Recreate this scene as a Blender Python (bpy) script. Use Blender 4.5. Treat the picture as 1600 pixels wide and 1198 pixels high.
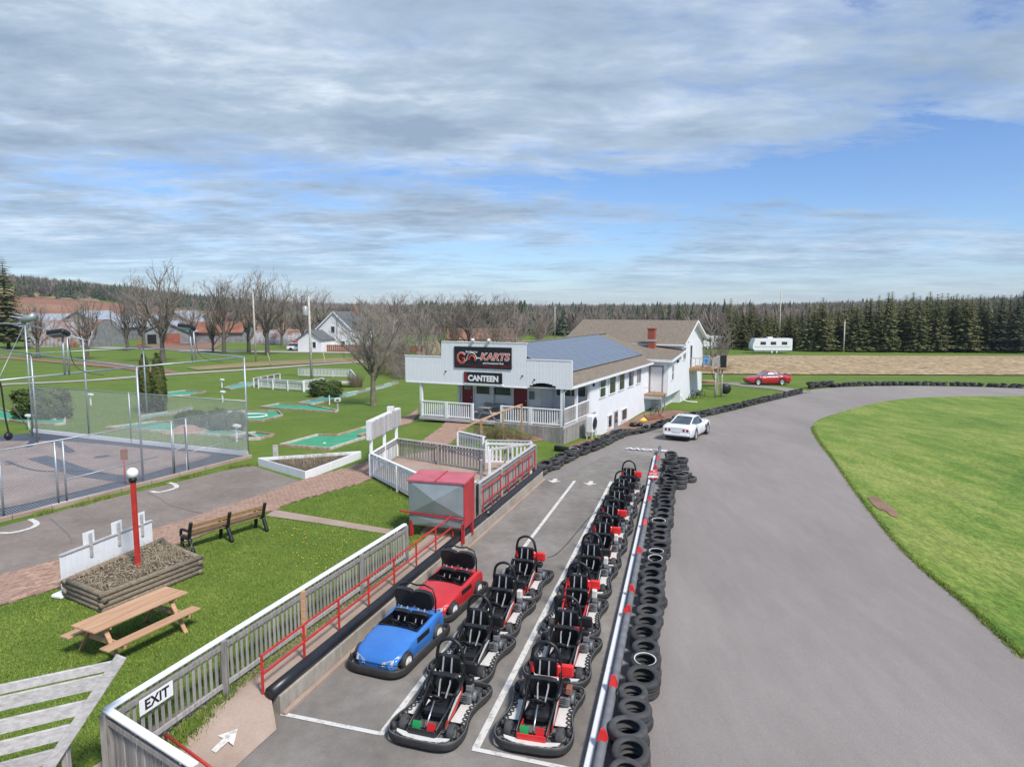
import bpy, bmesh, math, random
import numpy as np
from mathutils import Vector, Matrix, geometry
R = math.radians
random.seed(7)
for o in list(bpy.data.objects): bpy.data.objects.remove(o)
S = bpy.context.scene
COL = S.collection

# ------------------------------------------------------------------ camera, sky, sun, exposure
CAM_H, FOC, HORIZ = 7.5, 1067.0, 482.0            # drone height, focal length and horizon row on a 1600 px wide picture
PITCH = math.atan((599 - HORIZ) / FOC)
cam = bpy.data.cameras.new('camera'); cam.sensor_width = 36; cam.lens = 36 * FOC / 1600
cam.clip_start = .1; cam.clip_end = 9000
co = bpy.data.objects.new('camera', cam); COL.objects.link(co)
co.location = (0, 0, CAM_H); co.rotation_euler = (R(90) - PITCH, 0, 0)
S.camera = co

SUN_EL, SUN_AZ = 50.0, 142.0                       # azimuth clockwise from +Y: the sun stands right of and a little behind the camera
W = bpy.data.worlds.new('World'); S.world = W; W.use_nodes = True
wn = W.node_tree.nodes; wl = W.node_tree.links; wn.clear()
def wnode(t, **k):
    n = wn.new(t)
    for a, b in k.items(): setattr(n, a, b)
    return n
def wmath(op, a, b=None, clamp=False):
    n = wnode('ShaderNodeMath', operation=op); n.use_clamp = clamp
    for i, x in enumerate((a, b)):
        if x is None: continue
        if isinstance(x, (int, float)): n.inputs[i].default_value = x
        else: wl.new(x, n.inputs[i])
    return n.outputs[0]
sky = wnode('ShaderNodeTexSky', sky_type='NISHITA'); sky.sun_disc = False
sky.sun_elevation = R(SUN_EL); sky.sun_rotation = R(SUN_AZ); sky.air_density = 1.0; sky.dust_density = .15; sky.ozone_density = 3.0
tc = wnode('ShaderNodeTexCoord')
sep = wnode('ShaderNodeSeparateXYZ'); wl.new(tc.outputs['Generated'], sep.inputs[0])
zz = wmath('MAXIMUM', sep.outputs['Z'], 0.0)
den = wmath('ADD', zz, .07)
px_ = wmath('DIVIDE', sep.outputs['X'], den); py_ = wmath('DIVIDE', sep.outputs['Y'], den)
cmb = wnode('ShaderNodeCombineXYZ'); wl.new(px_, cmb.inputs[0]); wl.new(py_, cmb.inputs[1])
BIGZ = 5.1
def wnoise(scale, detail, rough, off, dist=0., sx=1., sy=1.):
    mp = wnode('ShaderNodeMapping'); mp.inputs['Location'].default_value = off; mp.inputs['Scale'].default_value = (sx, sy, 1)
    wl.new(cmb.outputs[0], mp.inputs[0])
    n = wnode('ShaderNodeTexNoise'); n.inputs['Scale'].default_value = scale; n.inputs['Detail'].default_value = detail
    n.inputs['Roughness'].default_value = rough; n.inputs['Distortion'].default_value = dist
    wl.new(mp.outputs[0], n.inputs['Vector']); return n.outputs[0]
def wramp(fac, stops):
    n = wnode('ShaderNodeValToRGB'); e = n.color_ramp.elements
    e[0].position, e[0].color = stops[0][0], (*[stops[0][1]] * 3, 1) if not isinstance(stops[0][1], tuple) else (*stops[0][1], 1)
    e[1].position, e[1].color = stops[-1][0], (*[stops[-1][1]] * 3, 1) if not isinstance(stops[-1][1], tuple) else (*stops[-1][1], 1)
    for p, v in stops[1:-1]:
        q = e.new(p); q.color = (*[v] * 3, 1) if not isinstance(v, tuple) else (*v, 1)
    wl.new(fac, n.inputs[0]); return n.outputs[0]
big = wnoise(.30, 3, .5, (3.1, 1.7, BIGZ), .3)
mid = wnoise(.95, 10, .60, (8.3, 2.2, 4), .25, 1., 1.2)
fine = wnoise(4.2, 9, .66, (1.2, 5.5, 2), .25, 1., 1.7)
cov = wmath('ADD', wmath('MULTIPLY', big, .85), wmath('ADD', wmath('MULTIPLY', mid, .60), wmath('MULTIPLY', fine, .36)))
low = wramp(zz, [(.015, .35), (.06, .7), (.13, 1.)])
mask = wmath('MULTIPLY', wramp(cov, [(.775, 0.), (.845, .45), (.95, .93), (1., 1.)]), low)
tone = wramp(wmath('ADD', wmath('MULTIPLY', mid, .40), wmath('ADD', wmath('MULTIPLY', wnoise(1.7, 9, .62, (4., 9., 1), .3, 1., 1.5), .45), wmath('MULTIPLY', fine, .2))),
             [(.37, (7.2, 7.75, 8.4)), (.45, (5.1, 5.9, 6.85)), (.52, (3.6, 4.5, 5.6)), (.64, (2.45, 3.3, 4.4))])
mx = wnode('ShaderNodeMix', data_type='RGBA')
tint = wnode('ShaderNodeMix', data_type='RGBA', blend_type='MULTIPLY'); tint.inputs[0].default_value = 1; tint.inputs[7].default_value = (.76, .89, 1.12, 1); wl.new(sky.outputs[0], tint.inputs[6])
wl.new(mask, mx.inputs[0]); wl.new(tint.outputs[2], mx.inputs[6]); wl.new(tone, mx.inputs[7])
bg = wnode('ShaderNodeBackground'); bg.inputs[1].default_value = .062
wl.new(mx.outputs[2], bg.inputs[0])
wo = wnode('ShaderNodeOutputWorld'); wl.new(bg.outputs[0], wo.inputs[0])

sl = bpy.data.lights.new('sun', 'SUN'); sl.energy = 2.1; sl.angle = R(10); sl.color = (1, .95, .88)
so = bpy.data.objects.new('sun', sl); COL.objects.link(so)
sd = Vector((math.sin(R(SUN_AZ)) * math.cos(R(SUN_EL)), math.cos(R(SUN_AZ)) * math.cos(R(SUN_EL)), math.sin(R(SUN_EL))))
so.rotation_euler = sd.to_track_quat('Z', 'Y').to_euler(); so.location = (40, -20, 60)
S.view_settings.view_transform = 'Standard'; S.view_settings.look = 'None'
S.view_settings.exposure = 1.10; S.view_settings.gamma = 1; S.view_settings.use_curve_mapping = False
S.render.engine = 'CYCLES'

# ------------------------------------------------------------------ terrain heights and surveying
def sstep(a, b, x):
    t = np.clip((np.asarray(x, float) - a) / (b - a), 0, 1); return t * t * (3 - 2 * t)
WALL = [(-6.9, 2.0), (-4.37, 11.93), (1.27, 29.4), (2.1, 36.0), (6.5, 46.0), (11, 58), (14, 75)]
def wall_d(X, Y):                                   # distance to the left of the pit wall line
    X = np.asarray(X, float); Y = np.asarray(Y, float); best = np.full(np.broadcast(X, Y).shape, 1e9); sg = np.zeros_like(best)
    for (ax, ay), (bx, by) in zip(WALL, WALL[1:]):
        dx, dy = bx - ax, by - ay; L = dx * dx + dy * dy
        t = np.clip(((X - ax) * dx + (Y - ay) * dy) / L, 0, 1)
        qx, qy = X - ax - t * dx, Y - ay - t * dy; d = np.hypot(qx, qy)
        side = np.where(dx * (Y - ay) - dy * (X - ax) >= 0, 1., -1.)
        m = d < best; best = np.where(m, d, best); sg = np.where(m, side, sg)
    return best * sg
U_HILL = [-1.6, -.9, -.72, -.56, -.44, -.26, -.1, .1, .35, .6, .8, 1.6]
Z_HILL = [34, 44, 43, 29, 16, 7, 5, 6, 6, 12, 16, 20]
def ground_z(X, Y):
    X = np.asarray(X, float); Y = np.asarray(Y, float)
    h0 = np.interp(Y, [-1e4, 34, 41, 47, 56, 74, 150, 250, 9e3], [0, 0, -.18, -.55, -.75, -.8, -1.7, -2.4, -2.4])
    up = np.interp(Y, [-1e4, 24, 40, 50, 62, 80, 9e3], [.42, .42, .76, .78, .55, 0, 0])
    w = np.interp(Y, [0, 10, 12, 29, 35, 9e3], [1.6, 1.4, .8, .8, 3.4, 3.4])
    d = wall_d(X, Y); up = up * sstep(0, 1, (d - .1) / w)
    Ys = np.maximum(Y, 1.)
    hill = np.interp(X / Ys, U_HILL, Z_HILL) * sstep(215, 880, Y)
    bx_, by_ = X - 7.7, Y - 46.3; la = bx_ * .9063 - by_ * .4226; lb = bx_ * .4226 + by_ * .9063
    dip = .62 * np.exp(-(la / 2.1) ** 2 - (lb / 4.2) ** 2)
    return h0 + up + hill - dip
def gz(x, y): return float(ground_z(x, y))
cP, sP = math.cos(PITCH), math.sin(PITCH)
def sight(px, py):
    u, v = (px - 800) / FOC, (599 - py) / FOC
    return u, cP + v * sP, -sP + v * cP
def at_z(px, py, z):                                # where the sight line meets the height z
    d = sight(px, py); t = (z - CAM_H) / d[2]; return d[0] * t, d[1] * t
def at_y(px, py, y):                                # where it meets the distance y
    d = sight(px, py); t = y / d[1]; return d[0] * t, y, CAM_H + d[2] * t
def on_ground(px, py):
    z = 0.
    for _ in range(40):
        x, y = at_z(px, py, z); z = .5 * z + .5 * gz(x, y)
    return x, y
def og(pts): return [on_ground(*p) for p in pts]

# ------------------------------------------------------------------ mesh building
class MB:
    def __init__(s): s.v = []; s.f = []; s.m = []; s.s = []
    def add(s, vs, fs, mi=0, sm=False):
        o = len(s.v); s.v.extend([tuple(p) for p in vs])
        for f in fs: s.f.append(tuple(i + o for i in f)); s.m.append(mi); s.s.append(sm)
        return s
    def box(s, c, size, rz=0., rx=0., b=0., mi=0, ry=0.):
        hx, hy, hz = size[0] / 2, size[1] / 2, size[2] / 2
        Mx = Matrix.Translation(c) @ Matrix.Rotation(rz, 4, 'Z') @ Matrix.Rotation(ry, 4, 'Y') @ Matrix.Rotation(rx, 4, 'X')
        if b <= 0:
            vs = [(x, y, z) for z in (-hz, hz) for y in (-hy, hy) for x in (-hx, hx)]
            fs = [(0, 2, 3, 1), (4, 5, 7, 6), (0, 1, 5, 4), (2, 6, 7, 3), (0, 4, 6, 2), (1, 3, 7, 5)]
        else:
            b = min(b, hx * .9, hy * .9, hz * .9); vs = []; idx = {}
            for sx in (-1, 1):
                for sy in (-1, 1):
                    for sz in (-1, 1):
                        for k in range(3):
                            p = [sx * hx, sy * hy, sz * hz]
                            for j in range(3):
                                if j != k: p[j] -= (sx, sy, sz)[j] * b
                            idx[sx, sy, sz, k] = len(vs); vs.append(tuple(p))
            fs = []
            for k in range(3):
                i, j = (k + 1) % 3, (k + 2) % 3
                for e in (-1, 1):
                    q = []
                    for a, c2 in ((-1, -1), (1, -1), (1, 1), (-1, 1)):
                        sg = [0, 0, 0]; sg[k] = e; sg[i] = a; sg[j] = c2; q.append(idx[(*sg, k)])
                    fs.append(tuple(q) if e > 0 else tuple(q[::-1]))
            for k in range(3):
                i, j = (k + 1) % 3, (k + 2) % 3
                for a in (-1, 1):
                    for c2 in (-1, 1):
                        sg = [0, 0, 0]; sg[i] = a; sg[j] = c2
                        lo = list(sg); lo[k] = -1; hi = list(sg); hi[k] = 1
                        q = (idx[(*lo, i)], idx[(*hi, i)], idx[(*hi, j)], idx[(*lo, j)])
                        fs.append(q if a * c2 < 0 else q[::-1])
            for sx in (-1, 1):
                for sy in (-1, 1):
                    for sz in (-1, 1):
                        q = tuple(idx[sx, sy, sz, k] for k in range(3)); fs.append(q if sx * sy * sz > 0 else q[::-1])
        return s.add([Mx @ Vector(p) for p in vs], fs, mi)
    def bar(s, p, q, w, h, mi=0, up=(0, 0, 1), b=0.):      # beam from p to q, w sideways, h along up
        p, q = Vector(p), Vector(q); d = q - p; L = d.length
        if L < 1e-6: return s
        d.normalize(); side = d.cross(Vector(up))
        if side.length < 1e-4: side = d.cross(Vector((0, 1, 0)))
        side.normalize(); u = side.cross(d)
        t = MB(); t.box((0, 0, 0), (w, L, h), b=b)
        M3 = Matrix((side, d, u)).transposed()
        c = (p + q) / 2
        return s.add([M3 @ Vector(x) + c for x in t.v], t.f, mi)
    def path(s, pts, r, n=8, closed=False, mi=0, cap=True, sm=True):
        P = [Vector(p) for p in pts]; N = len(P); vs = []; nrm = None
        for i in range(N):
            a = P[i - 1] if (i or closed) else P[i]; b = P[(i + 1) % N] if (i < N - 1 or closed) else P[i]
            t = (b - a); t = t.normalized() if t.length > 1e-9 else Vector((0, 0, 1))
            if nrm is None: nrm = t.orthogonal().normalized()
            else:
                nrm = nrm - t * nrm.dot(t)
                nrm = nrm.normalized() if nrm.length > 1e-6 else t.orthogonal().normalized()
            bn = t.cross(nrm); rr = r[i] if isinstance(r, (list, tuple)) else r
            for k in range(n):
                an = 2 * math.pi * k / n; vs.append(P[i] + (nrm * math.cos(an) + bn * math.sin(an)) * rr)
        fs = [(i * n + k, i * n + (k + 1) % n, ((i + 1) % N) * n + (k + 1) % n, ((i + 1) % N) * n + k)
              for i in range(N if closed else N - 1) for k in range(n)]
        if cap and not closed: fs += [tuple(range(n))[::-1], tuple((N - 1) * n + k for k in range(n))]
        return s.add(vs, fs, mi, sm)
    def tube(s, p, q, r0, r1=None, n=8, mi=0, sm=True): return s.path([p, q], [r0, r0 if r1 is None else r1], n, mi=mi, sm=sm)
    def lathe(s, prof, n=24, c=(0, 0, 0), axis='z', mi=0, closed=False, sm=True):
        vs = []; m = len(prof)
        for k in range(n):
            a = 2 * math.pi * k / n; ca, sa = math.cos(a), math.sin(a)
            for r, h in prof:
                p = {'z': (r * ca, r * sa, h), 'x': (h, r * ca, r * sa), 'y': (r * sa, h, r * ca)}[axis]
                vs.append((p[0] + c[0], p[1] + c[1], p[2] + c[2]))
        fs = [(k * m + i, ((k + 1) % n) * m + i, ((k + 1) % n) * m + (i + 1) % m, k * m + (i + 1) % m)
              for k in range(n) for i in range(m if closed else m - 1)]
        return s.add(vs, fs, mi, sm)
    def prism(s, poly, z0, z1, mi=0, T=None):
        n = len(poly); vs = [(x, y, z0) for x, y in poly] + [(x, y, z1) for x, y in poly]
        ar = sum(poly[i][0] * poly[(i + 1) % n][1] - poly[(i + 1) % n][0] * poly[i][1] for i in range(n))
        fs = [tuple(range(n))[::-1], tuple(range(n, 2 * n))] + [(i, (i + 1) % n, (i + 1) % n + n, i + n) for i in range(n)]
        if ar < 0: fs = [f[::-1] for f in fs]
        if T: vs = [T(*v) for v in vs]
        return s.add(vs, fs, mi)
    def grid(s, rows, mi=0, sm=True, closed=False):         # rows of equally many points
        n = len(rows[0]); vs = [p for r in rows for p in r]
        fs = [(i * n + k, i * n + (k + 1) % n, (i + 1) * n + (k + 1) % n, (i + 1) * n + k)
              for i in range(len(rows) - 1) for k in range(n if closed else n - 1)]
        return s.add(vs, fs, mi, sm)
    def mesh(s, mats, name='part'):
        me = bpy.data.meshes.new(name); me.from_pydata(s.v, [], s.f)
        for m in (mats if isinstance(mats, (list, tuple)) else [mats]): me.materials.append(m)
        me.polygons.foreach_set('material_index', s.m); me.polygons.foreach_set('use_smooth', s.s)
        me.validate(); me.update(); return me
def link(name, me, parent=None, **props):
    o = bpy.data.objects.new(name, me); COL.objects.link(o)
    if parent: o.parent = parent
    for k, v in props.items(): o[k] = v
    return o
def obj(name, mb, mats, parent=None, **props): return link(name, mb.mesh(mats, name), parent, **props)
def thing(name, label, cat, loc=(0, 0, 0), rz=0., group=None):
    o = bpy.data.objects.new(name, None); COL.objects.link(o); o.location = loc; o.rotation_euler = (0, 0, rz); o.empty_display_size = .2
    o['label'] = label; o['category'] = cat
    if group: o['group'] = group
    return o
def tag(o, label, cat, group=None):
    o['label'] = label; o['category'] = cat
    if group: o['group'] = group
    return o
def struct(name, me): return link(name, me, kind='structure')
def copy_tree(o, parent=None):
    c = o.copy(); COL.objects.link(c); c.parent = parent
    for ch in list(o.children): copy_tree(ch, c)
    return c
def cr(pts, n=8, closed=False):                     # Catmull-Rom through points
    P = [Vector(p) for p in pts]; out = []; N = len(P)
    for i in range(N if closed else N - 1):
        p1, p2 = P[i], P[(i + 1) % N]
        p0 = P[i - 1] if (i or closed) else p1 * 2 - p2
        p3 = P[(i + 2) % N] if (i < N - 2 or closed) else p2 * 2 - p1
        for k in range(n):
            t = k / n; out.append(.5 * ((2 * p1) + (p2 - p0) * t + (2 * p0 - 5 * p1 + 4 * p2 - p3) * t * t + (3 * p1 - p0 - 3 * p2 + p3) * t ** 3))
    if not closed: out.append(P[-1])
    return [tuple(p) for p in out]
def inpoly(X, Y, poly):
    X = np.asarray(X, float); Y = np.asarray(Y, float); c = np.zeros(X.shape, bool); n = len(poly)
    for i in range(n):
        x1, y1 = poly[i][:2]; x2, y2 = poly[(i + 1) % n][:2]
        if y1 == y2: continue
        c ^= ((y1 > Y) != (y2 > Y)) & (X < (x2 - x1) * (Y - y1) / (y2 - y1) + x1)
    return c
def drape(poly, off, cell, name, mat, zf=None):      # a sheet lying on the terrain
    pts = []; n = len(poly)
    for i in range(n):
        a, b = poly[i][:2], poly[(i + 1) % n][:2]; k = max(1, int(math.hypot(b[0] - a[0], b[1] - a[1]) / cell))
        pts += [(a[0] + (b[0] - a[0]) * j / k, a[1] + (b[1] - a[1]) * j / k) for j in range(k)]
    nb = len(pts); ed = [(i, (i + 1) % nb) for i in range(nb)]
    xs = [p[0] for p in pts]; ys = [p[1] for p in pts]
    gx, gy = np.meshgrid(np.arange(min(xs) + cell / 2, max(xs), cell), np.arange(min(ys) + cell / 2, max(ys), cell))
    gx, gy = gx.ravel(), gy.ravel(); k = inpoly(gx, gy, pts)
    allp = [Vector(p) for p in pts] + [Vector((a, b)) for a, b in zip(gx[k], gy[k])]
    V, _, Fc, *_ = geometry.delaunay_2d_cdt(allp, ed, [], 1, 1e-5)
    vx = np.array([v.x for v in V]); vy = np.array([v.y for v in V]); vz = (zf or ground_z)(vx, vy) + off
    me = bpy.data.meshes.new(name); me.from_pydata(list(zip(vx.tolist(), vy.tolist(), vz.tolist())), [], [tuple(f) for f in Fc])
    me.materials.append(mat)
    me.update(); bm = bmesh.new(); bm.from_mesh(me); bmesh.ops.recalc_face_normals(bm, faces=bm.faces)
    up = sum(f.normal.z for f in bm.faces)
    if up < 0: bmesh.ops.reverse_faces(bm, faces=bm.faces)
    bm.to_mesh(me); bm.free()
    for p in me.polygons: p.use_smooth = True
    return me
def text_mesh(txt, size, mat, extrude=.004, bold=0., shear=0., sx=1.):
    cu = bpy.data.curves.new('lettering', 'FONT'); cu.body = txt; cu.size = size; cu.extrude = extrude; cu.offset = bold; cu.shear = shear
    cu.align_x = 'CENTER'; cu.align_y = 'CENTER'
    t = bpy.data.objects.new('lettering', cu); COL.objects.link(t)
    bpy.context.view_layer.update()
    me = bpy.data.meshes.new_from_object(t.evaluated_get(bpy.context.evaluated_depsgraph_get()))
    bpy.data.objects.remove(t); me.materials.clear(); me.materials.append(mat)
    if sx != 1: me.transform(Matrix.Diagonal((sx, 1, 1, 1)))
    return me

# ------------------------------------------------------------------ materials
def nn(nt, t, **k):
    n = nt.nodes.new(t)
    for a, b in k.items(): setattr(n, a, b)
    return n
def rgba(c): return (*c, 1)
def M(name, col, rough=.7, var=.18, scale=5., bump=0., bscale=None, metal=0., col2=None, edge=(.35, .68), stretch=(1, 1, 1), rnd=0., coords='Object', spec=.5, detail=6, coat=0.):
    m = bpy.data.materials.new(name); m.use_nodes = True; nt = m.node_tree; L = nt.links; b = nt.nodes['Principled BSDF']
    b.inputs['Roughness'].default_value = rough; b.inputs['Metallic'].default_value = metal; b.inputs['Specular IOR Level'].default_value = spec
    if coat: b.inputs['Coat Weight'].default_value = coat; b.inputs['Coat Roughness'].default_value = .12
    t = nn(nt, 'ShaderNodeTexCoord'); mp = nn(nt, 'ShaderNodeMapping'); mp.inputs['Scale'].default_value = stretch
    if coords == 'World':
        g = nn(nt, 'ShaderNodeNewGeometry'); L.new(g.outputs['Position'], mp.inputs[0])
    else: L.new(t.outputs[coords], mp.inputs[0])
    n = nn(nt, 'ShaderNodeTexNoise'); n.inputs['Scale'].default_value = scale; n.inputs['Detail'].default_value = detail; n.inputs['Roughness'].default_value = .6
    L.new(mp.outputs[0], n.inputs['Vector'])
    rp = nn(nt, 'ShaderNodeValToRGB'); e = rp.color_ramp.elements
    c2 = col2 or tuple(c * (1 - var) for c in col); c1 = col if col2 else tuple(min(1, c * (1 + var * .6)) for c in col)
    e[0].position, e[1].position = edge; e[0].color = rgba(c2); e[1].color = rgba(c1)
    L.new(n.outputs[0], rp.inputs[0]); out = rp.outputs[0]
    if rnd:
        oi = nn(nt, 'ShaderNodeObjectInfo'); hs = nn(nt, 'ShaderNodeHueSaturation')
        mr = nn(nt, 'ShaderNodeMapRange'); mr.inputs[3].default_value = 1 - rnd; mr.inputs[4].default_value = 1 + rnd
        L.new(oi.outputs['Random'], mr.inputs[0]); L.new(mr.outputs[0], hs.inputs['Value']); L.new(out, hs.inputs['Color']); out = hs.outputs[0]
    L.new(out, b.inputs['Base Color'])
    if bump:
        n2 = nn(nt, 'ShaderNodeTexNoise'); n2.inputs['Scale'].default_value = bscale or scale * 4; n2.inputs['Detail'].default_value = 4
        L.new(mp.outputs[0], n2.inputs['Vector'])
        bp = nn(nt, 'ShaderNodeBump'); bp.inputs['Strength'].default_value = bump; bp.inputs['Distance'].default_value = .02
        L.new(n2.outputs[0], bp.inputs['Height']); L.new(bp.outputs[0], b.inputs['Normal'])
    m.diffuse_color = rgba(col); return m
def layered(name, layers, rough=.9, bump=.3, bscale=30., bdist=.03):
    """world-space colour built from noise layers: (scale, stretch, (ramp stops), blend factor)"""
    m = bpy.data.materials.new(name); m.use_nodes = True; nt = m.node_tree; L = nt.links; b = nt.nodes['Principled BSDF']
    b.inputs['Roughness'].default_value = rough; b.inputs['Specular IOR Level'].default_value = .3
    g = nn(nt, 'ShaderNodeNewGeometry'); cur = None
    for sc, st, stops, fac in layers:
        mp = nn(nt, 'ShaderNodeMapping'); mp.inputs['Scale'].default_value = st[:3]
        if len(st) > 3: mp.inputs['Rotation'].default_value = (0, 0, st[3])
        mp.inputs['Location'].default_value = (sc * 3.7 % 11, sc * 1.3 % 7, 0)
        L.new(g.outputs['Position'], mp.inputs[0])
        n = nn(nt, 'ShaderNodeTexNoise'); n.inputs['Scale'].default_value = sc; n.inputs['Detail'].default_value = 7; n.inputs['Roughness'].default_value = .62
        L.new(mp.outputs[0], n.inputs['Vector'])
        rp = nn(nt, 'ShaderNodeValToRGB'); e = rp.color_ramp.elements
        e[0].position, e[0].color = stops[0][0], rgba(stops[0][1]); e[1].position, e[1].color = stops[-1][0], rgba(stops[-1][1])
        for p, c in stops[1:-1]: q = e.new(p); q.color = rgba(c)
        L.new(n.outputs[0], rp.inputs[0])
        if cur is None: cur = rp.outputs[0]
        else:
            mxn = nn(nt, 'ShaderNodeMix', data_type='RGBA')
            if isinstance(fac, str):                                     # multiply layer
                mxn.blend_type = 'MULTIPLY'; mxn.inputs[0].default_value = float(fac)
            else: mxn.inputs[0].default_value = fac
            L.new(cur, mxn.inputs[6]); L.new(rp.outputs[0], mxn.inputs[7]); cur = mxn.outputs[2]
    L.new(cur, b.inputs['Base Color'])
    if bump:
        n2 = nn(nt, 'ShaderNodeTexNoise'); n2.inputs['Scale'].default_value = bscale; n2.inputs['Detail'].default_value = 5
        L.new(g.outputs['Position'], n2.inputs['Vector'])
        bp = nn(nt, 'ShaderNodeBump'); bp.inputs['Strength'].default_value = bump; bp.inputs['Distance'].default_value = bdist
        L.new(n2.outputs[0], bp.inputs['Height']); L.new(bp.outputs[0], b.inputs['Normal'])
    return m
one = (1, 1, 1)
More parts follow.
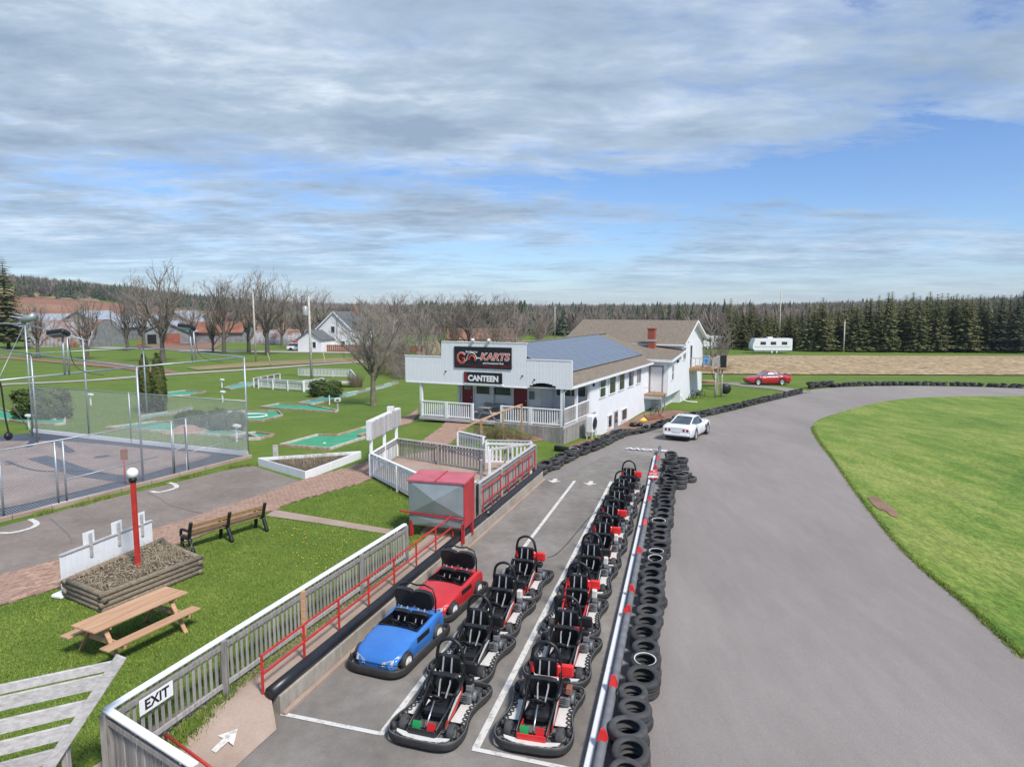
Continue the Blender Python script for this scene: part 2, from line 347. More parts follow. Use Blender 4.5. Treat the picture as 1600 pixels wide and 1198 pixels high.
MAT = dict(
    grass=layered('grass', [(.07, one, [(.38, (.102, .185, .021)), (.62, (.20, .256, .04))], 0),
                            (.35, one, [(.33, (.085, .16, .016)), (.5, (.14, .222, .024)), (.68, (.24, .28, .058))], .55),
                            (3., one, [(.3, (.06, .115, .016)), (.7, (.17, .235, .045))], .45),
                            (26., one, [(.3, (.45, .5, .4)), (.7, (1.25, 1.25, 1.1))], '0.8')], bump=.6, bscale=45, bdist=.05),
    infield=layered('infield_grass', [(.10, (1.6, .7, 1, .5), [(.38, (.10, .185, .024)), (.5, (.175, .262, .042)), (.62, (.30, .325, .09))], 0),
                            (.6, (2.2, .6, 1, .5), [(.40, (.095, .18, .022)), (.60, (.275, .32, .075))], .5),
                            (7., (1.6, .6, 1, .5), [(.35, (.5, .52, .45)), (.65, (1.3, 1.3, 1.2))], '0.8')], bump=.7, bscale=18, bdist=.05),
    asphalt=layered('asphalt', [(.12, (1.6, .5, 1, -.3), [(.36, (.25, .222, .205)), (.64, (.305, .273, .253))], 0),
                            (1.1, (2.5, .5, 1, -.28), [(.3, (.84, .84, .84)), (.7, (1.08, 1.08, 1.07))], '0.5'),
                            (60., one, [(.3, (.55, .55, .55)), (.7, (1.35, 1.35, 1.35))], '0.7')], rough=.86, bump=.25, bscale=120, bdist=.01),
    pit=layered('pit_asphalt', [(.5, (1, .6, 1, -.3), [(.3, (.175, .158, .14)), (.5, (.235, .214, .192)), (.7, (.30, .276, .25))], 0),
                            (2.6, one, [(.3, (.72, .72, .72)), (.7, (1.15, 1.14, 1.12))], '0.6'),
                            (60., one, [(.3, (.7, .7, .7)), (.7, (1.2, 1.2, 1.2))], '0.6')], rough=.88, bump=.3, bscale=90, bdist=.012),
    pad=layered('old_asphalt', [(.5, one, [(.3, (.20, .168, .142)), (.5, (.25, .212, .182)), (.72, (.30, .258, .223))], 0),
                            (5., one, [(.3, (.75, .75, .75)), (.7, (1.15, 1.15, 1.15))], '0.6'),
                            (70., one, [(.3, (.65, .65, .65)), (.7, (1.2, 1.2, 1.2))], '0.6')], rough=.92, bump=.4, bscale=80),
    palewall=layered('pale_wall', [(.9, one, [(.3, (.30, .265, .22)), (.7, (.44, .40, .345))], 0), (9., (1, 1, .3), [(.3, (.7, .7, .7)), (.7, (1.12, 1.12, 1.1))], '0.7')], rough=.9, bump=.3, bscale=40),
    wire=M('fence_wire', (.50, .52, .54), .6, .1, 5.),
    concrete=layered('tan_concrete', [(.8, one, [(.3, (.31, .225, .175)), (.7, (.43, .335, .275))], 0),
                            (30., one, [(.3, (.8, .8, .8)), (.7, (1.12, 1.12, 1.12))], '0.6')], rough=.9, bump=.2, bscale=60),
    dirt=layered('red_dirt', [(.9, one, [(.3, (.20, .115, .08)), (.7, (.33, .21, .15))], 0),
                            (18., one, [(.3, (.6, .6, .6)), (.7, (1.25, 1.2, 1.15))], '0.7')], bump=.6, bscale=25),
    plowed=layered('stubble_field', [(.05, one, [(.3, (.34, .25, .145)), (.7, (.44, .33, .20))], 0),
                            (.9, (.25, 2.6, 1), [(.38, (.19, .13, .07)), (.5, (.42, .31, .18)), (.62, (.60, .49, .31))], .6),
                            (1.6, (1, .6, 1), [(.38, (.45, .45, .42)), (.62, (1.35, 1.3, 1.25))], '0.9')], bump=.8, bscale=2, bdist=.25),
    redfield=layered('red_soil_field', [(.012, (1, 2.5, 1), [(.3, (.24, .105, .06)), (.5, (.30, .14, .085)), (.75, (.36, .22, .13))], 0),
                            (.15, (.3, 2, 1), [(.3, (.75, .75, .75)), (.7, (1.15, 1.15, 1.15))], '0.6')], bump=.5, bscale=1, bdist=.3),
    tanfield=layered('dry_grass_field', [(.02, (1, 2, 1), [(.3, (.24, .19, .095)), (.6, (.32, .25, .13)), (.8, (.16, .18, .06))], 0),
                            (.5, (.5, 2, 1), [(.3, (.6, .6, .6)), (.7, (1.2, 1.2, 1.15))], '0.7')], bump=.5, bscale=2, bdist=.2),
    road=layered('gravel_road', [(.2, one, [(.3, (.36, .32, .29)), (.7, (.46, .42, .39))], 0),
                            (8., one, [(.3, (.8, .8, .8)), (.7, (1.1, 1.1, 1.1))], '0.6')], bump=.3, bscale=20),
    line=M('road_paint', (.66, .64, .60), .7, scale=9., col2=(.40, .385, .36), edge=(.34, .5), coords='World', bump=.15),
    whitep=M('white_paint', (.78, .79, .80), .55, .07, 3.), whitew=M('white_worn_paint', (.72, .72, .72), .65, .2, 6., col2=(.46, .45, .43), edge=(.28, .42), stretch=(3, 3, .7)),
    siding=M('white_siding', (.80, .81, .83), .5, .05, 1.2), greywood=M('weathered_wood', (.36, .34, .32), .85, scale=3.5, col2=(.20, .185, .17), edge=(.3, .65), stretch=(6, 6, .8), bump=.35, rnd=.22),
    greyplank=M('weathered_plank', (.52, .50, .49), .8, scale=2.4, col2=(.33, .31, .30), edge=(.3, .62), stretch=(.8, 7, 7), bump=.35, bscale=9, rnd=.12),
    lumber=M('new_lumber', (.58, .36, .22), .7, scale=2.2, col2=(.43, .235, .13), edge=(.3, .66), stretch=(.6, 8, 8), bump=.12, rnd=.08),
    oldlumber=M('brown_lumber', (.40, .25, .13), .75, scale=3, col2=(.26, .15, .075), edge=(.3, .68), stretch=(3, 3, 3), rnd=.1),
    logm=M('log_timber', (.30, .24, .18), .88, scale=3.5, col2=(.15, .115, .08), edge=(.3, .68), stretch=(.7, 5, 5), bump=.4, rnd=.15),
    redp=M('red_paint', (.52, .035, .028), .5, .2, 6., bump=.05), redm=M('red_metal', (.47, .028, .035), .42, .22, 2.5), redplastic=M('red_plastic', (.68, .03, .03), .35, .12, 4.),
    pinkred=M('faded_red_metal', (.52, .12, .15), .5, .18, 2.), blackpipe=M('black_pipe', (.016, .018, .022), .36, .3, 3.), greypipe=M('grey_pipe', (.17, .175, .19), .68, .25, 3.),
    rubber=M('tyre_rubber', (.060, .059, .058), .75, scale=6., col2=(.028, .028, .030), edge=(.3, .7), bump=.12, rnd=.4), rubber2=M('bumper_rubber', (.022, .022, .023), .6, .45, 9., bump=.1, col2=(.038, .036, .034)),
    white_ring=M('whitewall', (.62, .62, .60), .6, .2, 9.), black=M('black_plastic', (.014, .014, .016), .45, .3, 6.), blackmetal=M('black_metal', (.022, .023, .026), .38, .3, 6.), vinyl=M('black_vinyl', (.020, .021, .024), .36, .3, 4., bump=.06),
    strap=M('grey_strap', (.33, .34, .36), .8, .25, 14.), steel=M('steel', (.50, .51, .53), .36, .2, 6., metal=.8), galv=M('galvanised', (.42, .45, .48), .45, .15, 4., metal=.55),
    engine=M('engine_grey', (.20, .21, .22), .5, .35, 9., metal=.3), tray=M('floor_tray', (.15, .142, .132), .8, .35, 8.), plate=M('white_plate', (.66, .65, .61), .5, .14, 7., col2=(.50, .48, .44), edge=(.25, .5)),
    green=M('green_pedal', (.01, .27, .07), .5, .15, 6.), redpedal=M('red_pedal', (.55, .012, .015), .5, .15, 6.),
    bluecar=M('blue_fibreglass', (.035, .16, .50), .30, .14, 1.6, coat=.35, col2=(.05, .20, .56)), redcar=M('red_fibreglass', (.56, .03, .035), .32, .14, 1.6, coat=.35),
    headlamp=M('headlamp_decal', (.75, .77, .78), .3, .25, 22., col2=(.30, .32, .34), edge=(.4, .55)),
    tank=M('tank_grey', (.33, .37, .375), .42, .12, 2., metal=.35), tankpale=M('tank_pale', (.42, .42, .42), .4, .12, 3., metal=.3),
    felt=M('green_felt', (.035, .27, .13), .9, scale=1.5, col2=(.06, .33, .19), coords='World', bump=.1), feltblue=M('worn_felt', (.10, .36, .28), .9, .15, 1.5, coords='World'),
    timber=M('edging_timber', (.40, .30, .22), .85, scale=4, col2=(.26, .15, .10), edge=(.3, .62), rnd=.15), paletimber=M('pale_edging', (.50, .46, .41), .85, .25, 4., rnd=.1),
    brick=M('paving_brick', (.43, .285, .215), .9, scale=5., col2=(.30, .185, .135), edge=(.3, .7), bump=.3, rnd=.25, coords='World'),
    mortar=M('path_sand', (.22, .17, .13), .95, .3, 9., coords='World'),
    soil=M('planter_soil', (.12, .085, .055), .95, .45, 7., bump=.7, coords='World'), straw=M('dry_stalk', (.46, .39, .26), .9, .35, 8.),
    shingle=M('brown_shingle', (.27, .22, .165), .9, scale=6., col2=(.13, .105, .08), edge=(.32, .68), stretch=(1, 1, 1), bump=.4, bscale=14),
    greyshingle=M('grey_shingle', (.13, .14, .145), .9, .25, 3., bump=.3), solar=M('solar_glass', (.12, .15, .205), .28, .12, .8, spec=.6), alu=M('aluminium', (.6, .61, .63), .4, .1, 4., metal=.7),
    glass=M('window_glass', (.03, .04, .045), .08, .3, 1.5, spec=.8), carglass=M('car_glass', (.045, .06, .065), .08, .2, 1., spec=.9), paleglass=M('pale_glass', (.20, .24, .26), .1, .25, 1.2, spec=.9),
    doorred=M('door_red', (.22, .012, .022), .45, .1, 3.), brickred=M('chimney_brick', (.33, .09, .055), .85, .3, 12., bump=.3),
    carwhite=M('car_white', (.80, .81, .82), .22, .03, 1., coat=.6), carred=M('car_red', (.48, .02, .03), .24, .06, 1., coat=.6), tail=M('tail_lamp', (.30, .01, .015), .25, .2, 6.), rim=M('alloy_rim', (.58, .59, .60), .35, .2, 8., metal=.6), whiterim=M('white_rim', (.80, .79, .76), .45, .08, 6.),
    bark=M('bark', (.17, .14, .115), .95, scale=5, col2=(.085, .07, .058), bump=.5, rnd=.12), twig=M('twigs', (.30, .255, .22), .95, .3, 3., rnd=.12), farbrush=M('far_bare_wood', (.30, .24, .205), .95, scale=.03, col2=(.19, .155, .135), edge=(.35, .65), coords='World'), palebark=M('pale_bark', (.33, .30, .26), .95, .3, 4., rnd=.12), mossbark=M('mossy_bark', (.20, .175, .12), .95, .35, 4.),
    spruce=M('spruce_needles', (.21, .215, .075), .85, scale=.7, col2=(.085, .105, .036), edge=(.32, .68), rnd=.22), spruce2=M('dark_spruce', (.075, .10, .055), .85, .35, .05, rnd=.2, coords='World'),
    cedar=M('cedar_foliage', (.13, .145, .03), .85, scale=3, col2=(.05, .07, .02), edge=(.3, .7)), hedge=M('yew_foliage', (.105, .14, .03), .85, scale=3, col2=(.045, .075, .02), edge=(.3, .7)),
    plantlitter=M('leaf_litter', (.46, .40, .32), .9, scale=9., col2=(.27, .22, .17), coords='World'), drybrush=M('dry_brush', (.25, .19, .11), .95, .35, 2.), metalroof=M('barn_metal_roof', (.47, .50, .55), .4, .15, .5, metal=.35), rustmetal=M('rusty_corrugated', (.36, .36, .37), .6, scale=.35, col2=(.25, .12, .075), edge=(.40, .58), metal=.2),
    greyboard=M('grey_barn_board', (.27, .27, .275), .9, .3, .8), rustroof=M('rusty_roof', (.30, .12, .07), .8, .3, .5), redboard=M('red_barn_board', (.33, .11, .07), .85, .25, 1.),
    tarp=M('dark_liner', (.035, .045, .075), .45, scale=2.5, col2=(.06, .07, .10), bump=.4, bscale=3, coords='World'), poolfloor=M('silty_floor', (.30, .235, .205), .85, scale=.8, col2=(.21, .16, .145), edge=(.3, .7), bump=.2, coords='World'),
    globe=M('globe_lamp', (.86, .86, .85), .25, .03, 3.), signblack=M('sign_black', (.012, .013, .020), .35, .3, 2.), signred=M('sign_red', (.60, .045, .035), .4, scale=6., col2=(.68, .13, .06)), signwhite=M('sign_white', (.82, .82, .82), .4, .04, 5.), signtext=M('black_letter', (.012, .012, .014), .5, .1, 5.),
    bladem=M('grass_blade', (.235, .30, .048), .8, scale=.9, col2=(.115, .19, .024), edge=(.3, .7), coords='World'), dandelion=M('dandelion', (.80, .58, .02), .7, .1, 4.), flowerbed=M('weeds', (.16, .15, .05), .9, .4, 5.),
    green_plastic=M('hedge_green', (.05, .2, .09), .6, .2, 3.), orange=M('orange_plastic', (.62, .16, .03), .5, .15, 3.), yellow=M('yellow_plastic', (.75, .55, .03), .5, .1, 4.), bluep=M('blue_cushion', (.06, .25, .5), .6, .2, 4.))
# ------------------------------------------------------------------ the setting: ground, track, paths, fields
def axis(lo, hi, step, far_lo, far_hi, g=1.16):
    a = list(np.arange(lo, hi + 1e-6, step)); s = step; x = hi
    while x < far_hi: s *= g; x += s; a.append(x)
    s = step; x = lo; b = []
    while x > far_lo: s *= g; x -= s; b.append(x)
    return np.array(b[::-1] + a)
gxs = axis(-46, 60, .6, -2600, 2600); gys = axis(2, 112, .6, -140, 4200, 1.11)
GX, GY = np.meshgrid(gxs, gys); GZ = ground_z(GX, GY)
nx, ny = len(gxs), len(gys)
iy, ix = np.meshgrid(np.arange(ny - 1), np.arange(nx - 1), indexing='ij'); a0 = (iy * nx + ix).ravel()
quads = np.stack([a0, a0 + 1, a0 + nx + 1, a0 + nx], 1)
def np_mesh(name, V, Fq, mats, mi=None, smooth=True):
    V = np.asarray(V, np.float32); Fq = np.asarray(Fq, np.int32); k = Fq.shape[1]
    me = bpy.data.meshes.new(name); me.vertices.add(len(V)); me.vertices.foreach_set('co', V.ravel())
    me.loops.add(Fq.size); me.loops.foreach_set('vertex_index', Fq.ravel())
    me.polygons.add(len(Fq)); me.polygons.foreach_set('loop_start', np.arange(0, Fq.size, k, dtype=np.int32)); me.polygons.foreach_set('loop_total', np.full(len(Fq), k, np.int32))
    if mi is not None: me.polygons.foreach_set('material_index', np.asarray(mi, np.int32))
    me.polygons.foreach_set('use_smooth', np.full(len(Fq), smooth, bool))
    for m in (mats if isinstance(mats, (list, tuple)) else [mats]): me.materials.append(m)
    me.update(calc_edges=True); return me
struct('ground', np_mesh('ground', np.stack([GX.ravel(), GY.ravel(), GZ.ravel()], 1), quads, MAT['grass']))

WP0, WP1 = Vector((-4.37, 11.93)), Vector((1.27, 29.4))            # pit wall line
wdir = (WP1 - WP0).normalized(); wnrm = Vector((-wdir.y, wdir.x))   # to the left
def wpt(t, d, z=0.): p = WP0 + wdir * t + wnrm * d; return (p.x, p.y, z)
WL = (WP1 - WP0).length
tyre_left = og([(850, 742), (872, 733), (905, 715), (950, 697), (1000, 678), (1050, 664), (1110, 650), (1180, 633), (1258, 614)])
TL = cr(tyre_left, 6)
far_edge = og([(1268, 609), (1300, 606), (1340, 604), (1420, 603), (1500, 604), (1600, 607)])
track_poly = [(-7.2, 2.0), (-4.42, 11.9)] + [(wpt(WL, -.02)[0], wpt(WL, 0)[1])] + TL[1:] + [(28.5, 66.)] + [(x, y) for x, y in cr(far_edge, 4)] + [(70, 68), (95, 60), (120, 40), (120, 2)]
struct('track', drape(track_poly, .02, 1.2, 'track', MAT['asphalt']))
barrier = [at_z(915, 1198, 0), at_z(1022, 715, 0)]
B0, B1 = Vector(barrier[0]), Vector(barrier[1]); bdir = (B1 - B0).normalized(); bnrm = Vector((bdir.y, -bdir.x)); B0 = B0 - bdir * 5.5
BL = (B1 - B0).length
def bpt(t, d, z=0.): p = B0 + bdir * t + bnrm * d; return (p.x, p.y, z)
struct('pit_lane', drape([(-7.2, 2.), (-4.4, 11.92), wpt(WL - .3, -.05)[:2], wpt(WL + 1.2, -.9)[:2], bpt(BL + 1.5, -2)[:2], bpt(BL, .1)[:2], bpt(0, .1)[:2]], .026, 1.2, 'pit_lane', MAT['pit']))
inf_px = [(1600, 1028), (1510, 945), (1420, 868), (1350, 785), (1300, 715), (1278, 686), (1270, 668), (1283, 655), (1330, 640), (1370, 630), (1420, 623), (1500, 620), (1600, 619.5)]
infield = cr(og(inf_px), 5)
ragged = [(x + random.uniform(-.06, .06), y + random.uniform(-.06, .06)) for a_, b_ in zip(infield[1:], infield[2:]) for x, y in [(a_[0] + (b_[0] - a_[0]) * t, a_[1] + (b_[1] - a_[1]) * t) for t in np.arange(0, 1, min(1, .25 / max(.01, math.hypot(b_[0] - a_[0], b_[1] - a_[1]))))]]
struct('infield_lawn', drape(ragged + [(75, 56), (95, 40), (95, -4), (11.9, -4), (11.45, 3), (11.1, 8), (10.98, 11.5)], .05, 1.0, 'infield', MAT['infield']))
struct('infield_bare_patch', drape(cr(og([(1356, 779), (1372, 780), (1382, 788), (1396, 797), (1403, 809), (1392, 808), (1384, 801), (1370, 796)]), 4, True), .075, .3, 'bare', MAT['dirt']))
# lines painted on the tarmac
def strip(name, pts, w, off=.034, mat='line'):
    P = [Vector(p[:2]) for p in pts]; l = []; r = []
    for i, p in enumerate(P):
        t = (P[min(i + 1, len(P) - 1)] - P[max(i - 1, 0)]).normalized(); n = Vector((-t.y, t.x)) * w / 2; l.append(tuple(p + n)); r.append(tuple(p - n))
    return struct(name, drape(l + r[::-1], off, .8, name, MAT[mat]))
strip('lane_line', [at_z(595, 1150, 0), at_z(898, 752, 0)], .12)
strip('lane_line', [at_z(743, 1172, 0), at_z(955, 753, 0)], .13)
strip('stop_line', [at_z(440, 1117, 0), at_z(597, 1149, 0)], .10, .038)
strip('stop_line', [at_z(738, 1172, 0), at_z(930, 1212, 0)], .10, .038)
def flat_poly(name, pts, off=.04, mat='line'): return struct(name, drape(pts, off, .5, name, MAT[mat]))
def arrow(cx, cy, ang, L, wd, off=.04):
    ca, sa = math.cos(ang), math.sin(ang)
    sh = [(-.12, -.5), (.12, -.5), (.14, 0), (.42, -.02), (0, .5), (-.42, -.02), (-.14, 0)]
    return [(cx + x * wd * ca - y * L * sa, cy + x * wd * sa + y * L * ca) for x, y in sh]
for p in ((866, 752), (922, 756)): x, y = at_z(*p, 0); flat_poly('lane_arrow', arrow(x, y, R(165), .75, .75))
x, y = at_z(1010, 703, 0); sw = struct('slow_lettering', text_mesh('SLOW', .62, MAT['whitep'], 0.002, .02, 0, 1.25)); sw.location = (x, y, .045); sw.rotation_euler = (0, 0, R(160))
# seams and cracks in the track surface
MAT['seam'] = M('tar_seam', (.17, .163, .158), .85, .2, 9., coords='World')

# walkway behind the pit wall
pave_z = lambda X, Y: np.maximum(ground_z(X, Y), np.interp(Y, [3, 10.3, 11.9, 60], [.0, .0, .43, .43]) * sstep(-.3, .12, wall_d(X, Y))) + .012
struct('walkway', drape([wpt(-9, -.3)[:2], wpt(-.4, -.3)[:2], wpt(-.12, .0)[:2], wpt(0, .13)[:2], wpt(9.9, .13)[:2], wpt(9.7, 1.05)[:2], wpt(5, .85)[:2], wpt(0.3, 1.05)[:2], wpt(-1.6, 1.35)[:2], wpt(-9, 1.6)[:2]], .02, .5, 'walkway', MAT['concrete'], pave_z))
x, y = at_z(352, 1138, .42)
struct('walkway_arrow', drape(arrow(x, y, R(-28), .5, .46), .055, .3, 'arrow', MAT['line'], pave_z))
# old asphalt pad, brick path, garden path
pad_up = [(-40, 836), (0, 824), (100, 797), (230, 765), (345, 737), (392, 727)]
path_up = [(0, 900), (90, 876), (200, 842), (318, 803), (400, 777), (475, 750), (530, 735), (579, 720)]
path_lo = [(580, 749), (560, 756), (450, 787), (427, 798), (400, 805), (313, 838), (240, 866), (95, 918), (0, 947)]
struct('old_asphalt_pad', drape(og(pad_up + [(470, 752), (400, 777), (318, 803), (200, 842), (90, 876), (0, 900), (-60, 918)]), .02, .8, 'pad', MAT['pad']))
brick_poly = og([(-70, 922)] + path_up + path_lo + [(-70, 972)])
struct('path_bed', drape(brick_poly, .026, .6, 'path_bed', MAT['mortar']))
struct('garden_path', drape(og([(430, 797), (415, 806), (500, 818), (600, 834), (628, 838), (625, 830), (520, 812)]), .02, .5, 'garden_path', MAT['concrete']))
pb2 = og([(648, 697), (694, 700), (715, 682), (735, 664), (738, 658), (700, 657), (690, 668)])
struct('path_bed', drape(pb2, .026, .6, 'path_bed', MAT['mortar']))
pb3 = og([(627, 655), (652, 640), (652, 650), (640, 662), (605, 672), (590, 668)])
struct('path_bed', drape(pb3, .026, .6, 'path_bed', MAT['mortar']))
bv_ = Vector(on_ground(450, 770)) - Vector(on_ground(100, 897)); ang = math.atan2(bv_.y, bv_.x); ca, sa = math.cos(ang), math.sin(ang)
bricks = []
for poly in (brick_poly, pb2, pb3):
    P = np.array([p[:2] for p in poly]); lx = P[:, 0] * ca + P[:, 1] * sa; ly = -P[:, 0] * sa + P[:, 1] * ca
    j = 0; yy = ly.min()
    while yy < ly.max():
        xs = np.arange(lx.min() + (j % 2) * .11, lx.max(), .22); X = xs * ca - yy * sa; Y = xs * sa + yy * ca
        k = inpoly(X, Y, poly); bricks += list(zip(X[k], Y[k])); yy += .115; j += 1
bricks.sort(key=lambda p: p[0] ** 2 + p[1] ** 2 if p[0] > -.76 * p[1] else 1e6)
bmesh_me = MB().box((0, 0, 0), (.208, .104, .05), b=.008).mesh(MAT['brick'], 'brick')
bp_root = link('brick_paving', None); bp_root['kind'] = 'structure'
for x, y in bricks[:300]:
    o = link('brick', bmesh_me, bp_root); o.location = (x, y, gz(x, y) + .022 + random.uniform(-.003, .004)); o.rotation_euler = (random.uniform(-.02, .02), random.uniform(-.02, .02), ang + random.uniform(-.03, .03))
V = []; Fq = []
for x, y in bricks[300:]:
    t = MB().box((x, y, gz(x, y) + .022 + random.uniform(-.003, .004)), (.208, .104, .05), rz=ang + random.uniform(-.03, .03)); o = len(V); V += t.v; Fq += [tuple(i + o for i in f) for f in t.f]
if V: link('brick_field', np_mesh('brick_field', V, Fq, MAT['brick'], smooth=False), bp_root, kind='stuff')
# white curves painted on the pad
for pts in ([(-5, 834), (20, 833), (45, 827), (57, 821), (55, 816), (47, 812)], [(236, 768), (246, 770), (262, 767), (276, 762), (272, 757), (264, 755)]):
    strip('pad_marking', cr(og(pts), 4), .17, .032)
def zigzag(name, pts, w, off, mat):
    return strip(name, cr(og(pts), 3), w, off, mat)
zigzag('pad_crack', [(78, 810), (92, 822), (104, 833), (110, 842), (112, 850)], .03, .03, 'seam'); zigzag('pad_crack', [(230, 770), (250, 779), (262, 788), (290, 797), (318, 803)], .03, .03, 'seam')

# roads and fields
rd = [(-60, 607), (0, 601.5), (100, 597), (200, 590), (300, 583), (400, 577), (480, 571), (560, 566), (640, 563)]
rp = [on_ground(*p) for p in rd]
strip('gravel_road', [(x, y) for x, y in cr(rp, 4)], 2.4, .06, 'road')
lane2 = [on_ground(*p) for p in [(-40, 556), (60, 563), (130, 569), (200, 575), (262, 584)]]
strip('farm_lane', cr(lane2, 4), 3.0, .08, 'dirt')
strip('yard_lane', cr([on_ground(*p) for p in [(262, 584), (235, 577), (150, 566)]], 4), 3., .09, 'dirt')
strip('street', cr([on_ground(*p) for p in [(150, 543), (260, 546), (340, 549), (420, 550), (520, 551), (620, 553)]], 4), 5.5, .10, 'road')
struct('farmyard', drape(og([(215, 541), (300, 534), (350, 535), (335, 546), (270, 548)]), .12, 3., 'farmyard', MAT['dirt']))
struct('roadside_bank', drape(og([(290, 575), (400, 566), (520, 560), (600, 558), (600, 563), (480, 569), (400, 573), (310, 579)]), .09, 1.5, 'bank', MAT['tanfield']))
drv = [on_ground(*p) for p in [(1258, 614), (1215, 607), (1170, 603), (1135, 598)]]
strip('driveway', cr(drv, 4), 2.3, .045, 'asphalt')
struct('dirt_yard', drape(cr(og([(1000, 676), (958, 684), (935, 686), (960, 672), (985, 658), (1010, 645), (1050, 641), (1082, 645), (1095, 649), (1060, 660)]), 4, True), .02, .6, 'dirt_yard', MAT['dirt']))
struct('dirt_patch', drape(cr(og([(888, 697), (925, 686), (935, 692), (905, 703)]), 4, True), .02, .5, 'dirt_patch', MAT['dirt']))
struct('dirt_patch', drape(cr(og([(868, 711), (885, 705), (892, 708), (880, 714)]), 4, True), .022, .4, 'dirt_patch', MAT['dirt']))
struct('dirt_bank', drape(cr(og([(775, 686), (800, 680), (840, 683), (850, 688), (820, 691)]), 4, True), .03, .5, 'dirt_bank', MAT['dirt']))
struct('stubble_field', drape([(20, 88), (60, 86), (130, 84), (150, 110), (150, 127), (90, 128), (40, 130), (30, 132)], .12, 3., 'stubble', MAT['plowed']))
def band(name, u0, u1, y0, y1, mat, off=.25, n=14):
    lo = [(u * y0, y0) for u in np.linspace(u0, u1, n)]; hi = [(u * y1, y1) for u in np.linspace(u1, u0, n)]
    struct(name, drape(lo + hi, off, max(8., (y1 - y0) / 8), name, MAT[mat]))
band('tan_field', -1.8, -.30, 245, 330, 'tanfield'); band('red_field', -1.8, -.28, 332, 520, 'redfield', .4); band('upper_field', -1.8, -.60, 522, 620, 'tanfield', .5)
band('red_field', -.095, .005, 205, 320, 'redfield', .3); band('red_field', -.30, -.10, 260, 520, 'redfield', .4); band('tan_field', -.14, .14, 110, 200, 'tanfield'); band('far_field', .02, .5, 900, 1300, 'tanfield', .5)
# ------------------------------------------------------------------ pit walls, railings, tyres
w = thing('retaining_wall', 'low pale concrete retaining wall along the left edge of the pit lane', 'wall')
nseg = 9
for i in range(nseg):
    t0, t1 = WL * i / nseg + .01, WL * (i + 1) / nseg - .01
    obj('wall_block', MB().bar(wpt(t0, 0, .19), wpt(t1, 0, .19), .2, .42, b=.02), MAT['palewall'], w)
obj('kerb_footing', MB().bar(wpt(0, -.16, .05), wpt(WL, -.16, .05), .1, .1, b=.015), MAT['concrete'], w)
def sag(t0, t1, d, z, n=14, amp=.02): return [wpt(t0 + (t1 - t0) * i / n, d + random.uniform(-amp, amp) * .5, z + random.uniform(-amp, amp)) for i in range(n + 1)]
tag(obj('guard_pipe', MB().path(sag(-.15, 11.2, 0, .52, amp=.008), .115, 14), MAT['blackpipe']), 'long black pipe capping the retaining wall beside the two-seat cars', 'pipe')
tag(obj('guard_pipe', MB().path(sag(11.3, WL - .2, -.02, .52, amp=.008), .115, 14), MAT['blackpipe']), 'dark pipe on the wall below the slatted queue fence', 'pipe')
def railing(name, label, t0, t1, n, z0, zt, zm, d=.2, dz=0.):
    r = thing(name, label, 'railing')
    for i in range(n + 1):
        t = t0 + (t1 - t0) * i / n; obj('post', MB().bar(wpt(t, d, z0), wpt(t, d, zt), .045, .045, up=(1, 0, 0), b=.006), MAT['redp'], r)
    for z in (zt, zm): obj('rail', MB().bar(wpt(t0 - .02, d, z), wpt(t1 + .02, d, z), .04, .04, b=.006), MAT['redp'], r)
    return r
rl = railing('railing', 'red metal railing along the walkway beside the blue and red two-seat cars', -.1, 10.2, 8, 0.0, 1.18, .82)
railing('railing', 'red metal railing fixed to the slatted side of the queue pen', 11.5, WL - .4, 7, .45, 1.35, .85, .16)
r = thing('railing', 'short red handrail sloping down at the front corner by the walkway arrow', 'railing')
obj('rail', MB().path([(*at_z(259, 1147, .85), .2), (*at_z(259, 1147, .85), .85), (*at_z(335, 1203, .80), .80), (*at_z(335, 1203, .80), .1)], .025, 8), MAT['redp'], r)

# barrier on the right of the pit
b = thing('barrier_kerb', 'white painted timber kerb along the right edge of the kart lane', 'kerb')
for i in range(7):
    t0, t1 = (BL - .3) * i / 7 + .012, (BL - .3) * (i + 1) / 7 - .012
    obj('timber', MB().bar(bpt(t0, .06, .10), bpt(t1, .06, .10), .13, .20, b=.015), MAT['whitew'], b)
for a0_, a1_, lab in ((0, BL * .62, 'grey pipe rail beside the white kerb, nearer half of the barrier'), (BL * .62 + .05, BL + 1.4, 'grey pipe rail beside the white kerb, farther half of the barrier')):
    n = 12; tag(obj('guard_pipe', MB().path([bpt(a0_ + (a1_ - a0_) * i / n, .235, .27 + random.uniform(-.006, .006)) for i in range(n + 1)], .085, 14), MAT['greypipe']), lab, 'pipe')
flag_px = [(942, 1143), (956, 1059), (974.6, 947), (981.5, 915), (994, 856), (1008.5, 813), (1012.5, 776), (1022.5, 728), (1029, 713)]
fm = MB()
fm.add([(-.10, -.13, -.10), (.10, -.13, -.10), (.10, .13, -.10), (-.10, .13, -.10), (-.05, -.05, .17), (.05, -.05, .17), (.04, .05, .17), (-.04, .05, .17)],
       [(3, 2, 1, 0), (4, 5, 6, 7), (0, 1, 5, 4), (1, 2, 6, 5), (2, 3, 7, 6), (3, 0, 4, 7)])
fme = fm.mesh(MAT['redplastic'], 'marker')
for i, p in enumerate(flag_px):
    x, y = at_z(*p, .45); t = (Vector((x, y)) - B0).dot(bdir)
    o = link('red_marker', fme); o.scale = (.75, .7, .72); o.location = bpt(t, .235, .385); o.rotation_euler = (random.uniform(-.2, .2), random.uniform(-.25, .25), -math.atan2(bdir.x, bdir.y) + random.uniform(-.3, .3))
    tag(o, 'red plastic marker cap clipped over the grey pipe rail', 'marker', 'red markers on the barrier pipe')
sg = thing('round_sign', 'round red and white sign standing on the grey pipe rail near its far end', 'sign')
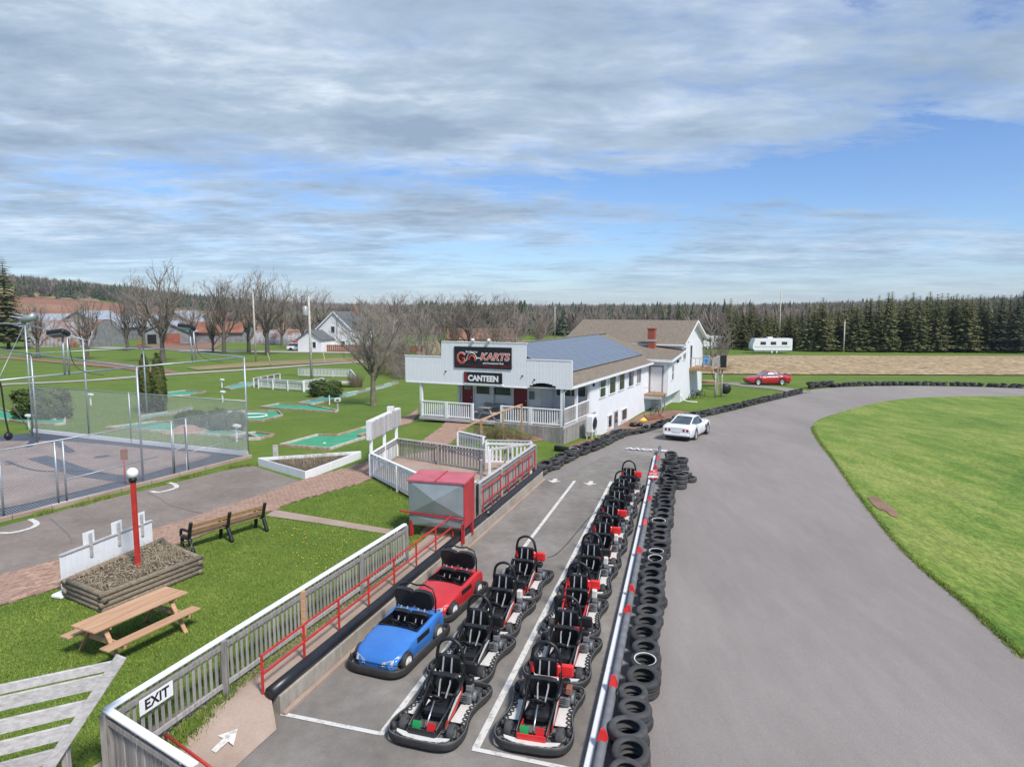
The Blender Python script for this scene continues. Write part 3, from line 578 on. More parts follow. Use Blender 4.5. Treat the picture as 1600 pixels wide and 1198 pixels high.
x, y = at_z(1021, 744, .62); t = (Vector((x, y)) - B0).dot(bdir); c = bpt(t, .235, .66); sg.location = c
obj('pole', MB().tube((0, 0, -.4), (0, 0, 0), .02), MAT['steel'], sg)
dsc = MB().lathe([(0, -.012), (.22, -.012), (.225, 0), (.22, .012), (0, .012)], 28, axis='y'); obj('disc', dsc, MAT['redplastic'], sg)
obj('white_band', MB().box((0, -.016, -.05), (.40, .006, .09)), MAT['signwhite'], sg)
tx = link('lettering', text_mesh('STOP', .13, MAT['signwhite'], .002, .003), sg); tx.rotation_euler = (R(90), 0, 0); tx.location = (0, -.018, .06)

# tyres
def tyre_mesh(name, ring=False, mat=None):
    Rr, Wd, ri = .325, .20, .19
    pr = [(ri, -.07), (ri + .012, -.088), (.245, -.1), (.285, -.098), (.312, -.08), (Rr, -.05), (Rr + .002, -.018), (Rr - .006, 0), (Rr + .002, .018), (Rr, .05), (.312, .08), (.285, .098), (.245, .1), (ri + .012, .088), (ri, .07), (ri + .03, .05), (.28, .04), (.285, 0), (.28, -.04), (ri + .03, -.05)]
    mb = MB().lathe(pr, 28, closed=True)
    if ring: mb.lathe([(.212, .0985), (.222, .1025), (.234, .1035)], 28, mi=1); mb.lathe([(.234, -.1035), (.222, -.1025), (.212, -.0985)], 28, mi=1)
    return mb.mesh([mat or MAT['rubber'], MAT['white_ring']], name)
TY = tyre_mesh('tyre'); TYW = tyre_mesh('whitewall_tyre', True)
def tyre(x, y, z, tilt=0., az=0., white=False, label='', group='', sc=1.):
    o = link('tyre', TYW if white else TY); o.location = (x, y, z); o.rotation_euler = Matrix.Rotation(az, 3, 'Z').to_euler(); o.rotation_euler = (Matrix.Rotation(az, 3, 'Z') @ Matrix.Rotation(tilt, 3, 'X') @ Matrix.Rotation(random.random() * 6, 3, 'Z')).to_euler()
    o.scale = (sc, sc, sc); tag(o, label, 'tyre', group); return o
tdir = math.atan2(bdir.y, bdir.x) - R(90)
ts = 0.2; k = 0
whites = {3, 14, 24, 25, 30}
while ts < BL - .1:
    sh = random.uniform(-.04, .04) + .04 * math.sin(ts * 1.7) + .011 * max(0, ts - 5); sc = random.uniform(.86, 1.05)
    x, y, _ = bpt(ts, .68 + sh)
    tyre(x + random.uniform(-.05, .05), y, .12 + .02, 0, 0, False, 'black tyre lying flat in the lower layer of the long tyre row beside the track', 'lower tyres of the long row', sc)
    x, y, _ = bpt(ts + random.uniform(-.04, .04), .65 + sh + random.uniform(-.05, .05))
    wt = k in whites
    tyre(x, y, .335, random.uniform(-.02, .22), tdir + random.uniform(-.3, .3), wt,
         'white-ringed tyre on top of the long tyre row beside the track' if wt else 'plain black tyre on top of the long tyre row beside the track', 'white-ringed tyres of the long row' if wt else 'upper tyres of the long row', sc)
    ts += .60 * sc + random.uniform(-.01, .05); k += 1
for i, (px, py, n) in enumerate([(1046, 724, 3), (1064, 722, 3), (1052, 738, 3), (1068, 738, 2), (1062, 748, 3), (1076, 738, 1)]):
    x, y = at_z(px, py + 4, .3)
    for j in range(n):
        tyre(x + random.uniform(-.05, .05), y + random.uniform(-.05, .05), .13 + .2 * j, 0, 0, i == 3 and j == 1, 'tyre in the clump of stacks at the far end of the long tyre row' if not (i == 3 and j == 1) else 'white-ringed tyre in the clump at the far end of the long tyre row', 'tyre clump at the end of the row')
def tyre_wall(pts, z0, step, label, group, layers=2, lean=.3):
    P = [Vector(p[:2]) for p in pts]; seg = [(b_ - a_).length for a_, b_ in zip(P, P[1:])]; tot = sum(seg); s_ = 0.
    while s_ < tot:
        r_ = s_; i = 0
        while i < len(seg) - 1 and r_ > seg[i]: r_ -= seg[i]; i += 1
        p = P[i].lerp(P[i + 1], min(1, r_ / seg[i])); zt = gz(p.x, p.y)
        for j in range(layers):
            tyre(p.x + random.uniform(-.12, .12), p.y + random.uniform(-.12, .12), zt + .13 + j * .2, random.uniform(-lean, lean) * (j > 0), random.random() * 6, random.random() < .04 and j == layers - 1,
                 label + (', upper layer' if j else ', bottom layer'), group + (' upper' if j else ' lower'), random.uniform(.9, 1.05))
        s_ += step * random.uniform(.9, 1.15)
tyre_wall([(x - .25, y + .2) for x, y in TL], 0, .66, 'black tyre in the wall of tyres below the white canteen', 'tyre wall along the canteen side')
fe = [on_ground(*p) for p in [(1268, 608), (1285, 606), (1302, 605)]]; tyre_wall([(x, y + .5) for x, y in fe], 0, .55, 'black tyre heaped at the near end of the far tyre wall', 'tyre heap by the driveway', 3)
fe = [on_ground(*p) for p in [(1308, 606), (1340, 604), (1420, 603), (1500, 604), (1600, 607)]]; tyre_wall([(x, y + .5) for x, y in cr(fe, 4)] + [(58, 70.5)], 0, .68, 'black tyre in the tyre wall beyond the far bend', 'tyre wall at the far bend')
x0_, y0_ = at_z(868, 697, .2); x1_, y1_ = at_z(905, 703, .2)
tag(obj('drain_pipe', MB().path([(x0_, y0_, gz(x0_, y0_) + .16), (x1_, y1_, gz(x1_, y1_) + .16)], .15, 12), MAT['blackpipe']), 'short black corrugated pipe lying at the start of the tyre wall', 'pipe')

# ------------------------------------------------------------------ go-karts
CACHE = {}
def cpart(key, fn, mats, name, parent, **pr):
    if key not in CACHE: CACHE[key] = fn().mesh(mats, name)
    return link(name, CACHE[key], parent, **pr)
half = [(0, 1.05), (.30, 1.045), (.52, .985), (.645, .85), (.69, .64), (.665, .40), (.605, .15), (.585, -.1), (.62, -.4), (.675, -.60), (.69, -.80), (.64, -.935), (.50, -.985), (0, -1.0)]
outl = cr([(x, y) for x, y in half] + [(-x, y) for x, y in half[-2:0:-1]], 4, True)
def band_mesh(outline, prof, inset=0.):
    n = len(outline); rows = []
    for i in range(n):
        a_, b_, c_ = Vector(outline[i - 1]), Vector(outline[i]), Vector(outline[(i + 1) % n]); t = (c_ - a_).normalized(); nr = Vector((t.y, -t.x))
        if nr.dot(b_) < 0: nr = -nr
        rows.append([(b_.x + nr.x * (d - inset), b_.y + nr.y * (d - inset), z) for d, z in prof])
    rows.append(rows[0]); m = MB().grid(rows, closed=True); return m
def wheel_mesh(r, w, ri):
    return (MB().lathe([(ri, -w / 2 + .012), (r * .86, -w / 2), (r * .96, -w * .40), (r, -w * .2), (r, w * .2), (r * .96, w * .40), (r * .86, w / 2), (ri, w / 2 - .012), (ri, -w / 2 + .012)], 20, axis='x'),
            MB().lathe([(0, -w * .34), (ri * .4, -w * .36), (ri * .55, -w * .28), (ri * .95, -w * .34), (ri, -w * .42), (ri, w * .42), (ri * .95, w * .34), (ri * .55, w * .28), (ri * .4, w * .36), (0, w * .34)], 16, axis='x'))
def add_wheel(root, x, y, r, w, ri, rimmat, rz=0.):
    key = ('wh', r, w, rimmat); t_, r_ = wheel_mesh(r, w, ri)
    wob = cpart(key + ('t',), lambda: t_, MAT['rubber'], 'wheel', root); wob.location = (x, y, r); wob.rotation_euler = (random.random() * 6, 0, rz)
    cpart(key + ('r',), lambda: r_, MAT[rimmat], 'rim', wob)
    return wob
def loops():
    m = MB()
    for s_ in (-1, 1):
        for y in np.arange(-.42, .46, .125):
            xo = np.interp(y, [-.6, -.1, .15, .6], [.665, .57, .59, .675]); m.lathe([(.046, .08), (.05, .19), (.036, .19), (.034, .08)], 10, c=(s_ * (xo - .055), y, 0))
        for y in (.70, -.72, -.86): m.lathe([(.046, .08), (.05, .19), (.036, .19), (.034, .08)], 10, c=(s_ * .615, y, 0))
    for x in np.arange(-.42, .43, .14): m.lathe([(.036, .08), (.04, .17), (.028, .17), (.026, .08)], 10, c=(x, 1.0 - abs(x) ** 3 * .7, 0))
    return m
def hoop_pts():
    pts = [(-.27, -.47, .12), (-.275, -.45, .55), (-.27, -.42, .95)]
    for k in range(9):
        a_ = math.pi * (1 - k / 8); pts.append((.25 * math.cos(a_), -.41, 1.06 + .25 * math.sin(a_)))
    return pts + [(.27, -.42, .95), (.275, -.45, .55), (.27, -.47, .12)]
def cush(w, h, th, n=9, m=9, bulge=.06, rib=0, rd=.25):      # padded panel in x (width) / y (height), bulging along +z
    rows = []
    for j in range(m):
        v = j / (m - 1) * 2 - 1; row = []
        for i in range(n):
            u = i / (n - 1) * 2 - 1; e = (1 - abs(u) ** 4) * (1 - abs(v) ** 4)
            row.append((u * w / 2 * math.sqrt(1 - rd * .5 * v * v), v * h / 2 * math.sqrt(1 - rd * .5 * u * u), th / 2 + bulge * e ** .5 * (1 - rib * (1 if abs(u) < .15 else 0))))
        rows.append(row)
    mb = MB().grid(rows)
    back = [[(x, y, -th / 2) for x, y, z in r_] for r_ in rows]; mb.grid([r_[::-1] for r_ in back])
    per = [rows[0][i] for i in range(n)] + [rows[j][-1] for j in range(1, m)] + [rows[-1][i] for i in range(n - 2, -1, -1)] + [rows[j][0] for j in range(m - 2, 0, -1)]
    mb.grid([[(x, y, -th / 2) for x, y, z in per], per], closed=True); return mb
def xf(mb, Mx): mb.v = [tuple(Mx @ Vector(p)) for p in mb.v]; return mb
def TR(loc, rx=0., ry=0., rz=0.): return Matrix.Translation(loc) @ Matrix.Rotation(rz, 4, 'Z') @ Matrix.Rotation(ry, 4, 'Y') @ Matrix.Rotation(rx, 4, 'X')
def kart(style, label, hx, hy, rz, group='single-seat go-karts parked in the pit lanes'):
    # style: frame colour, nose colour, cover colour, side stripe colour, headrest pad, engine side lump
    fr, nose, cover, stripe, pad, extra = style
    k_ = thing('go_kart', label, 'go-kart', group=group)
    ca_, sa_ = math.cos(rz), math.sin(rz); ly = -.41                      # the hoop top stands at local (0,-.41)
    k_.location = (hx + ly * sa_, hy - ly * ca_, .03); k_.rotation_euler = (0, 0, rz)
    cpart('bump', lambda: band_mesh(outl, [(0, .07), (.008, .10), (.008, .17), (0, .195), (-.022, .195), (-.026, .14), (-.022, .07)]), MAT['rubber2'], 'bumper', k_)
    cpart('lip', lambda: band_mesh(outl, [(-.004, .196), (-.004, .204), (-.018, .204), (-.018, .196)]), MAT['engine'], 'bumper_rail', k_)
    cpart('spr', loops, MAT['rubber2'], 'bumper_springs', k_, kind='stuff')
    ins = [(x * .91, y * .95) for x, y in outl]
    cpart('tray', lambda: MB().prism(ins, .06, .078), MAT['tray'], 'floor_tray', k_)
    for s_ in (-1, 1): cpart(('sp', s_), lambda: MB().box((s_ * .435, 0, .155), (.28, .62, .02), b=.006, rz=s_ * -.03), MAT['plate'], 'side_plate', k_)
    cres = [(-.50, .80), (-.46, .88), (-.3, .955), (0, .985), (.3, .955), (.46, .88), (.50, .80), (.28, .84), (0, .86), (-.28, .84)]
    cpart('cres', lambda: MB().prism(cres, .155, .175), MAT['plate'], 'front_plate', k_)
    def frame():
        m = MB()
        for s_ in (-1, 1):
            m.path([(s_ * .25, .84, .13), (s_ * .26, .2, .13), (s_ * .27, -.82, .14)], .02, 7)
            m.path([(s_ * .25, .84, .15), (s_ * .26, .82, .30), (s_ * .27, .25, .40), (s_ * .29, -.10, .55), (s_ * .285, -.42, .80)], .018, 7)
            m.tube((s_ * .26, .2, .13), (s_ * .27, .22, .40), .014, n=6); m.tube((s_ * .27, -.42, .13), (s_ * .29, -.15, .53), .014, n=6)
            m.tube((s_ * .27, -.82, .15), (s_ * .275, -.46, .78), .016, n=6)
        for y in (.84, .2, -.45, -.82): m.tube((-.27, y, .13), (.27, y, .13), .018, n=6)
        m.tube((-.5, .62, .14), (.5, .62, .14), .016, n=6); m.tube((-.5, -.64, .15), (.5, -.64, .15), .02, n=6)
        return m
    cpart(('fr', fr), frame, MAT[fr], 'frame', k_)
    cpart('hoop', lambda: MB().path(hoop_pts(), .033, 9), MAT['black'], 'roll_hoop', k_)
    cpart(('hb', fr), lambda: MB().tube((-.27, -.43, .94), (.27, -.43, .94), .018, n=7), MAT[fr], 'hoop_crossbar', k_)
    def nosem():
        m = MB(); m.box((0, .865, .21), (.50, .02, .15), b=.008); m.box((-.245, .62, .19), (.016, .48, .12), b=.005); m.box((.245, .62, .19), (.016, .48, .12), b=.005); return m
    cpart(('nose', nose), nosem, MAT[nose], 'nose_frame', k_)
    for s_ in (-1, 1):
        def sidep():
            m = MB(); T = lambda a, z, x: (s_ * (.285 + x), a, z)
            m.prism([(.55, .17), (.5, .24), (-.08, .50), (-.30, .52), (-.26, .36), (.1, .20)], 0, .016, T=lambda a, z, x: T(a, z, x)); return m
        cpart(('side', s_), sidep, MAT['black'], 'side_panel', k_); cpart(('sidr', s_, stripe), lambda: MB().prism([(.55, .165), (.50, .235), (.42, .262), (-.12, .47), (-.28, .50), (-.26, .36), (.1, .20)], .0165, .022, T=lambda a, z, x: (s_ * (.285 + x), a, z)), MAT[stripe], 'side_flash', k_)
        cpart(('sidew', s_), lambda: MB().prism([(.42, .235), (.40, .29), (-.10, .515), (-.20, .44)], .0225, .027, T=lambda a, z, x: (s_ * (.285 + x), a, z)), MAT['plate'], 'side_stripe', k_)
        cpart(('arm', s_), lambda: MB().path([(s_ * .30, .10, .50), (s_ * .335, -.02, .56), (s_ * .33, -.28, .68)], .035, 8), MAT['black'], 'side_pad', k_)
    st = cpart('seatb', lambda: xf(cush(.47, .60, .08, bulge=.05), TR((0, .06, .23), rx=R(6))), MAT['vinyl'], 'seat', k_)
    cpart('seatk', lambda: xf(cush(.52, .52, .08, bulge=.06), TR((0, -.29, .50), rx=R(64))), MAT['vinyl'], 'backrest', k_)
    cpart('seatr', lambda: xf(cush(.44, .36, .08, bulge=.06, rib=.3), TR((0, -.39, .84), rx=R(76))), MAT['vinyl'], 'headrest', k_)
    for s_ in (-1, 1):
        cpart(('strap', s_), lambda: MB().path([(s_ * .085, -.315, 1.0), (s_ * .085, -.275, .84), (s_ * .09, -.24, .70), (s_ * .10, -.16, .56), (s_ * .07, -.02, .36)], .017, 4, sm=False), MAT['strap'], 'harness_strap', k_)
        cpart(('bol', s_, cover), lambda: MB().box((s_ * .245, -.40, .80), (.09, .10, .22), b=.03, rz=s_ * .3), MAT[cover], 'seat_bolster', k_)
    cpart(('cov', cover), lambda: MB().box((-.20, -.52, .74), (.62, .10, .24), b=.03), MAT[cover], 'rear_cover', k_)
    col_ = cpart('colm', lambda: MB().tube((0, .74, .16), (0, .30, .50), .016, n=7), MAT['steel'], 'steering_column', k_)
    cpart('swheel', lambda: xf(MB().path([(.135 * math.cos(a_), .135 * math.sin(a_), 0) for a_ in np.linspace(0, 2 * math.pi, 20)[:-1]], .017, 7, True).box((0, 0, 0), (.25, .035, .014)).lathe([(0, .03), (.05, .025), (.075, 0), (0, -.01)], 14), TR((0, .28, .515), rx=R(52))), MAT['black'], 'steering_wheel', k_)
    for s_, mt in ((1, 'green'), (-1, 'redpedal')): cpart(('ped', s_), lambda: MB().box((s_ * .14, .77, .27), (.155, .03, .17), rx=R(24), b=.006), MAT[mt], 'pedal', k_)
    for s_ in (-1, 1):
        add_wheel(k_, s_ * .455, .60, .15, .125, .08, 'engine', random.uniform(-.12, .12)); add_wheel(k_, s_ * .455, -.64, .145, .16, .075, 'engine')
    def eng():
        m = MB(); m.box((-.40, -.36, .27), (.17, .26, .18), b=.02); m.lathe([(0, .02), (.09, .02), (.10, 0), (.10, -.05), (0, -.05)], 16, c=(-.50, -.36, .30), axis='x')
        m.box((-.40, -.40, .42), (.13, .16, .12), b=.02, rx=.2)
        for q in range(4): m.box((-.36, -.22 + .001 * q, .25 + q * .04), (.14, .06, .014))
        m.path([(-.36, -.52, .34), (-.33, -.62, .36), (-.22, -.72, .34), (-.05, -.78, .34)], .03, 8); return m
    cpart('eng', eng, MAT['engine'], 'engine', k_)
    cpart('tankk', lambda: MB().box((-.385, -.43, .55), (.15, .17, .13), b=.03), MAT['black'] if extra != 'white' else MAT['plate'], 'fuel_tank', k_) if extra != 'white' else cpart('tankw', lambda: MB().box((-.385, -.43, .56), (.13, .15, .2), b=.02), MAT['plate'], 'fuel_tank', k_)
    cpart('belt', lambda: MB().box((.36, -.55, .28), (.06, .30, .16), b=.02), MAT['blackmetal'], 'chain_guard', k_)
    if stripe == 'x': pass
    if extra == 'rust': cpart('rust', lambda: MB().box((-.46, -.30, .50), (.11, .16, .14), b=.015), MAT['rustroof'], 'rusty_guard', k_)
    if extra == 'numb': cpart('numb', lambda: MB().box((-.44, -.585, .74), (.10, .012, .14), b=.004), MAT['plate'], 'number_plate', k_)
    return k_
LR = R(161.5)
B_, Rd_ = 'blackmetal', 'redplastic'
left = [((B_, B_, 'black', 'redp', 1, ''), 'frontmost go-kart of the left lane, black with green and red pedals showing'),
        ((B_, B_, 'black', 'black', 1, ''), 'second go-kart from the front of the left lane, all black frame'),
        ((B_, B_, 'black', 'redp', 1, 'white'), 'third go-kart from the front of the left lane, black with pale fuel tank'),
        ((B_, 'redplastic', 'redplastic', 'redp', 1, ''), 'rearmost go-kart of the left lane, with red panels beside its seat back')]
for (stl, lab), p in zip(left, [(703, 998), (749, 930), (788, 879), (822, 838)]):
    x, y = at_z(*p, 1.33); kart(stl, lab, x, y, LR + random.uniform(-.03, .03))
right = [((B_, Rd_, 'redplastic', 'redp', 1, 'rust'), 'frontmost go-kart of the right lane, with red nose and green and red pedals'),
         ((B_, Rd_, 'black', 'redp', 1, ''), 'second go-kart of the right lane, black frame behind the red-nosed front kart'),
         ((Rd_, Rd_, 'redplastic', 'redp', 1, 'white'), 'third go-kart of the right lane, with bright red tubular frame'),
         ((B_, B_, 'black', 'black', 1, 'white'), 'fourth go-kart of the right lane, black, behind the red-framed one'),
         ((B_, B_, 'redplastic', 'redp', 1, 'white'), 'fifth go-kart of the right lane, black with red seat bolsters'),
         ((B_, B_, 'redplastic', 'redp', 1, ''), 'sixth go-kart of the right lane, fourth from the far end'),
         ((B_, B_, 'black', 'redp', 1, ''), 'seventh go-kart of the right lane, third from the far end'),
         ((B_, B_, 'black', 'black', 1, 'numb'), 'eighth go-kart of the right lane, next to last at the far end'),
         ((B_, B_, 'redplastic', 'redp', 1, ''), 'last go-kart at the far end of the right lane, with red bolsters')]
for (stl, lab), p in zip(right, [(853, 1003), (888, 932), (904.5, 879), (925, 833), (943, 801), (955, 776), (965, 754), (972, 736), (983, 720)]):
    x, y = at_z(*p, 1.33); kart(stl, lab, x, y, R(164.5) + random.uniform(-.03, .03))
cab = [on_ground(*p) for p in [(856, 872), (868, 868), (885, 852), (905, 828), (925, 806), (950, 793), (962, 786)]]
tag(obj('cable', MB().path([(x, y, .035) for x, y in cr(cab, 6)], .012, 5), MAT['blackmetal']), 'thin dark cable lying across the pit lane between the two rows of karts', 'cable')

# two-seat cars
def dcar(name, label, body, px, py, rz):
    c_ = thing(name, label, 'go-kart', (0, 0, 0)); x, y = px, py; c_.location = (x, y, .03); c_.rotation_euler = (0, 0, rz)
    hf = [(0, 1.24), (.35, 1.235), (.55, 1.17), (.66, 1.02), (.69, .80), (.68, .3), (.68, -.4), (.69, -.9), (.64, -1.07), (.50, -1.13), (0, -1.14)]
    ol = cr(hf + [(-a_, b_) for a_, b_ in hf[-2:0:-1]], 4, True)
    obj('bumper', band_mesh(ol, [(0, .05), (.012, .10), (.012, .18), (0, .21), (-.04, .21), (-.045, .12), (-.04, .05)]), MAT['rubber2'], c_)
    obj('floor_tray', MB().prism([(a_ * .93, b_ * .96) for a_, b_ in ol], .09, .11), MAT['tray'], c_)
    ys = sorted(set([round(v, 3) for v in np.arange(-1.02, 1.10, .04)] + [.151, .149, -.60, -.601, 1.10, 1.085]))
    wf, wr, wrad = .72, -.66, .235
    def bot(y):
        z = .13
        for wc in (wf, wr):
            d = abs(y - wc)
            if d < wrad: z = max(z, .15 + math.sqrt(wrad ** 2 - d * d) * 1.02)
        return z
    def hw(y): return float(np.interp(y, [-1.02, -.95, -.6, 0, .5, .9, 1.03, 1.10], [.50, .545, .57, .555, .55, .52, .44, .34]))
    def zs(y): return float(np.interp(y, [-1.02, -.85, -.6, -.2, .15, .5, .8, 1.0, 1.08, 1.10], [.50, .60, .64, .58, .54, .50, .43, .36, .30, .26]))
    def zc(y): return float(np.interp(y, [-1.02, -.85, -.6, .15, .5, .8, 1.0, 1.08, 1.10], [.54, .645, .685, .60, .55, .47, .385, .315, .27]))
    rows = []
    for y in ys:
        w_ = hw(y); zb = bot(y); s_ = zs(y); zm = max((zb + s_) / 2, min(.34, s_ - .03)); zm = max(zm, zb + .005)
        top = s_ if s_ > zb + .02 else zb + .02
        cock = -.60 < y < .15
        if cock: inn = [(w_ - .05, top + .012), (w_ - .085, top + .012), (w_ - .09, top - .05), (w_ - .09, .18), (0, .18)]
        else: inn = [(w_ * .90, top + (zc(y) - top) * .30), (w_ * .72, top + (zc(y) - top) * .62), (w_ * .45, top + (zc(y) - top) * .9), (w_ * .22, top + (zc(y) - top) * .97), (0, zc(y))]
        hf_ = [(w_ - .02, zb), (w_ + .012, zm), (w_, top - .035), (w_ - .022, top)] + inn
        rows.append([(a_, y, z) for a_, z in hf_] + [(-a_, y, z) for a_, z in hf_[-2::-1]])
    bd = MB().grid(rows)
    f0 = rows[-1]; bd.add([(a_, 1.115, z) for a_, _, z in f0] + [(a_ * .96, 1.10, .12) for a_, _, z in f0], [(i, i + 1, len(f0) + i + 1, len(f0) + i) for i in range(len(f0) - 1)], 0, True)
    bd.grid([f0, [(a_, 1.115, z) for a_, _, z in f0]]); r0 = rows[0]; bd.add([p for p in r0] + [(p[0], p[1], .13) for p in r0], [(i + 1, i, len(r0) + i, len(r0) + i + 1) for i in range(len(r0) - 1)])
    obj('body', bd, MAT[body], c_)
    tb = MB(); tb.box((0, -.22, .16), (.96, .76, .02)); tb.box((0, -.615, .38), (.95, .02, .48)); tb.box((0, .16, .38), (.9, .02, .46)); obj('cockpit_tub', tb, MAT['black'], c_)
    for s_ in (-1, 1): obj('cockpit_lining', MB().box((s_ * .472, -.22, .40), (.015, .74, .42)), MAT['black'], c_); obj('side_vent', MB().box((s_ * (.568), .02, .44), (.012, .52, .12), ry=0, b=.004), MAT['black'], c_)
    for s_ in (-1, 1):
        obj('seat', xf(cush(.40, .44, .10, bulge=.04), TR((s_ * .22, -.25, .26), rx=R(8))), MAT['vinyl'], c_)
        obj('backrest', xf(cush(.41, .46, .09, bulge=.05), TR((s_ * .22, -.50, .50), rx=R(66))), MAT['vinyl'], c_)
        hd = obj('headrest', xf(cush(.50, .48, .10, bulge=.06, rd=.62), TR((s_ * .235, -.60, .94), rx=R(76))), MAT['vinyl'], c_)
        for q in (-.07, .09): obj('harness_strap', MB().path([(s_ * .22 + q, -.56, .74), (s_ * .22 + q, -.47, .62), (s_ * .22 + q, -.40, .46)], .016, 4, sm=False), MAT['strap'], c_)
        cl = obj('steering_column', MB().tube((s_ * .21, .12, .36), (s_ * .21, -.08, .55), .016, n=6), MAT['black'], c_)
        obj('steering_wheel', xf(MB().path([(.125 * math.cos(a_), .125 * math.sin(a_), 0) for a_ in np.linspace(0, 2 * math.pi, 18)[:-1]], .016, 6, True).box((0, 0, 0), (.22, .03, .012)), TR((s_ * .21, -.09, .56), rx=R(50))), MAT['black'], c_)
        for yy_ in (.72, -.66): add_wheel(c_, s_ * .555, yy_, .20, .12, .12, 'whiterim')
        obj('headlamp', MB().add([(s_ * .20, 1.117, .215), (s_ * .42, 1.065, .23), (s_ * .43, 1.02, .345), (s_ * .22, 1.10, .295), (s_ * .20, 1.13, .215), (s_ * .435, 1.075, .23), (s_ * .445, 1.03, .355), (s_ * .22, 1.112, .305)], [(0, 1, 2, 3), (4, 5, 6, 7), (0, 4, 5, 1), (1, 5, 6, 2), (2, 6, 7, 3), (3, 7, 4, 0)]), MAT['headlamp'], c_)
    obj('roll_bar', MB().path([(-.50, -.66, .45), (-.50, -.68, .95), (-.42, -.70, 1.17), (-.2, -.71, 1.235), (0, -.71, 1.20), (.2, -.71, 1.235), (.42, -.70, 1.17), (.50, -.68, .95), (.50, -.66, .45)], .02, 8), MAT['black'], c_)
    obj('front_wire', MB().path(cr([(-.62, 1.0, .31), (-.5, 1.15, .30), (0, 1.20, .29), (.5, 1.15, .30), (.62, 1.0, .31)], 5), .008, 5), MAT['black'], c_)
    for s_ in (-.18, .18): obj('wire_bracket', MB().tube((s_, 1.19, .18), (s_, 1.19, .29), .006, n=5), MAT['black'], c_)
    return c_
cr_ = R(158.5)
a_ = at_z(627, 996, .3); dcar('two_seat_car', 'blue two-seat kart car with black twin headrest parked beside the wall', 'bluecar', a_[0], a_[1], cr_)
a_ = at_z(699, 924, .3); dcar('two_seat_car', 'red two-seat kart car parked just behind the blue one', 'redcar', a_[0], a_[1], R(157))
# ------------------------------------------------------------------ the yard: fences, seats, planters
YZ = .42
def fence(name, label, p0, p1, h, gap=.13, pw=.085, pm='greywood', rm='greywood', capm='whitew', post_every=2.4, zb=None, low=.10, posts='greywood', cap=True, parent=None, midpost=None, group=None):
    p0, p1 = Vector(p0), Vector(p1); L_ = (p1 - p0).length; d = (p1 - p0).normalized(); n = Vector((-d.y, d.x))
    f = parent or thing(name, label, 'fence', group=group)
    zf = (lambda q: zb) if zb is not None else (lambda q: gz(q.x, q.y))
    def P(t, off, z): q = p0 + d * t; r_ = q + n * off; return (r_.x, r_.y, zf(q) + z)
    me = None; k = int(L_ / gap)
    for i in range(k + 1):
        t = L_ * (i + .5) / (k + 1)
        if me is None: me = MB().box((0, 0, h / 2 - .02), (pw, .022, h - low), b=.004).mesh(MAT[pm], 'picket')
        o = link('picket', me, f); o.location = P(t, .012, low / 2 + random.uniform(-.012, .012)); o.rotation_euler = (random.uniform(-.012, .012), random.uniform(-.015, .015), math.atan2(d.y, d.x))
    obj('rail', MB().bar(P(0, -.025, h - .14), P(L_, -.025, h - .14), .04, .09, b=.004), MAT[rm], f); obj('rail', MB().bar(P(0, -.025, low + .10), P(L_, -.025, low + .10), .04, .09, b=.004), MAT[rm], f)
    if cap: obj('top_rail', MB().bar(P(-.03, 0, h + .012), P(L_ + .03, 0, h + .012), .13, .035, b=.006), MAT[capm], f)
    m = max(1, round(L_ / post_every))
    for i in range(m + 1): obj('post', MB().bar(P(L_ * i / m, -.06, -.35), P(L_ * i / m, -.06, h - .01), .095, .095, up=(1, 0, 0), b=.008), MAT[midpost if midpost and i == midpost_i else posts], f)
    return f
midpost_i = 2
F0 = at_z(168, 1108, YZ + 1.08); F1 = at_z(632, 820, YZ + 1.08)
ef = fence('picket_fence', 'long weathered grey picket fence with white cap rail between lawn and walkway', F0, F1, 1.08, .135, .062, capm='whitep', zb=YZ, post_every=2.3, midpost='lumber')
fdir = (Vector(F1) - Vector(F0)).normalized()
obj('end_post', MB().box((F1[0], F1[1], YZ + .55), (.09, .09, 1.14), rz=math.atan2(fdir.y, fdir.x), b=.01), MAT['whitep'], ef)
F2 = at_z(302, 1204, YZ + 1.08 - .1)
fence('picket_fence', 'short grey picket fence with thick white cap rail at the front corner', F0, F2, 1.06, .115, .09, capm='whitep', zb=YZ, low=-.32, post_every=2.0)
# exit sign on the fence
sx, sy = at_z(238, 1090, YZ + .80); t = (Vector((sx, sy)) - Vector(F0)).dot(fdir); q = Vector(F0) + fdir * t + Vector((fdir.y, -fdir.x)) * .075
es = thing('exit_sign', 'white EXIT sign with black letters screwed to the picket fence', 'sign', (q.x, q.y, YZ + .82), math.atan2(fdir.y, fdir.x))
obj('board', MB().box((0, 0, 0), (.66, .014, .26), b=.004), MAT['signwhite'], es)
tx = link('lettering', text_mesh('EXIT', .235, MAT['signtext'], .002, .006), es); tx.rotation_euler = (R(90), 0, 0); tx.location = (0, -.010, 0)
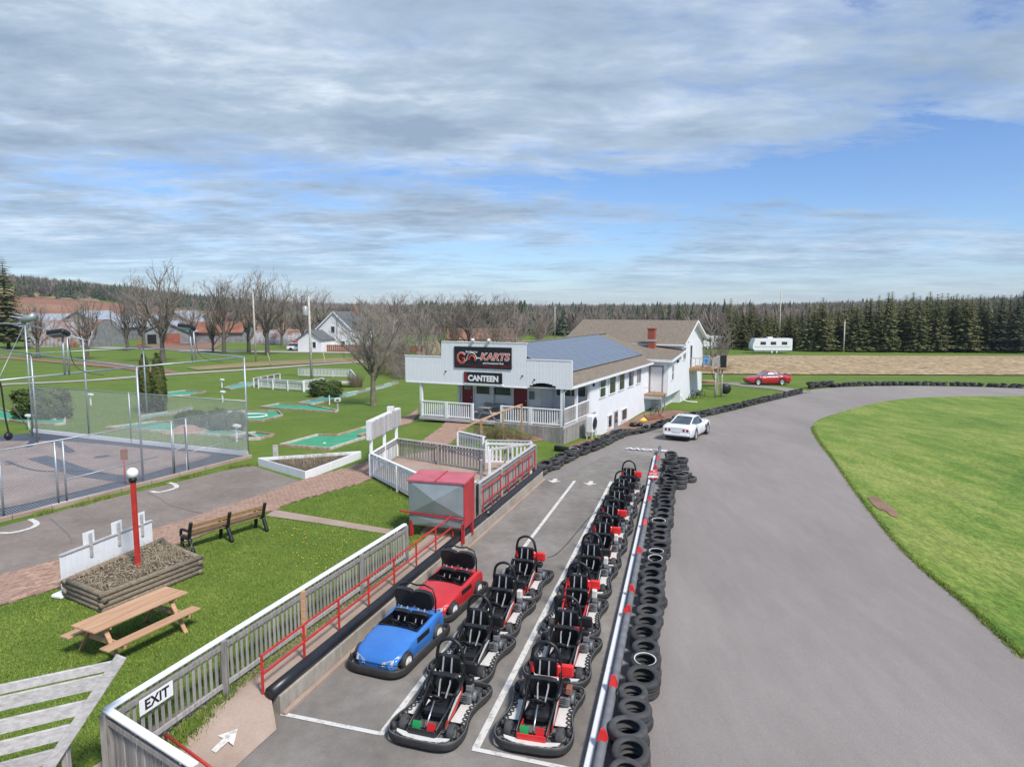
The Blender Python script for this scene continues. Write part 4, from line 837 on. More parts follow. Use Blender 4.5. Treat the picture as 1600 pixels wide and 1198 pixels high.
# slatted grey panel near the camera
A_ = Vector(at_y(190, 1025, 9.25)); Bq = at_z(0, 1065, A_.z); d2 = (Vector((Bq[0], Bq[1], A_.z)) - A_).normalized()
pn = thing('slatted_panel', 'tall weathered panel of wide grey horizontal planks with a slanting end board', 'fence')
sl_ = [0, .20, .52, .82, 1.12, 1.42, 1.72]
for i, dz in enumerate(sl_):
    e_ = A_ + d2 * (dz * .70 + .03) + Vector((0, 0, -dz - .10)); g_ = e_ + d2 * (3.6 - dz * .7); obj('plank', MB().bar(e_, g_, .04, .20 if i else .13, b=.006), MAT['greyplank'], pn)
nn_ = Vector((-d2.y, d2.x, 0)); nn_ = -nn_ if nn_.y > 0 else nn_
ev = d2 * .70 + Vector((0, 0, -1)); s0 = A_ + nn_ * .035; obj('end_board', MB().bar(s0 + Vector((0, 0, .02)), s0 + ev * 2.05, .05, .15, up=(0, 0, 1), b=.008), MAT['greyplank'], pn)
for t_ in (.75, 1.75, 3.0):
    b_ = A_ + d2 * t_ - nn_ * .07; zt = A_.z - .18 - max(0, (t_ < 1.5) * (1.5 - t_) * .9); obj('post', MB().bar((b_.x, b_.y, .4), (b_.x, b_.y, zt), .09, .09, up=(1, 0, 0), b=.008), MAT['greywood'], pn)

def picnic(label, x, y, z, rz, L_=2.35, mat='lumber', w=.74):
    t = thing('picnic_table', label, 'picnic table', (x, y, z), rz)
    for i in range(5): obj('table_plank', MB().box((0, (i - 2) * (w / 5), .75), (L_, w / 5 - .008, .038), b=.006), MAT[mat], t)
    for s_ in (-1, 1):
        for j in (0, 1): obj('bench_plank', MB().box((0, s_ * (.62 + j * .0) , .45), (L_, .26, .04), b=.006), MAT[mat], t) if j == 0 else None
        xx = s_ * (L_ / 2 - .32)
        for q in (-1, 1): obj('leg', MB().bar((xx, q * .16, .72), (xx + .002 * q, q * .66, 0), .038, .09, up=(1, 0, 0), b=.005), MAT[mat], t)
        obj('bench_bearer', MB().bar((xx + .04, -.75, .40), (xx + .04, .75, .40), .038, .12, b=.005), MAT[mat], t); obj('top_bearer', MB().bar((xx + .04, -.34, .705), (xx + .04, .34, .705), .038, .08, b=.005), MAT[mat], t)
        obj('brace', MB().bar((xx, 0, .44), (s_ * .22, 0, .71), .035, .08, up=(0, 1, 0), b=.004), MAT['paletimber' if mat == 'lumber' else mat], t)
    return t
tA = Vector(at_z(148, 973, YZ + .75)); tB = Vector(at_z(268, 928, YZ + .75)); tc_ = (tA + tB) / 2
tv_ = Vector(at_z(287, 934, YZ + .75)) - Vector(at_z(165, 988, YZ + .75)); tang = math.atan2(tv_.y, tv_.x)
picnic('reddish new wood picnic table standing alone on the lawn', *at_z(207, 950, YZ + .75), YZ, tang, 2.15)

# bench with black cast supports
bA, bB = Vector(at_z(300, 862, YZ)), Vector(at_z(408, 829, YZ)); bd_ = bB - bA
bn = thing('park_bench', 'long wooden slat bench with three black cast supports facing the pad', 'bench', ((bA.x + bB.x) / 2, (bA.y + bB.y) / 2, YZ), math.atan2(bd_.y, bd_.x)); bl = bd_.length + .2
for i in range(3): obj('seat_slat', MB().box((0, .10 + i * .13, .44), (bl, .11, .035), b=.006), MAT['oldlumber'], bn)
for i in range(2): obj('back_slat', MB().box((0, -.04 - i * .045, .62 + i * .17), (bl, .03, .13), rx=R(14), b=.006), MAT['oldlumber'], bn)
for s_ in (-.49, 0, .49):
    x_ = s_ * bl
    m = MB(); m.path(cr([(x_, .40, .0), (x_, .36, .22), (x_, .34, .40), (x_, .10, .42), (x_, -.02, .46), (x_, -.08, .70), (x_, -.14, .88)], 4), .055, 8); m.path(cr([(x_, -.22, 0), (x_, -.12, .22), (x_, -.03, .42)], 4), .06, 8); m.path(cr([(x_, .42, .42), (x_, .40, .60), (x_, .30, .64), (x_, -.06, .64)], 4), .042, 8)
    m.lathe([(0, .05), (.05, .03), (.055, 0), (.05, -.03), (0, -.05)], 10, c=(x_, -.15, .90)); obj('cast_support', m, MAT['black'], bn)

# log planter, soil, lamp post, white boards
pc = [Vector(at_z(*p, YZ)) for p in ((163, 957), (312, 896), (252, 868), (106, 934))]
pl = thing('log_planter', 'rectangular planter of stacked grey logs holding dead plants', 'planter')
for r_ in range(4):
    for i in range(4):
        a_, b_ = pc[i], pc[(i + 1) % 4]; ext = (b_ - a_).normalized() * (.10 if (i + r_) % 2 else -.05); z_ = YZ + .07 + r_ * .125
        obj('log', MB().path([(*(a_ - ext), z_), (*(a_.lerp(b_, .5)), z_ + random.uniform(-.01, .01)), (*(b_ + ext), z_)], .068, 10), MAT['logm'], pl)
ctr = sum(pc, Vector((0, 0))) / 4
obj('soil', xf(MB().grid([[(*(pc[0].lerp(pc[1], u)).lerp(pc[3].lerp(pc[2], u), v), YZ + .40 + .07 * math.sin(u * 3.1) * math.sin(v * 3.1) + random.uniform(-.02, .02)) for u in np.linspace(.01, .99, 22)] for v in np.linspace(.02, .98, 12)]), Matrix()), MAT['soil'], pl)
def stalks(n, poly_pts, z, hmin, hmax, spread, r=.006):
    m = MB()
    for _ in range(n):
        u, v = random.random(), random.random(); p = poly_pts[0].lerp(poly_pts[1], u).lerp(poly_pts[3].lerp(poly_pts[2], u), v)
        h = random.uniform(hmin, hmax); dx, dy = random.gauss(0, spread), random.gauss(0, spread)
        m.path([(p.x, p.y, z), (p.x + dx * .4, p.y + dy * .4, z + h * .7), (p.x + dx * 1.2, p.y + dy * 1.2, z + h * (.9 - min(.8, abs(dx) + abs(dy)) * .5))], [r, r * .7, r * .3], 3, cap=False)
    return m
in4 = [ctr + (p - ctr) * .9 for p in pc]
tag(obj('dead_plants', stalks(420, in4, YZ + .40, .05, .30, .16, .008), MAT['straw'], kind='stuff'), 'tangle of dead stalks and dry leaves in the log planter', 'plants')
tag(obj('dead_plants', stalks(26, [ctr + (p - ctr) * Vector((.35, .35)).x + (pc[1] - ctr) * .55 for p in pc], YZ + .40, .3, .75, .35), MAT['straw'], kind='stuff'), 'long pale grass stalks leaning over the planter end by the bench', 'plants')
lit = MB()
for _ in range(430):
    u, v = random.uniform(.03, .97), random.uniform(.05, .95); p = pc[0].lerp(pc[1], u).lerp(pc[3].lerp(pc[2], u), v); z_ = YZ + .43 + .07 * math.sin(u * 3.1) * math.sin(v * 3.1) + random.uniform(-.01, .03); a_ = random.random() * 6.3; s_ = random.uniform(.018, .05); c_ = Vector((math.cos(a_), math.sin(a_))); n_ = Vector((-c_.y, c_.x))
    q_ = [p + c_ * s_, p + n_ * s_ * .5, p - c_ * s_, p - n_ * s_ * .5]; lit.add([(w.x, w.y, z_ + random.uniform(-.015, .02)) for w in q_], [(0, 1, 2, 3)])
tag(obj('leaf_litter', lit, MAT['plantlitter'], kind='stuff'), 'pale dead leaves strewn over the soil of the log planter', 'leaves')
lx, ly = at_z(216, 887, YZ + .42); lp = thing('lamp_post', 'red square post with white globe lamp rising from the log planter', 'lamp post', (lx, ly, YZ))
top = at_y(207, 746, ly)[2] - YZ
obj('post', MB().box((0, 0, top / 2 - .05), (.105, .105, top - .1), b=.01), MAT['redp'], lp); obj('collar', MB().lathe([(0, top - .1), (.09, top - .1), (.10, top - .03), (.07, top), (0, top)], 14), MAT['black'], lp)
obj('globe', MB().lathe([(.14 * math.sin(a_), top + .12 - .14 * math.cos(a_)) for a_ in np.linspace(0, math.pi, 14)], 20), MAT['globe'], lp)
wA, wB = Vector(at_z(97, 930, YZ)), Vector(at_z(240, 866, YZ)); wd = (wB - wA).normalized(); wl_ = (wB - wA).length
wf_ = thing('board_fence', 'short white board fence with three raised tabs behind the log planter', 'fence', (wA.x, wA.y, YZ), math.atan2(wd.y, wd.x)); k = int(wl_ / .16)
for i in range(k): obj('board', MB().box(((i + .5) * wl_ / k, 0, .5), (wl_ / k - .012, .025, 1.0), b=.004), MAT['whitep'], wf_)
obj('cap_rail', MB().bar((0, 0, 1.02), (wl_, 0, 1.02), .09, .045, b=.006), MAT['greyplank'], wf_)
for u in (.30, .60, .87):
    obj('tab_board', MB().box((u * wl_, .03, 1.10), (.34, .025, .50), b=.004), MAT['whitep'], wf_); obj('tab_post', MB().box((u * wl_, -.035, 1.0), (.08, .04, .62), b=.006), MAT['greyplank'], wf_)
obj('foot', MB().box((-.02, -.05, .05), (.38, .34, .1), b=.03), MAT['whitep'], wf_)

# ------------------------------------------------------------------ fenced pool with tall frame
def gp(px, py): return Vector((*on_ground(px, py), 0))
pA = gp(388, 714); pE = gp(52, 677); pL = gp(-55, 826); pEL = gp(-90, 690)
struct('pool_rim', drape([tuple(p[:2]) for p in (pA, pE, pEL, pL)], .03, 1., 'pool_rim', MAT['tarp']))
ctr4 = (pA + pE + pEL + pL) / 4
innr = og([(330, 712), (262, 733), (120, 770), (0, 797), (-60, 806), (-60, 700), (60, 690), (120, 692), (230, 702)])
struct('pool_floor', drape(cr([tuple(p) for p in innr], 4, True), .05, .8, 'pool_floor', MAT['poolfloor']))
for pts, w_ in (([(58, 716), (90, 726), (130, 740), (180, 748), (215, 752)], .8), ([(85, 692), (100, 700), (112, 708)], .35), ([(45, 700), (52, 690), (58, 684)], .3), ([(148, 716), (160, 715), (170, 713)], .35), ([(10, 722), (40, 733), (70, 738), (120, 738), (165, 742)], .12)):
    strip('wrinkled_liner', cr(og(pts), 5), w_, .065, 'tarp')
kb = thing('pool_kerb', 'timber and concrete kerb between the fenced pool and the old asphalt pad', 'kerb'); d_ = (pL - pA).normalized()
for i in range(9):
    a_, b_ = pA.lerp(pL, i / 9), pA.lerp(pL, (i + 1) / 9); a_ = a_ + Vector((-d_.y, d_.x, 0)) * .2; b_ = b_ + Vector((-d_.y, d_.x, 0)) * .2
    obj('kerb_block', MB().bar((a_.x, a_.y, gz(a_.x, a_.y) + .07), (b_.x - d_.x * .02, b_.y - d_.y * .02, gz(b_.x, b_.y) + .07), .16, .17, b=.02), MAT['concrete'], kb)
a_, b_ = pA, pE; tag(obj('edge_board', MB().bar((a_.x, a_.y, gz(a_.x, a_.y) + .16), (b_.x, b_.y, gz(b_.x, b_.y) + .16), .05, .22, b=.01), MAT['whitew']), 'pale board edging the back of the fenced pool', 'board')
cf = thing('chain_link_fence', 'chain link fence on galvanised posts around the drained pool', 'fence')
def wires(a_, b_, z0, z1, pitch=.10, r=.0042):
    a_, b_ = Vector((a_.x, a_.y, 0)), Vector((b_.x, b_.y, 0)); L_ = (b_ - a_).length; d = (b_ - a_) / L_; H = z1 - z0; za, zb = gz(a_.x, a_.y), gz(b_.x, b_.y); m = MB()
    for sgn in (1, -1):
        s_ = -H
        while s_ < L_ + H:
            u0, u1 = s_, s_ + sgn * H; v0, v1 = 0., 1.
            if u1 != u0:
                for lim in (0, L_):
                    tt = (lim - u0) / (u1 - u0)
                    if 0 < tt < 1:
                        if (u0 < 0) if lim == 0 else (u0 > L_): v0 = max(v0, tt)
                        else: v1 = min(v1, tt)
            ua, ub = u0 + (u1 - u0) * v0, u0 + (u1 - u0) * v1
            if v1 > v0 and -1e-6 <= ua <= L_ + 1e-6 and -1e-6 <= ub <= L_ + 1e-6:
                pa = a_ + d * ua; pb = a_ + d * ub; ga = za + (zb - za) * ua / L_; gb = za + (zb - za) * ub / L_
                m.path([(pa.x, pa.y, ga + z0 + H * v0), (pb.x, pb.y, gb + z0 + H * v1)], r, 3, cap=False, sm=False)
            s_ += pitch
    return m
FH = 2.35
mF = lambda u: pA.lerp(pL, u)
uB = .40
obj('wire_mesh', wires(pA, pL, .05, FH), MAT['wire'], cf, kind='stuff'); obj('wire_mesh', wires(pA, pE, .05, FH + .3), MAT['wire'], cf, kind='stuff')
def post(a_, h, r=.035, parent=None): obj('post', MB().tube((a_.x, a_.y, gz(a_.x, a_.y)), (a_.x, a_.y, gz(a_.x, a_.y) + h), r, n=9), MAT['galv'], parent or cf)
def rail(a_, za, b_, zb, r=.022, parent=None, nm='rail'): obj(nm, MB().path([(a_.x, a_.y, gz(a_.x, a_.y) + za), (b_.x, b_.y, gz(b_.x, b_.y) + zb)], r, 8), MAT['galv'], parent or cf)
for u in (.28, .34, .72, .745, .9): post(mF(u), FH)
post(pA.lerp(pE, .5), FH + .3); post(pE, FH + .3)
rail(pA, FH, pL, FH); rail(pA, FH + .3, pE, FH + .3); rail(pA, .08, pL, .08, .015); rail(pA.lerp(pE, .0), .3, pA.lerp(pE, .1), .3)
rail(pA, 1.0, mF(.28), .85, .018, nm='brace'); rail(mF(.4), 1.0, mF(.72), .9, .018, nm='brace')
gt = thing('gate', 'narrow chain link gate of galvanised tube in the pool fence', 'gate')
g0, g1 = mF(.285), mF(.335); obj('gate_frame', MB().path([(g0.x, g0.y, gz(g0.x, g0.y) + .12), (g0.x, g0.y, gz(g0.x, g0.y) + 2.0), (g1.x, g1.y, gz(g1.x, g1.y) + 2.0), (g1.x, g1.y, gz(g1.x, g1.y) + .12)], .022, 8, True), MAT['galv'], gt); rail(g0, 1.1, g1, 1.1, .018, gt)
frm = thing('pole_frame', 'tall open frame of grey steel tubes rising over the fenced pool', 'frame')
def tallpost(bx, by, tx_, ty_):
    b_ = on_ground(bx, by); t_ = at_y(tx_, ty_, b_[1]); q = Vector((b_[0], b_[1], 0)); h = t_[2] - gz(*b_); post(q, h, .045, frm); return Vector((b_[0], b_[1], t_[2]))
tA_ = tallpost(388, 713, 381, 558); tB_ = tallpost(224, 753, 215, 573); tC_ = tallpost(230, 649, 225, 543); tD_ = tallpost(140, 686, 133, 530); tE_ = tallpost(52, 677, 41, 506); tE2 = tallpost(59, 693, 54, 553)
tL_ = Vector(at_y(-60, 600, 21.5)); tM = Vector(at_y(-60, 504, 40)); tN = Vector(at_y(-60, 536, 31)); tQ = Vector(at_y(-60, 558, 43))
for a_, b_ in ((tA_, tB_), (tB_, tL_), (tB_, tE2), (tE2, tN), (tA_, tC_), (tC_, tQ), (tE_, tD_), (tE_, tM), (tD_, tC_)): obj('top_tube', MB().tube(a_, b_, .032 if a_ is not tD_ else .015, n=8), MAT['galv'], frm)
obj('guy_tube', MB().tube(tE_, Vector(at_y(-6, 600, 34)), .02, n=6), MAT['galv'], frm); obj('guy_tube', MB().tube(Vector(at_y(4, 612, 30)), Vector((*on_ground(53, 678), .5)), .02, n=6), MAT['galv'], frm)
obj('power_cable', MB().path(cr([at_y(0, 596, 29), at_y(3, 612, 29), at_y(8, 650, 29), at_y(14, 678, 29)], 5), .035, 6), MAT['black'], frm); obj('cable_drum', MB().lathe([(0, -.12), (.14, -.1), (.19, 0), (.14, .1), (0, .12)], 14, c=at_y(13, 681, 29), axis='x'), MAT['black'], frm)
def flood(name, label, base, topp, y, tilt):
    f = thing(name, label, 'floodlight'); b_, t_ = Vector(at_y(*base, y)), Vector(at_y(*topp, y)); o2 = .22
    for s_ in (-.08, .08): obj('upright', MB().tube((b_.x + s_, b_.y, b_.z), (t_.x + s_, t_.y, t_.z), .035, n=7), MAT['galv'], f)
    obj('lamp_housing', MB().box((t_.x - .15, t_.y - .1, t_.z + .08), (.62, .45, .16), rx=R(-20), ry=R(tilt), b=.03), MAT['black'], f); obj('lamp_glass', MB().box((t_.x - .15, t_.y - .16, t_.z + .0), (.5, .34, .02), rx=R(-20), ry=R(tilt)), MAT['paleglass'], f)
    obj('wire', MB().path(cr([(t_.x + .1, t_.y, t_.z), (t_.x + .25, t_.y, t_.z - 1.0), (t_.x + .7, t_.y, b_.z + .1), (t_.x + 1.3, t_.y, b_.z)], 5), .012, 4), MAT['black'], f)
flood('floodlight', 'black floodlight on twin grey uprights above the left part of the pool frame', (105, 586), (101, 524), 24.5, -8)
flood('floodlight', 'black floodlight on twin grey uprights above the middle of the pool frame', (304, 566), (299, 514), 29.5, 6)
lt = thing('floodlight', 'grey tubular lamp fixed to the highest corner of the pool frame', 'floodlight'); obj('lamp_housing', MB().tube(tE_ + Vector((-.1, 0, .15)), tE_ + Vector((.6, 0, .45)), .17, .2, n=12), MAT['tank'], lt); obj('bracket', MB().tube(tE_, tE_ + Vector((.2, 0, .25)), .03, n=6), MAT['black'], lt)
bx_ = thing('post_box', 'small dark red box fixed on a tube of the pool frame', 'box'); q = tC_ + Vector((-.25, 0, .15)); obj('box', MB().box(q, (.28, .2, .3), b=.02), MAT['rustroof'], bx_); obj('clamp', MB().box(q - Vector((0, 0, .19)), (.12, .12, .1)), MAT['galv'], bx_)
sn = thing('small_sign', 'small brown sign on a thin red stake inside the chain link fence', 'sign', (*on_ground(196, 757), YZ)); obj('stake', MB().tube((0, 0, 0), (0, 0, 1.2), .03, n=6), MAT['redp'], sn); obj('board', MB().box((0.02, 0, 1.3), (.26, .04, .42), rz=.5, b=.02), MAT['rustroof'], sn)

# ------------------------------------------------------------------ mini golf
def golf(label, pts, bricky='timber', h=.12, felt='felt', cup=None):
    P = [Vector(on_ground(*p)) for p in pts]; n = len(P); c_ = sum(P, Vector((0, 0))) / n
    g = thing('golf_hole', label, 'golf hole'); z = max(gz(p.x, p.y) for p in P) + .02
    link('felt', drape([tuple(p) for p in P], .03, .7, 'felt', MAT[felt]), g)
    for i in range(n):
        a_, b_ = P[i], P[(i + 1) % n]; L_ = (b_ - a_).length; m = max(1, round(L_ / 2.2))
        for j in range(m):
            p, q = a_.lerp(b_, j / m + .003), a_.lerp(b_, (j + 1) / m - .003)
            obj('edging', MB().bar((p.x, p.y, gz(p.x, p.y) + h / 2), (q.x, q.y, gz(q.x, q.y) + h / 2), .13, h + .02, b=.012), MAT[bricky if (i + j) % 3 else 'paletimber'], g)
    if cup: x, y = on_ground(*cup); obj('cup', MB().lathe([(0, .05), (.08, .055), (.09, .04)], 12, c=(x, y, gz(x, y))), MAT['signwhite'], g)
    return g
golf('wide green mini golf hole nearest the white sign stand, kinked at its right end', [(438, 697), (497, 681), (526, 682), (600, 661), (612, 665), (560, 682), (570, 685), (515, 703)], cup=(507, 693))
golf('hexagonal green mini golf hole with inner ring left of the canteen lawn', [(350, 645), (386, 644), (434, 643), (441, 650), (410, 659), (352, 658)], cup=None)
golf('long green mini golf hole with red brick edge left of the lawn tree', [(408, 637), (436, 632), (482, 634), (528, 643), (524, 645), (440, 640)])
golf('narrow green mini golf ramp leading from the hedge towards the canteen corner', [(466, 631), (500, 622), (560, 612), (600, 602), (620, 597), (622, 600), (600, 606), (540, 621), (486, 633)], felt='feltblue')
golf('small green mini golf hole by the right corner of the pool frame', [(354, 683), (400, 677), (428, 681), (408, 687), (385, 688)])
golf('long green mini golf hole seen through the fence with brick mound', [(165, 670), (245, 660), (330, 668), (390, 680), (405, 686), (392, 686), (300, 678), (235, 674)])
golf('green mini golf hole in front of the trimmed hedge on the left', [(-30, 636), (0, 640), (50, 652), (86, 657), (98, 640), (104, 638), (101, 663), (85, 665), (40, 662), (-30, 652)])
golf('thin green mini golf hole behind the cedar pair', [(255, 615), (290, 611), (322, 613), (298, 618), (262, 620)])
golf('green mini golf strip running to the back corner of the white pen', [(350, 607), (380, 598), (398, 598), (398, 602), (362, 610)], felt='feltblue')
golf('straight narrow mini golf hole behind the near fence posts', [(218, 652), (262, 645), (300, 637), (300, 641), (262, 650), (222, 657)], felt='feltblue')
md = thing('brick_mound', 'small sloped brick mound on the fenced mini golf hole', 'mound', (*on_ground(291, 676), gz(*on_ground(291, 676)))); obj('mound', MB().add([(-.95, -.5, 0), (.95, -.5, 0), (.95, .5, 0), (-.95, .5, 0), (-.35, -.2, .42), (.35, -.2, .42), (.35, .2, .42), (-.35, .2, .42)], [(4, 5, 6, 7), (0, 1, 5, 4), (1, 2, 6, 5), (2, 3, 7, 6), (3, 0, 4, 7)]), MAT['brick'], md); obj('base_course', MB().box((0, 0, .04), (2.1, 1.2, .1), b=.02), MAT['brick'], md)
ring_c = on_ground(392, 651); rg = thing('ring_kerb', 'white ring kerb lying in the hexagonal mini golf hole', 'kerb'); obj('ring', MB().path([(ring_c[0] + 1.05 * math.cos(a_), ring_c[1] + .8 * math.sin(a_), gz(*ring_c) + .08) for a_ in np.linspace(0, 2 * math.pi, 26)[:-1]], .05, 7, True), MAT['whitew'], rg); obj('bracket', MB().box((ring_c[0] + 1.05, ring_c[1], gz(*ring_c) + .08), (.12, .12, .14)), MAT['whitew'], rg)
for i, (px, py, lab) in enumerate([(142, 633, 'white T-shaped score post beside the first fence mast'), (46, 672, 'white score post near the left fence corner'), (347, 606, 'white score post standing farthest up the golf lawn'), (348, 628, 'white score post behind the clipped shrubs'), (370, 690, 'white score post beside the right corner of the pool fence')]):
    x, y = on_ground(px, py); s_ = thing('score_post', lab, 'post', (x, y, gz(x, y)), R(-20)); obj('post', MB().box((0, 0, .4), (.09, .09, .8), b=.01), MAT['whitep'], s_); obj('tray', MB().box((.06, 0, .84), (.36, .26, .12), b=.015, ry=.12), MAT['whitep'], s_)
for px, py, lab in ((528, 642, 'small ball dispenser on a pale post at the end of the long golf hole'),):
    x, y = on_ground(px, py); s_ = thing('dispenser', lab, 'dispenser', (x, y, gz(x, y))); obj('post', MB().box((0, 0, .35), (.1, .1, .7), b=.01), MAT['paletimber'], s_); obj('box', MB().box((0, 0, .80), (.42, .3, .24), b=.02), MAT['plate'], s_); obj('slot', MB().box((.04, -.152, .80), (.22, .01, .1)), MAT['black'], s_)
x, y = on_ground(515, 632); s_ = thing('marker_post', 'thin white marker post beside the golf ramp', 'post', (x, y, gz(x, y))); obj('post', MB().box((0, 0, .35), (.08, .08, .7), b=.01), MAT['whitep'], s_); obj('cap', MB().box((0, 0, .71), (.1, .1, .03)), MAT['whitep'], s_)
# far white pen
wp = [on_ground(*p) for p in [(405, 607), (475, 612), (505, 606), (555, 600), (548, 590), (466, 588)]]
for a_, b_, lab, h in ((wp[0], wp[1], 'white picket fence panel in front of the bumper pen on the golf lawn', 1.0), (wp[1], wp[2], 'white fence panel of the pen hidden behind the rounded hedge', 1.0), (wp[3], wp[4], 'right end panel of the grey pen beyond the hedge', 1.0), (wp[4], wp[5], 'back panel of the grey pen beside the utility pole', 1.0)):
    fence('picket_fence', lab, a_, b_, h, .2, .1, pm='whitew', rm='whitew', posts='whitep', post_every=2.5)
a_, b_ = on_ground(396, 605), on_ground(437, 596); fence('picket_fence', 'left rear grey fence panel of the golf lawn pen', a_, b_, .9, .2, .1, pm='greywood', posts='whitep')
x, y = on_ground(510, 603); dk = thing('pen_deck', 'pale wooden deck boards inside the golf lawn pen', 'deck', (x, y, gz(x, y) + .45), R(-15))
for i in range(7): obj('deck_board', MB().box((0, i * .3 - .9, 0), (6, .27, .05), b=.01), MAT['paletimber'], dk)
# triangular white planter
tp = [Vector(on_ground(*p)) for p in ((404, 727), (478, 749), (564, 716))]; tpl = thing('triangle_planter', 'low white board planter of triangular shape beside the brick path', 'planter')
for i in range(3):
    p, q = tp[i], tp[(i + 1) % 3]; obj('board', MB().bar((p.x, p.y, gz(p.x, p.y) + .17), (q.x, q.y, gz(q.x, q.y) + .17), .05, .36, b=.01), MAT['whitep'], tpl)
cc = (tp[0] + tp[1] + tp[2]) / 3; link('soil', drape([tuple(cc + (p - cc) * .95) for p in tp], .22, .4, 'soil', MAT['soil']), tpl)
i3 = [cc + (p - cc) * .75 for p in tp]; tag(obj('weeds', stalks(240, [i3[0], i3[1], i3[2], i3[0].lerp(i3[2], .5)], gz(cc.x, cc.y) + .22, .1, .55, .15), MAT['straw'], kind='stuff'), 'dry weeds growing in the white triangular planter', 'weeds')
x, y = on_ground(431, 719); o = thing('stub_post', 'short tan wooden stub post at the tip of the triangular planter', 'post', (x, y, gz(x, y))); obj('post', MB().box((0, 0, .3), (.22, .14, .75), b=.015), MAT['paletimber'], o); obj('cap', MB().box((0, 0, .69), (.24, .16, .03)), MAT['paletimber'], o)

# ------------------------------------------------------------------ queue pen, sign stand, tank
q0 = at_z(581, 748, YZ); q1 = at_z(648, 758, YZ); q2 = wpt(11.45, .35)[:2]; q3 = wpt(WL + .1, .35)[:2]; q4 = at_z(716, 700, .5); q5 = at_z(620, 718, .5)
pz = YZ + .03
struct('pen_floor', drape([q0, wpt(11.4, 1.9)[:2], q2, q3, q4, q5], .05, .5, 'pen_floor', MAT['concrete']))
e0, e1 = at_z(735, 757, YZ), at_z(738, 830, YZ)
fence('picket_fence', 'front white-railed fence of the queue pen under the sign stand', q0, wpt(11.6, 2.2)[:2], 1.05, .19, .09, zb=pz, pm='whitew', rm='whitep', capm='whitep', posts='whitep')
fence('picket_fence', 'left end fence of the queue pen below the sign stand', q0, q5, 1.05, .19, .09, zb=pz, pm='whitew', posts='whitep')
fence('picket_fence', 'rear grey fence of the queue pen facing the brick path', q5, at_z(757, 742, YZ), 1.05, .17, .1, zb=pz, capm='greyplank')
fence('board_fence', 'tight grey board fence beside the red tank at the pen corner', wpt(11.6, 2.2)[:2], wpt(11.35, .4)[:2], 1.35, .125, .12, zb=pz - .2, capm='whitew')
fence('board_fence', 'close-boarded grey fence of the queue pen along the pit wall', wpt(11.4, .30)[:2], wpt(WL, .30)[:2], 1.1, .125, .12, zb=pz, capm='greyplank')
fence('picket_fence', 'white picket fence at the back of the queue pen below the canteen ramp', at_z(717, 713, .5), at_z(757, 725, .45), 1.2, .19, .09, zb=.5, pm='whitep', rm='whitep', capm='whitep', posts='whitep')
fence('picket_fence', 'second white picket fence panel behind the queue pen', at_z(760, 727, .45), wpt(WL + .5, .6)[:2], 1.15, .19, .09, zb=.45, pm='whitep', rm='whitep', capm='greyplank', posts='whitep')
for i, (px, py) in enumerate([(746, 800), (752, 762), (789, 742), (797, 738)]):
    x, y = at_z(px, py, YZ); o = thing('queue_post', ['grey queue post nearest the red tank', 'tall grey queue post in mid pen', 'left post of the pair at the pen gate', 'right post of the pair at the pen gate'][i], 'post', (x, y, YZ)); obj('post', MB().box((0, 0, .55), (.1, .1, 1.15), b=.01), MAT['greywood'], o); obj('cap', MB().box((0, 0, 1.135), (.115, .115, .02)), MAT['greyplank'], o)
x, y = at_z(765, 750, YZ); o = thing('gate_post', 'white post carrying the long grey crossrail in the queue pen', 'post', (x, y, YZ)); obj('post', MB().box((0, 0, .65), (.12, .12, 1.3), b=.012), MAT['whitep'], o); e_ = Vector(wpt(WL - .1, .35)[:2]) - Vector((x, y)); obj('crossrail', MB().bar((0, 0, 1.28), (e_.x, e_.y, 1.22), .07, .10, b=.008), MAT['greyplank'], o)
sgn = thing('sign_stand', 'weathered sign box on three white posts above the queue pen', 'sign')
P0, P1 = Vector(q0), Vector(q5).lerp(Vector(q0), 0.0); dd = Vector(q5) - Vector(q0); zt = at_y(582, 690, q0[1])[2]; zq = at_y(582, 660, q0[1])[2]
for u in (0, .5, 1.0): p = P0 + dd * u; obj('post', MB().box((p.x, p.y, (pz + zt) / 2), (.13, .13, zt - pz + .2), b=.012), MAT['whitep'], sgn)
up_ = dd.normalized(); a_, b_ = P0 - up_ * .25, P0 + dd + up_ * .35; obj('box', MB().bar((a_.x, a_.y, (zt + zq) / 2 + .1), (b_.x, b_.y, (zt + zq) / 2 + .1), .22, zq - zt, b=.01), MAT['whitew'], sgn)
nq = Vector((up_.y, -up_.x)) * .125
k = 16
for i in range(k): p, q = a_.lerp(b_, (i + .06) / k), a_.lerp(b_, (i + .94) / k); obj('slat', MB().bar((p.x + nq.x, p.y + nq.y, (zt + zq) / 2 + .1), (q.x + nq.x, q.y + nq.y, (zt + zq) / 2 + .1), .02, (zq - zt) * random.uniform(.82, .96), b=.003), MAT['greyplank'], sgn)
p = a_.lerp(b_, .72); obj('speaker_box', MB().box((p.x, p.y, zq + .2), (.3, .3, .22), b=.02), MAT['plate'], sgn)
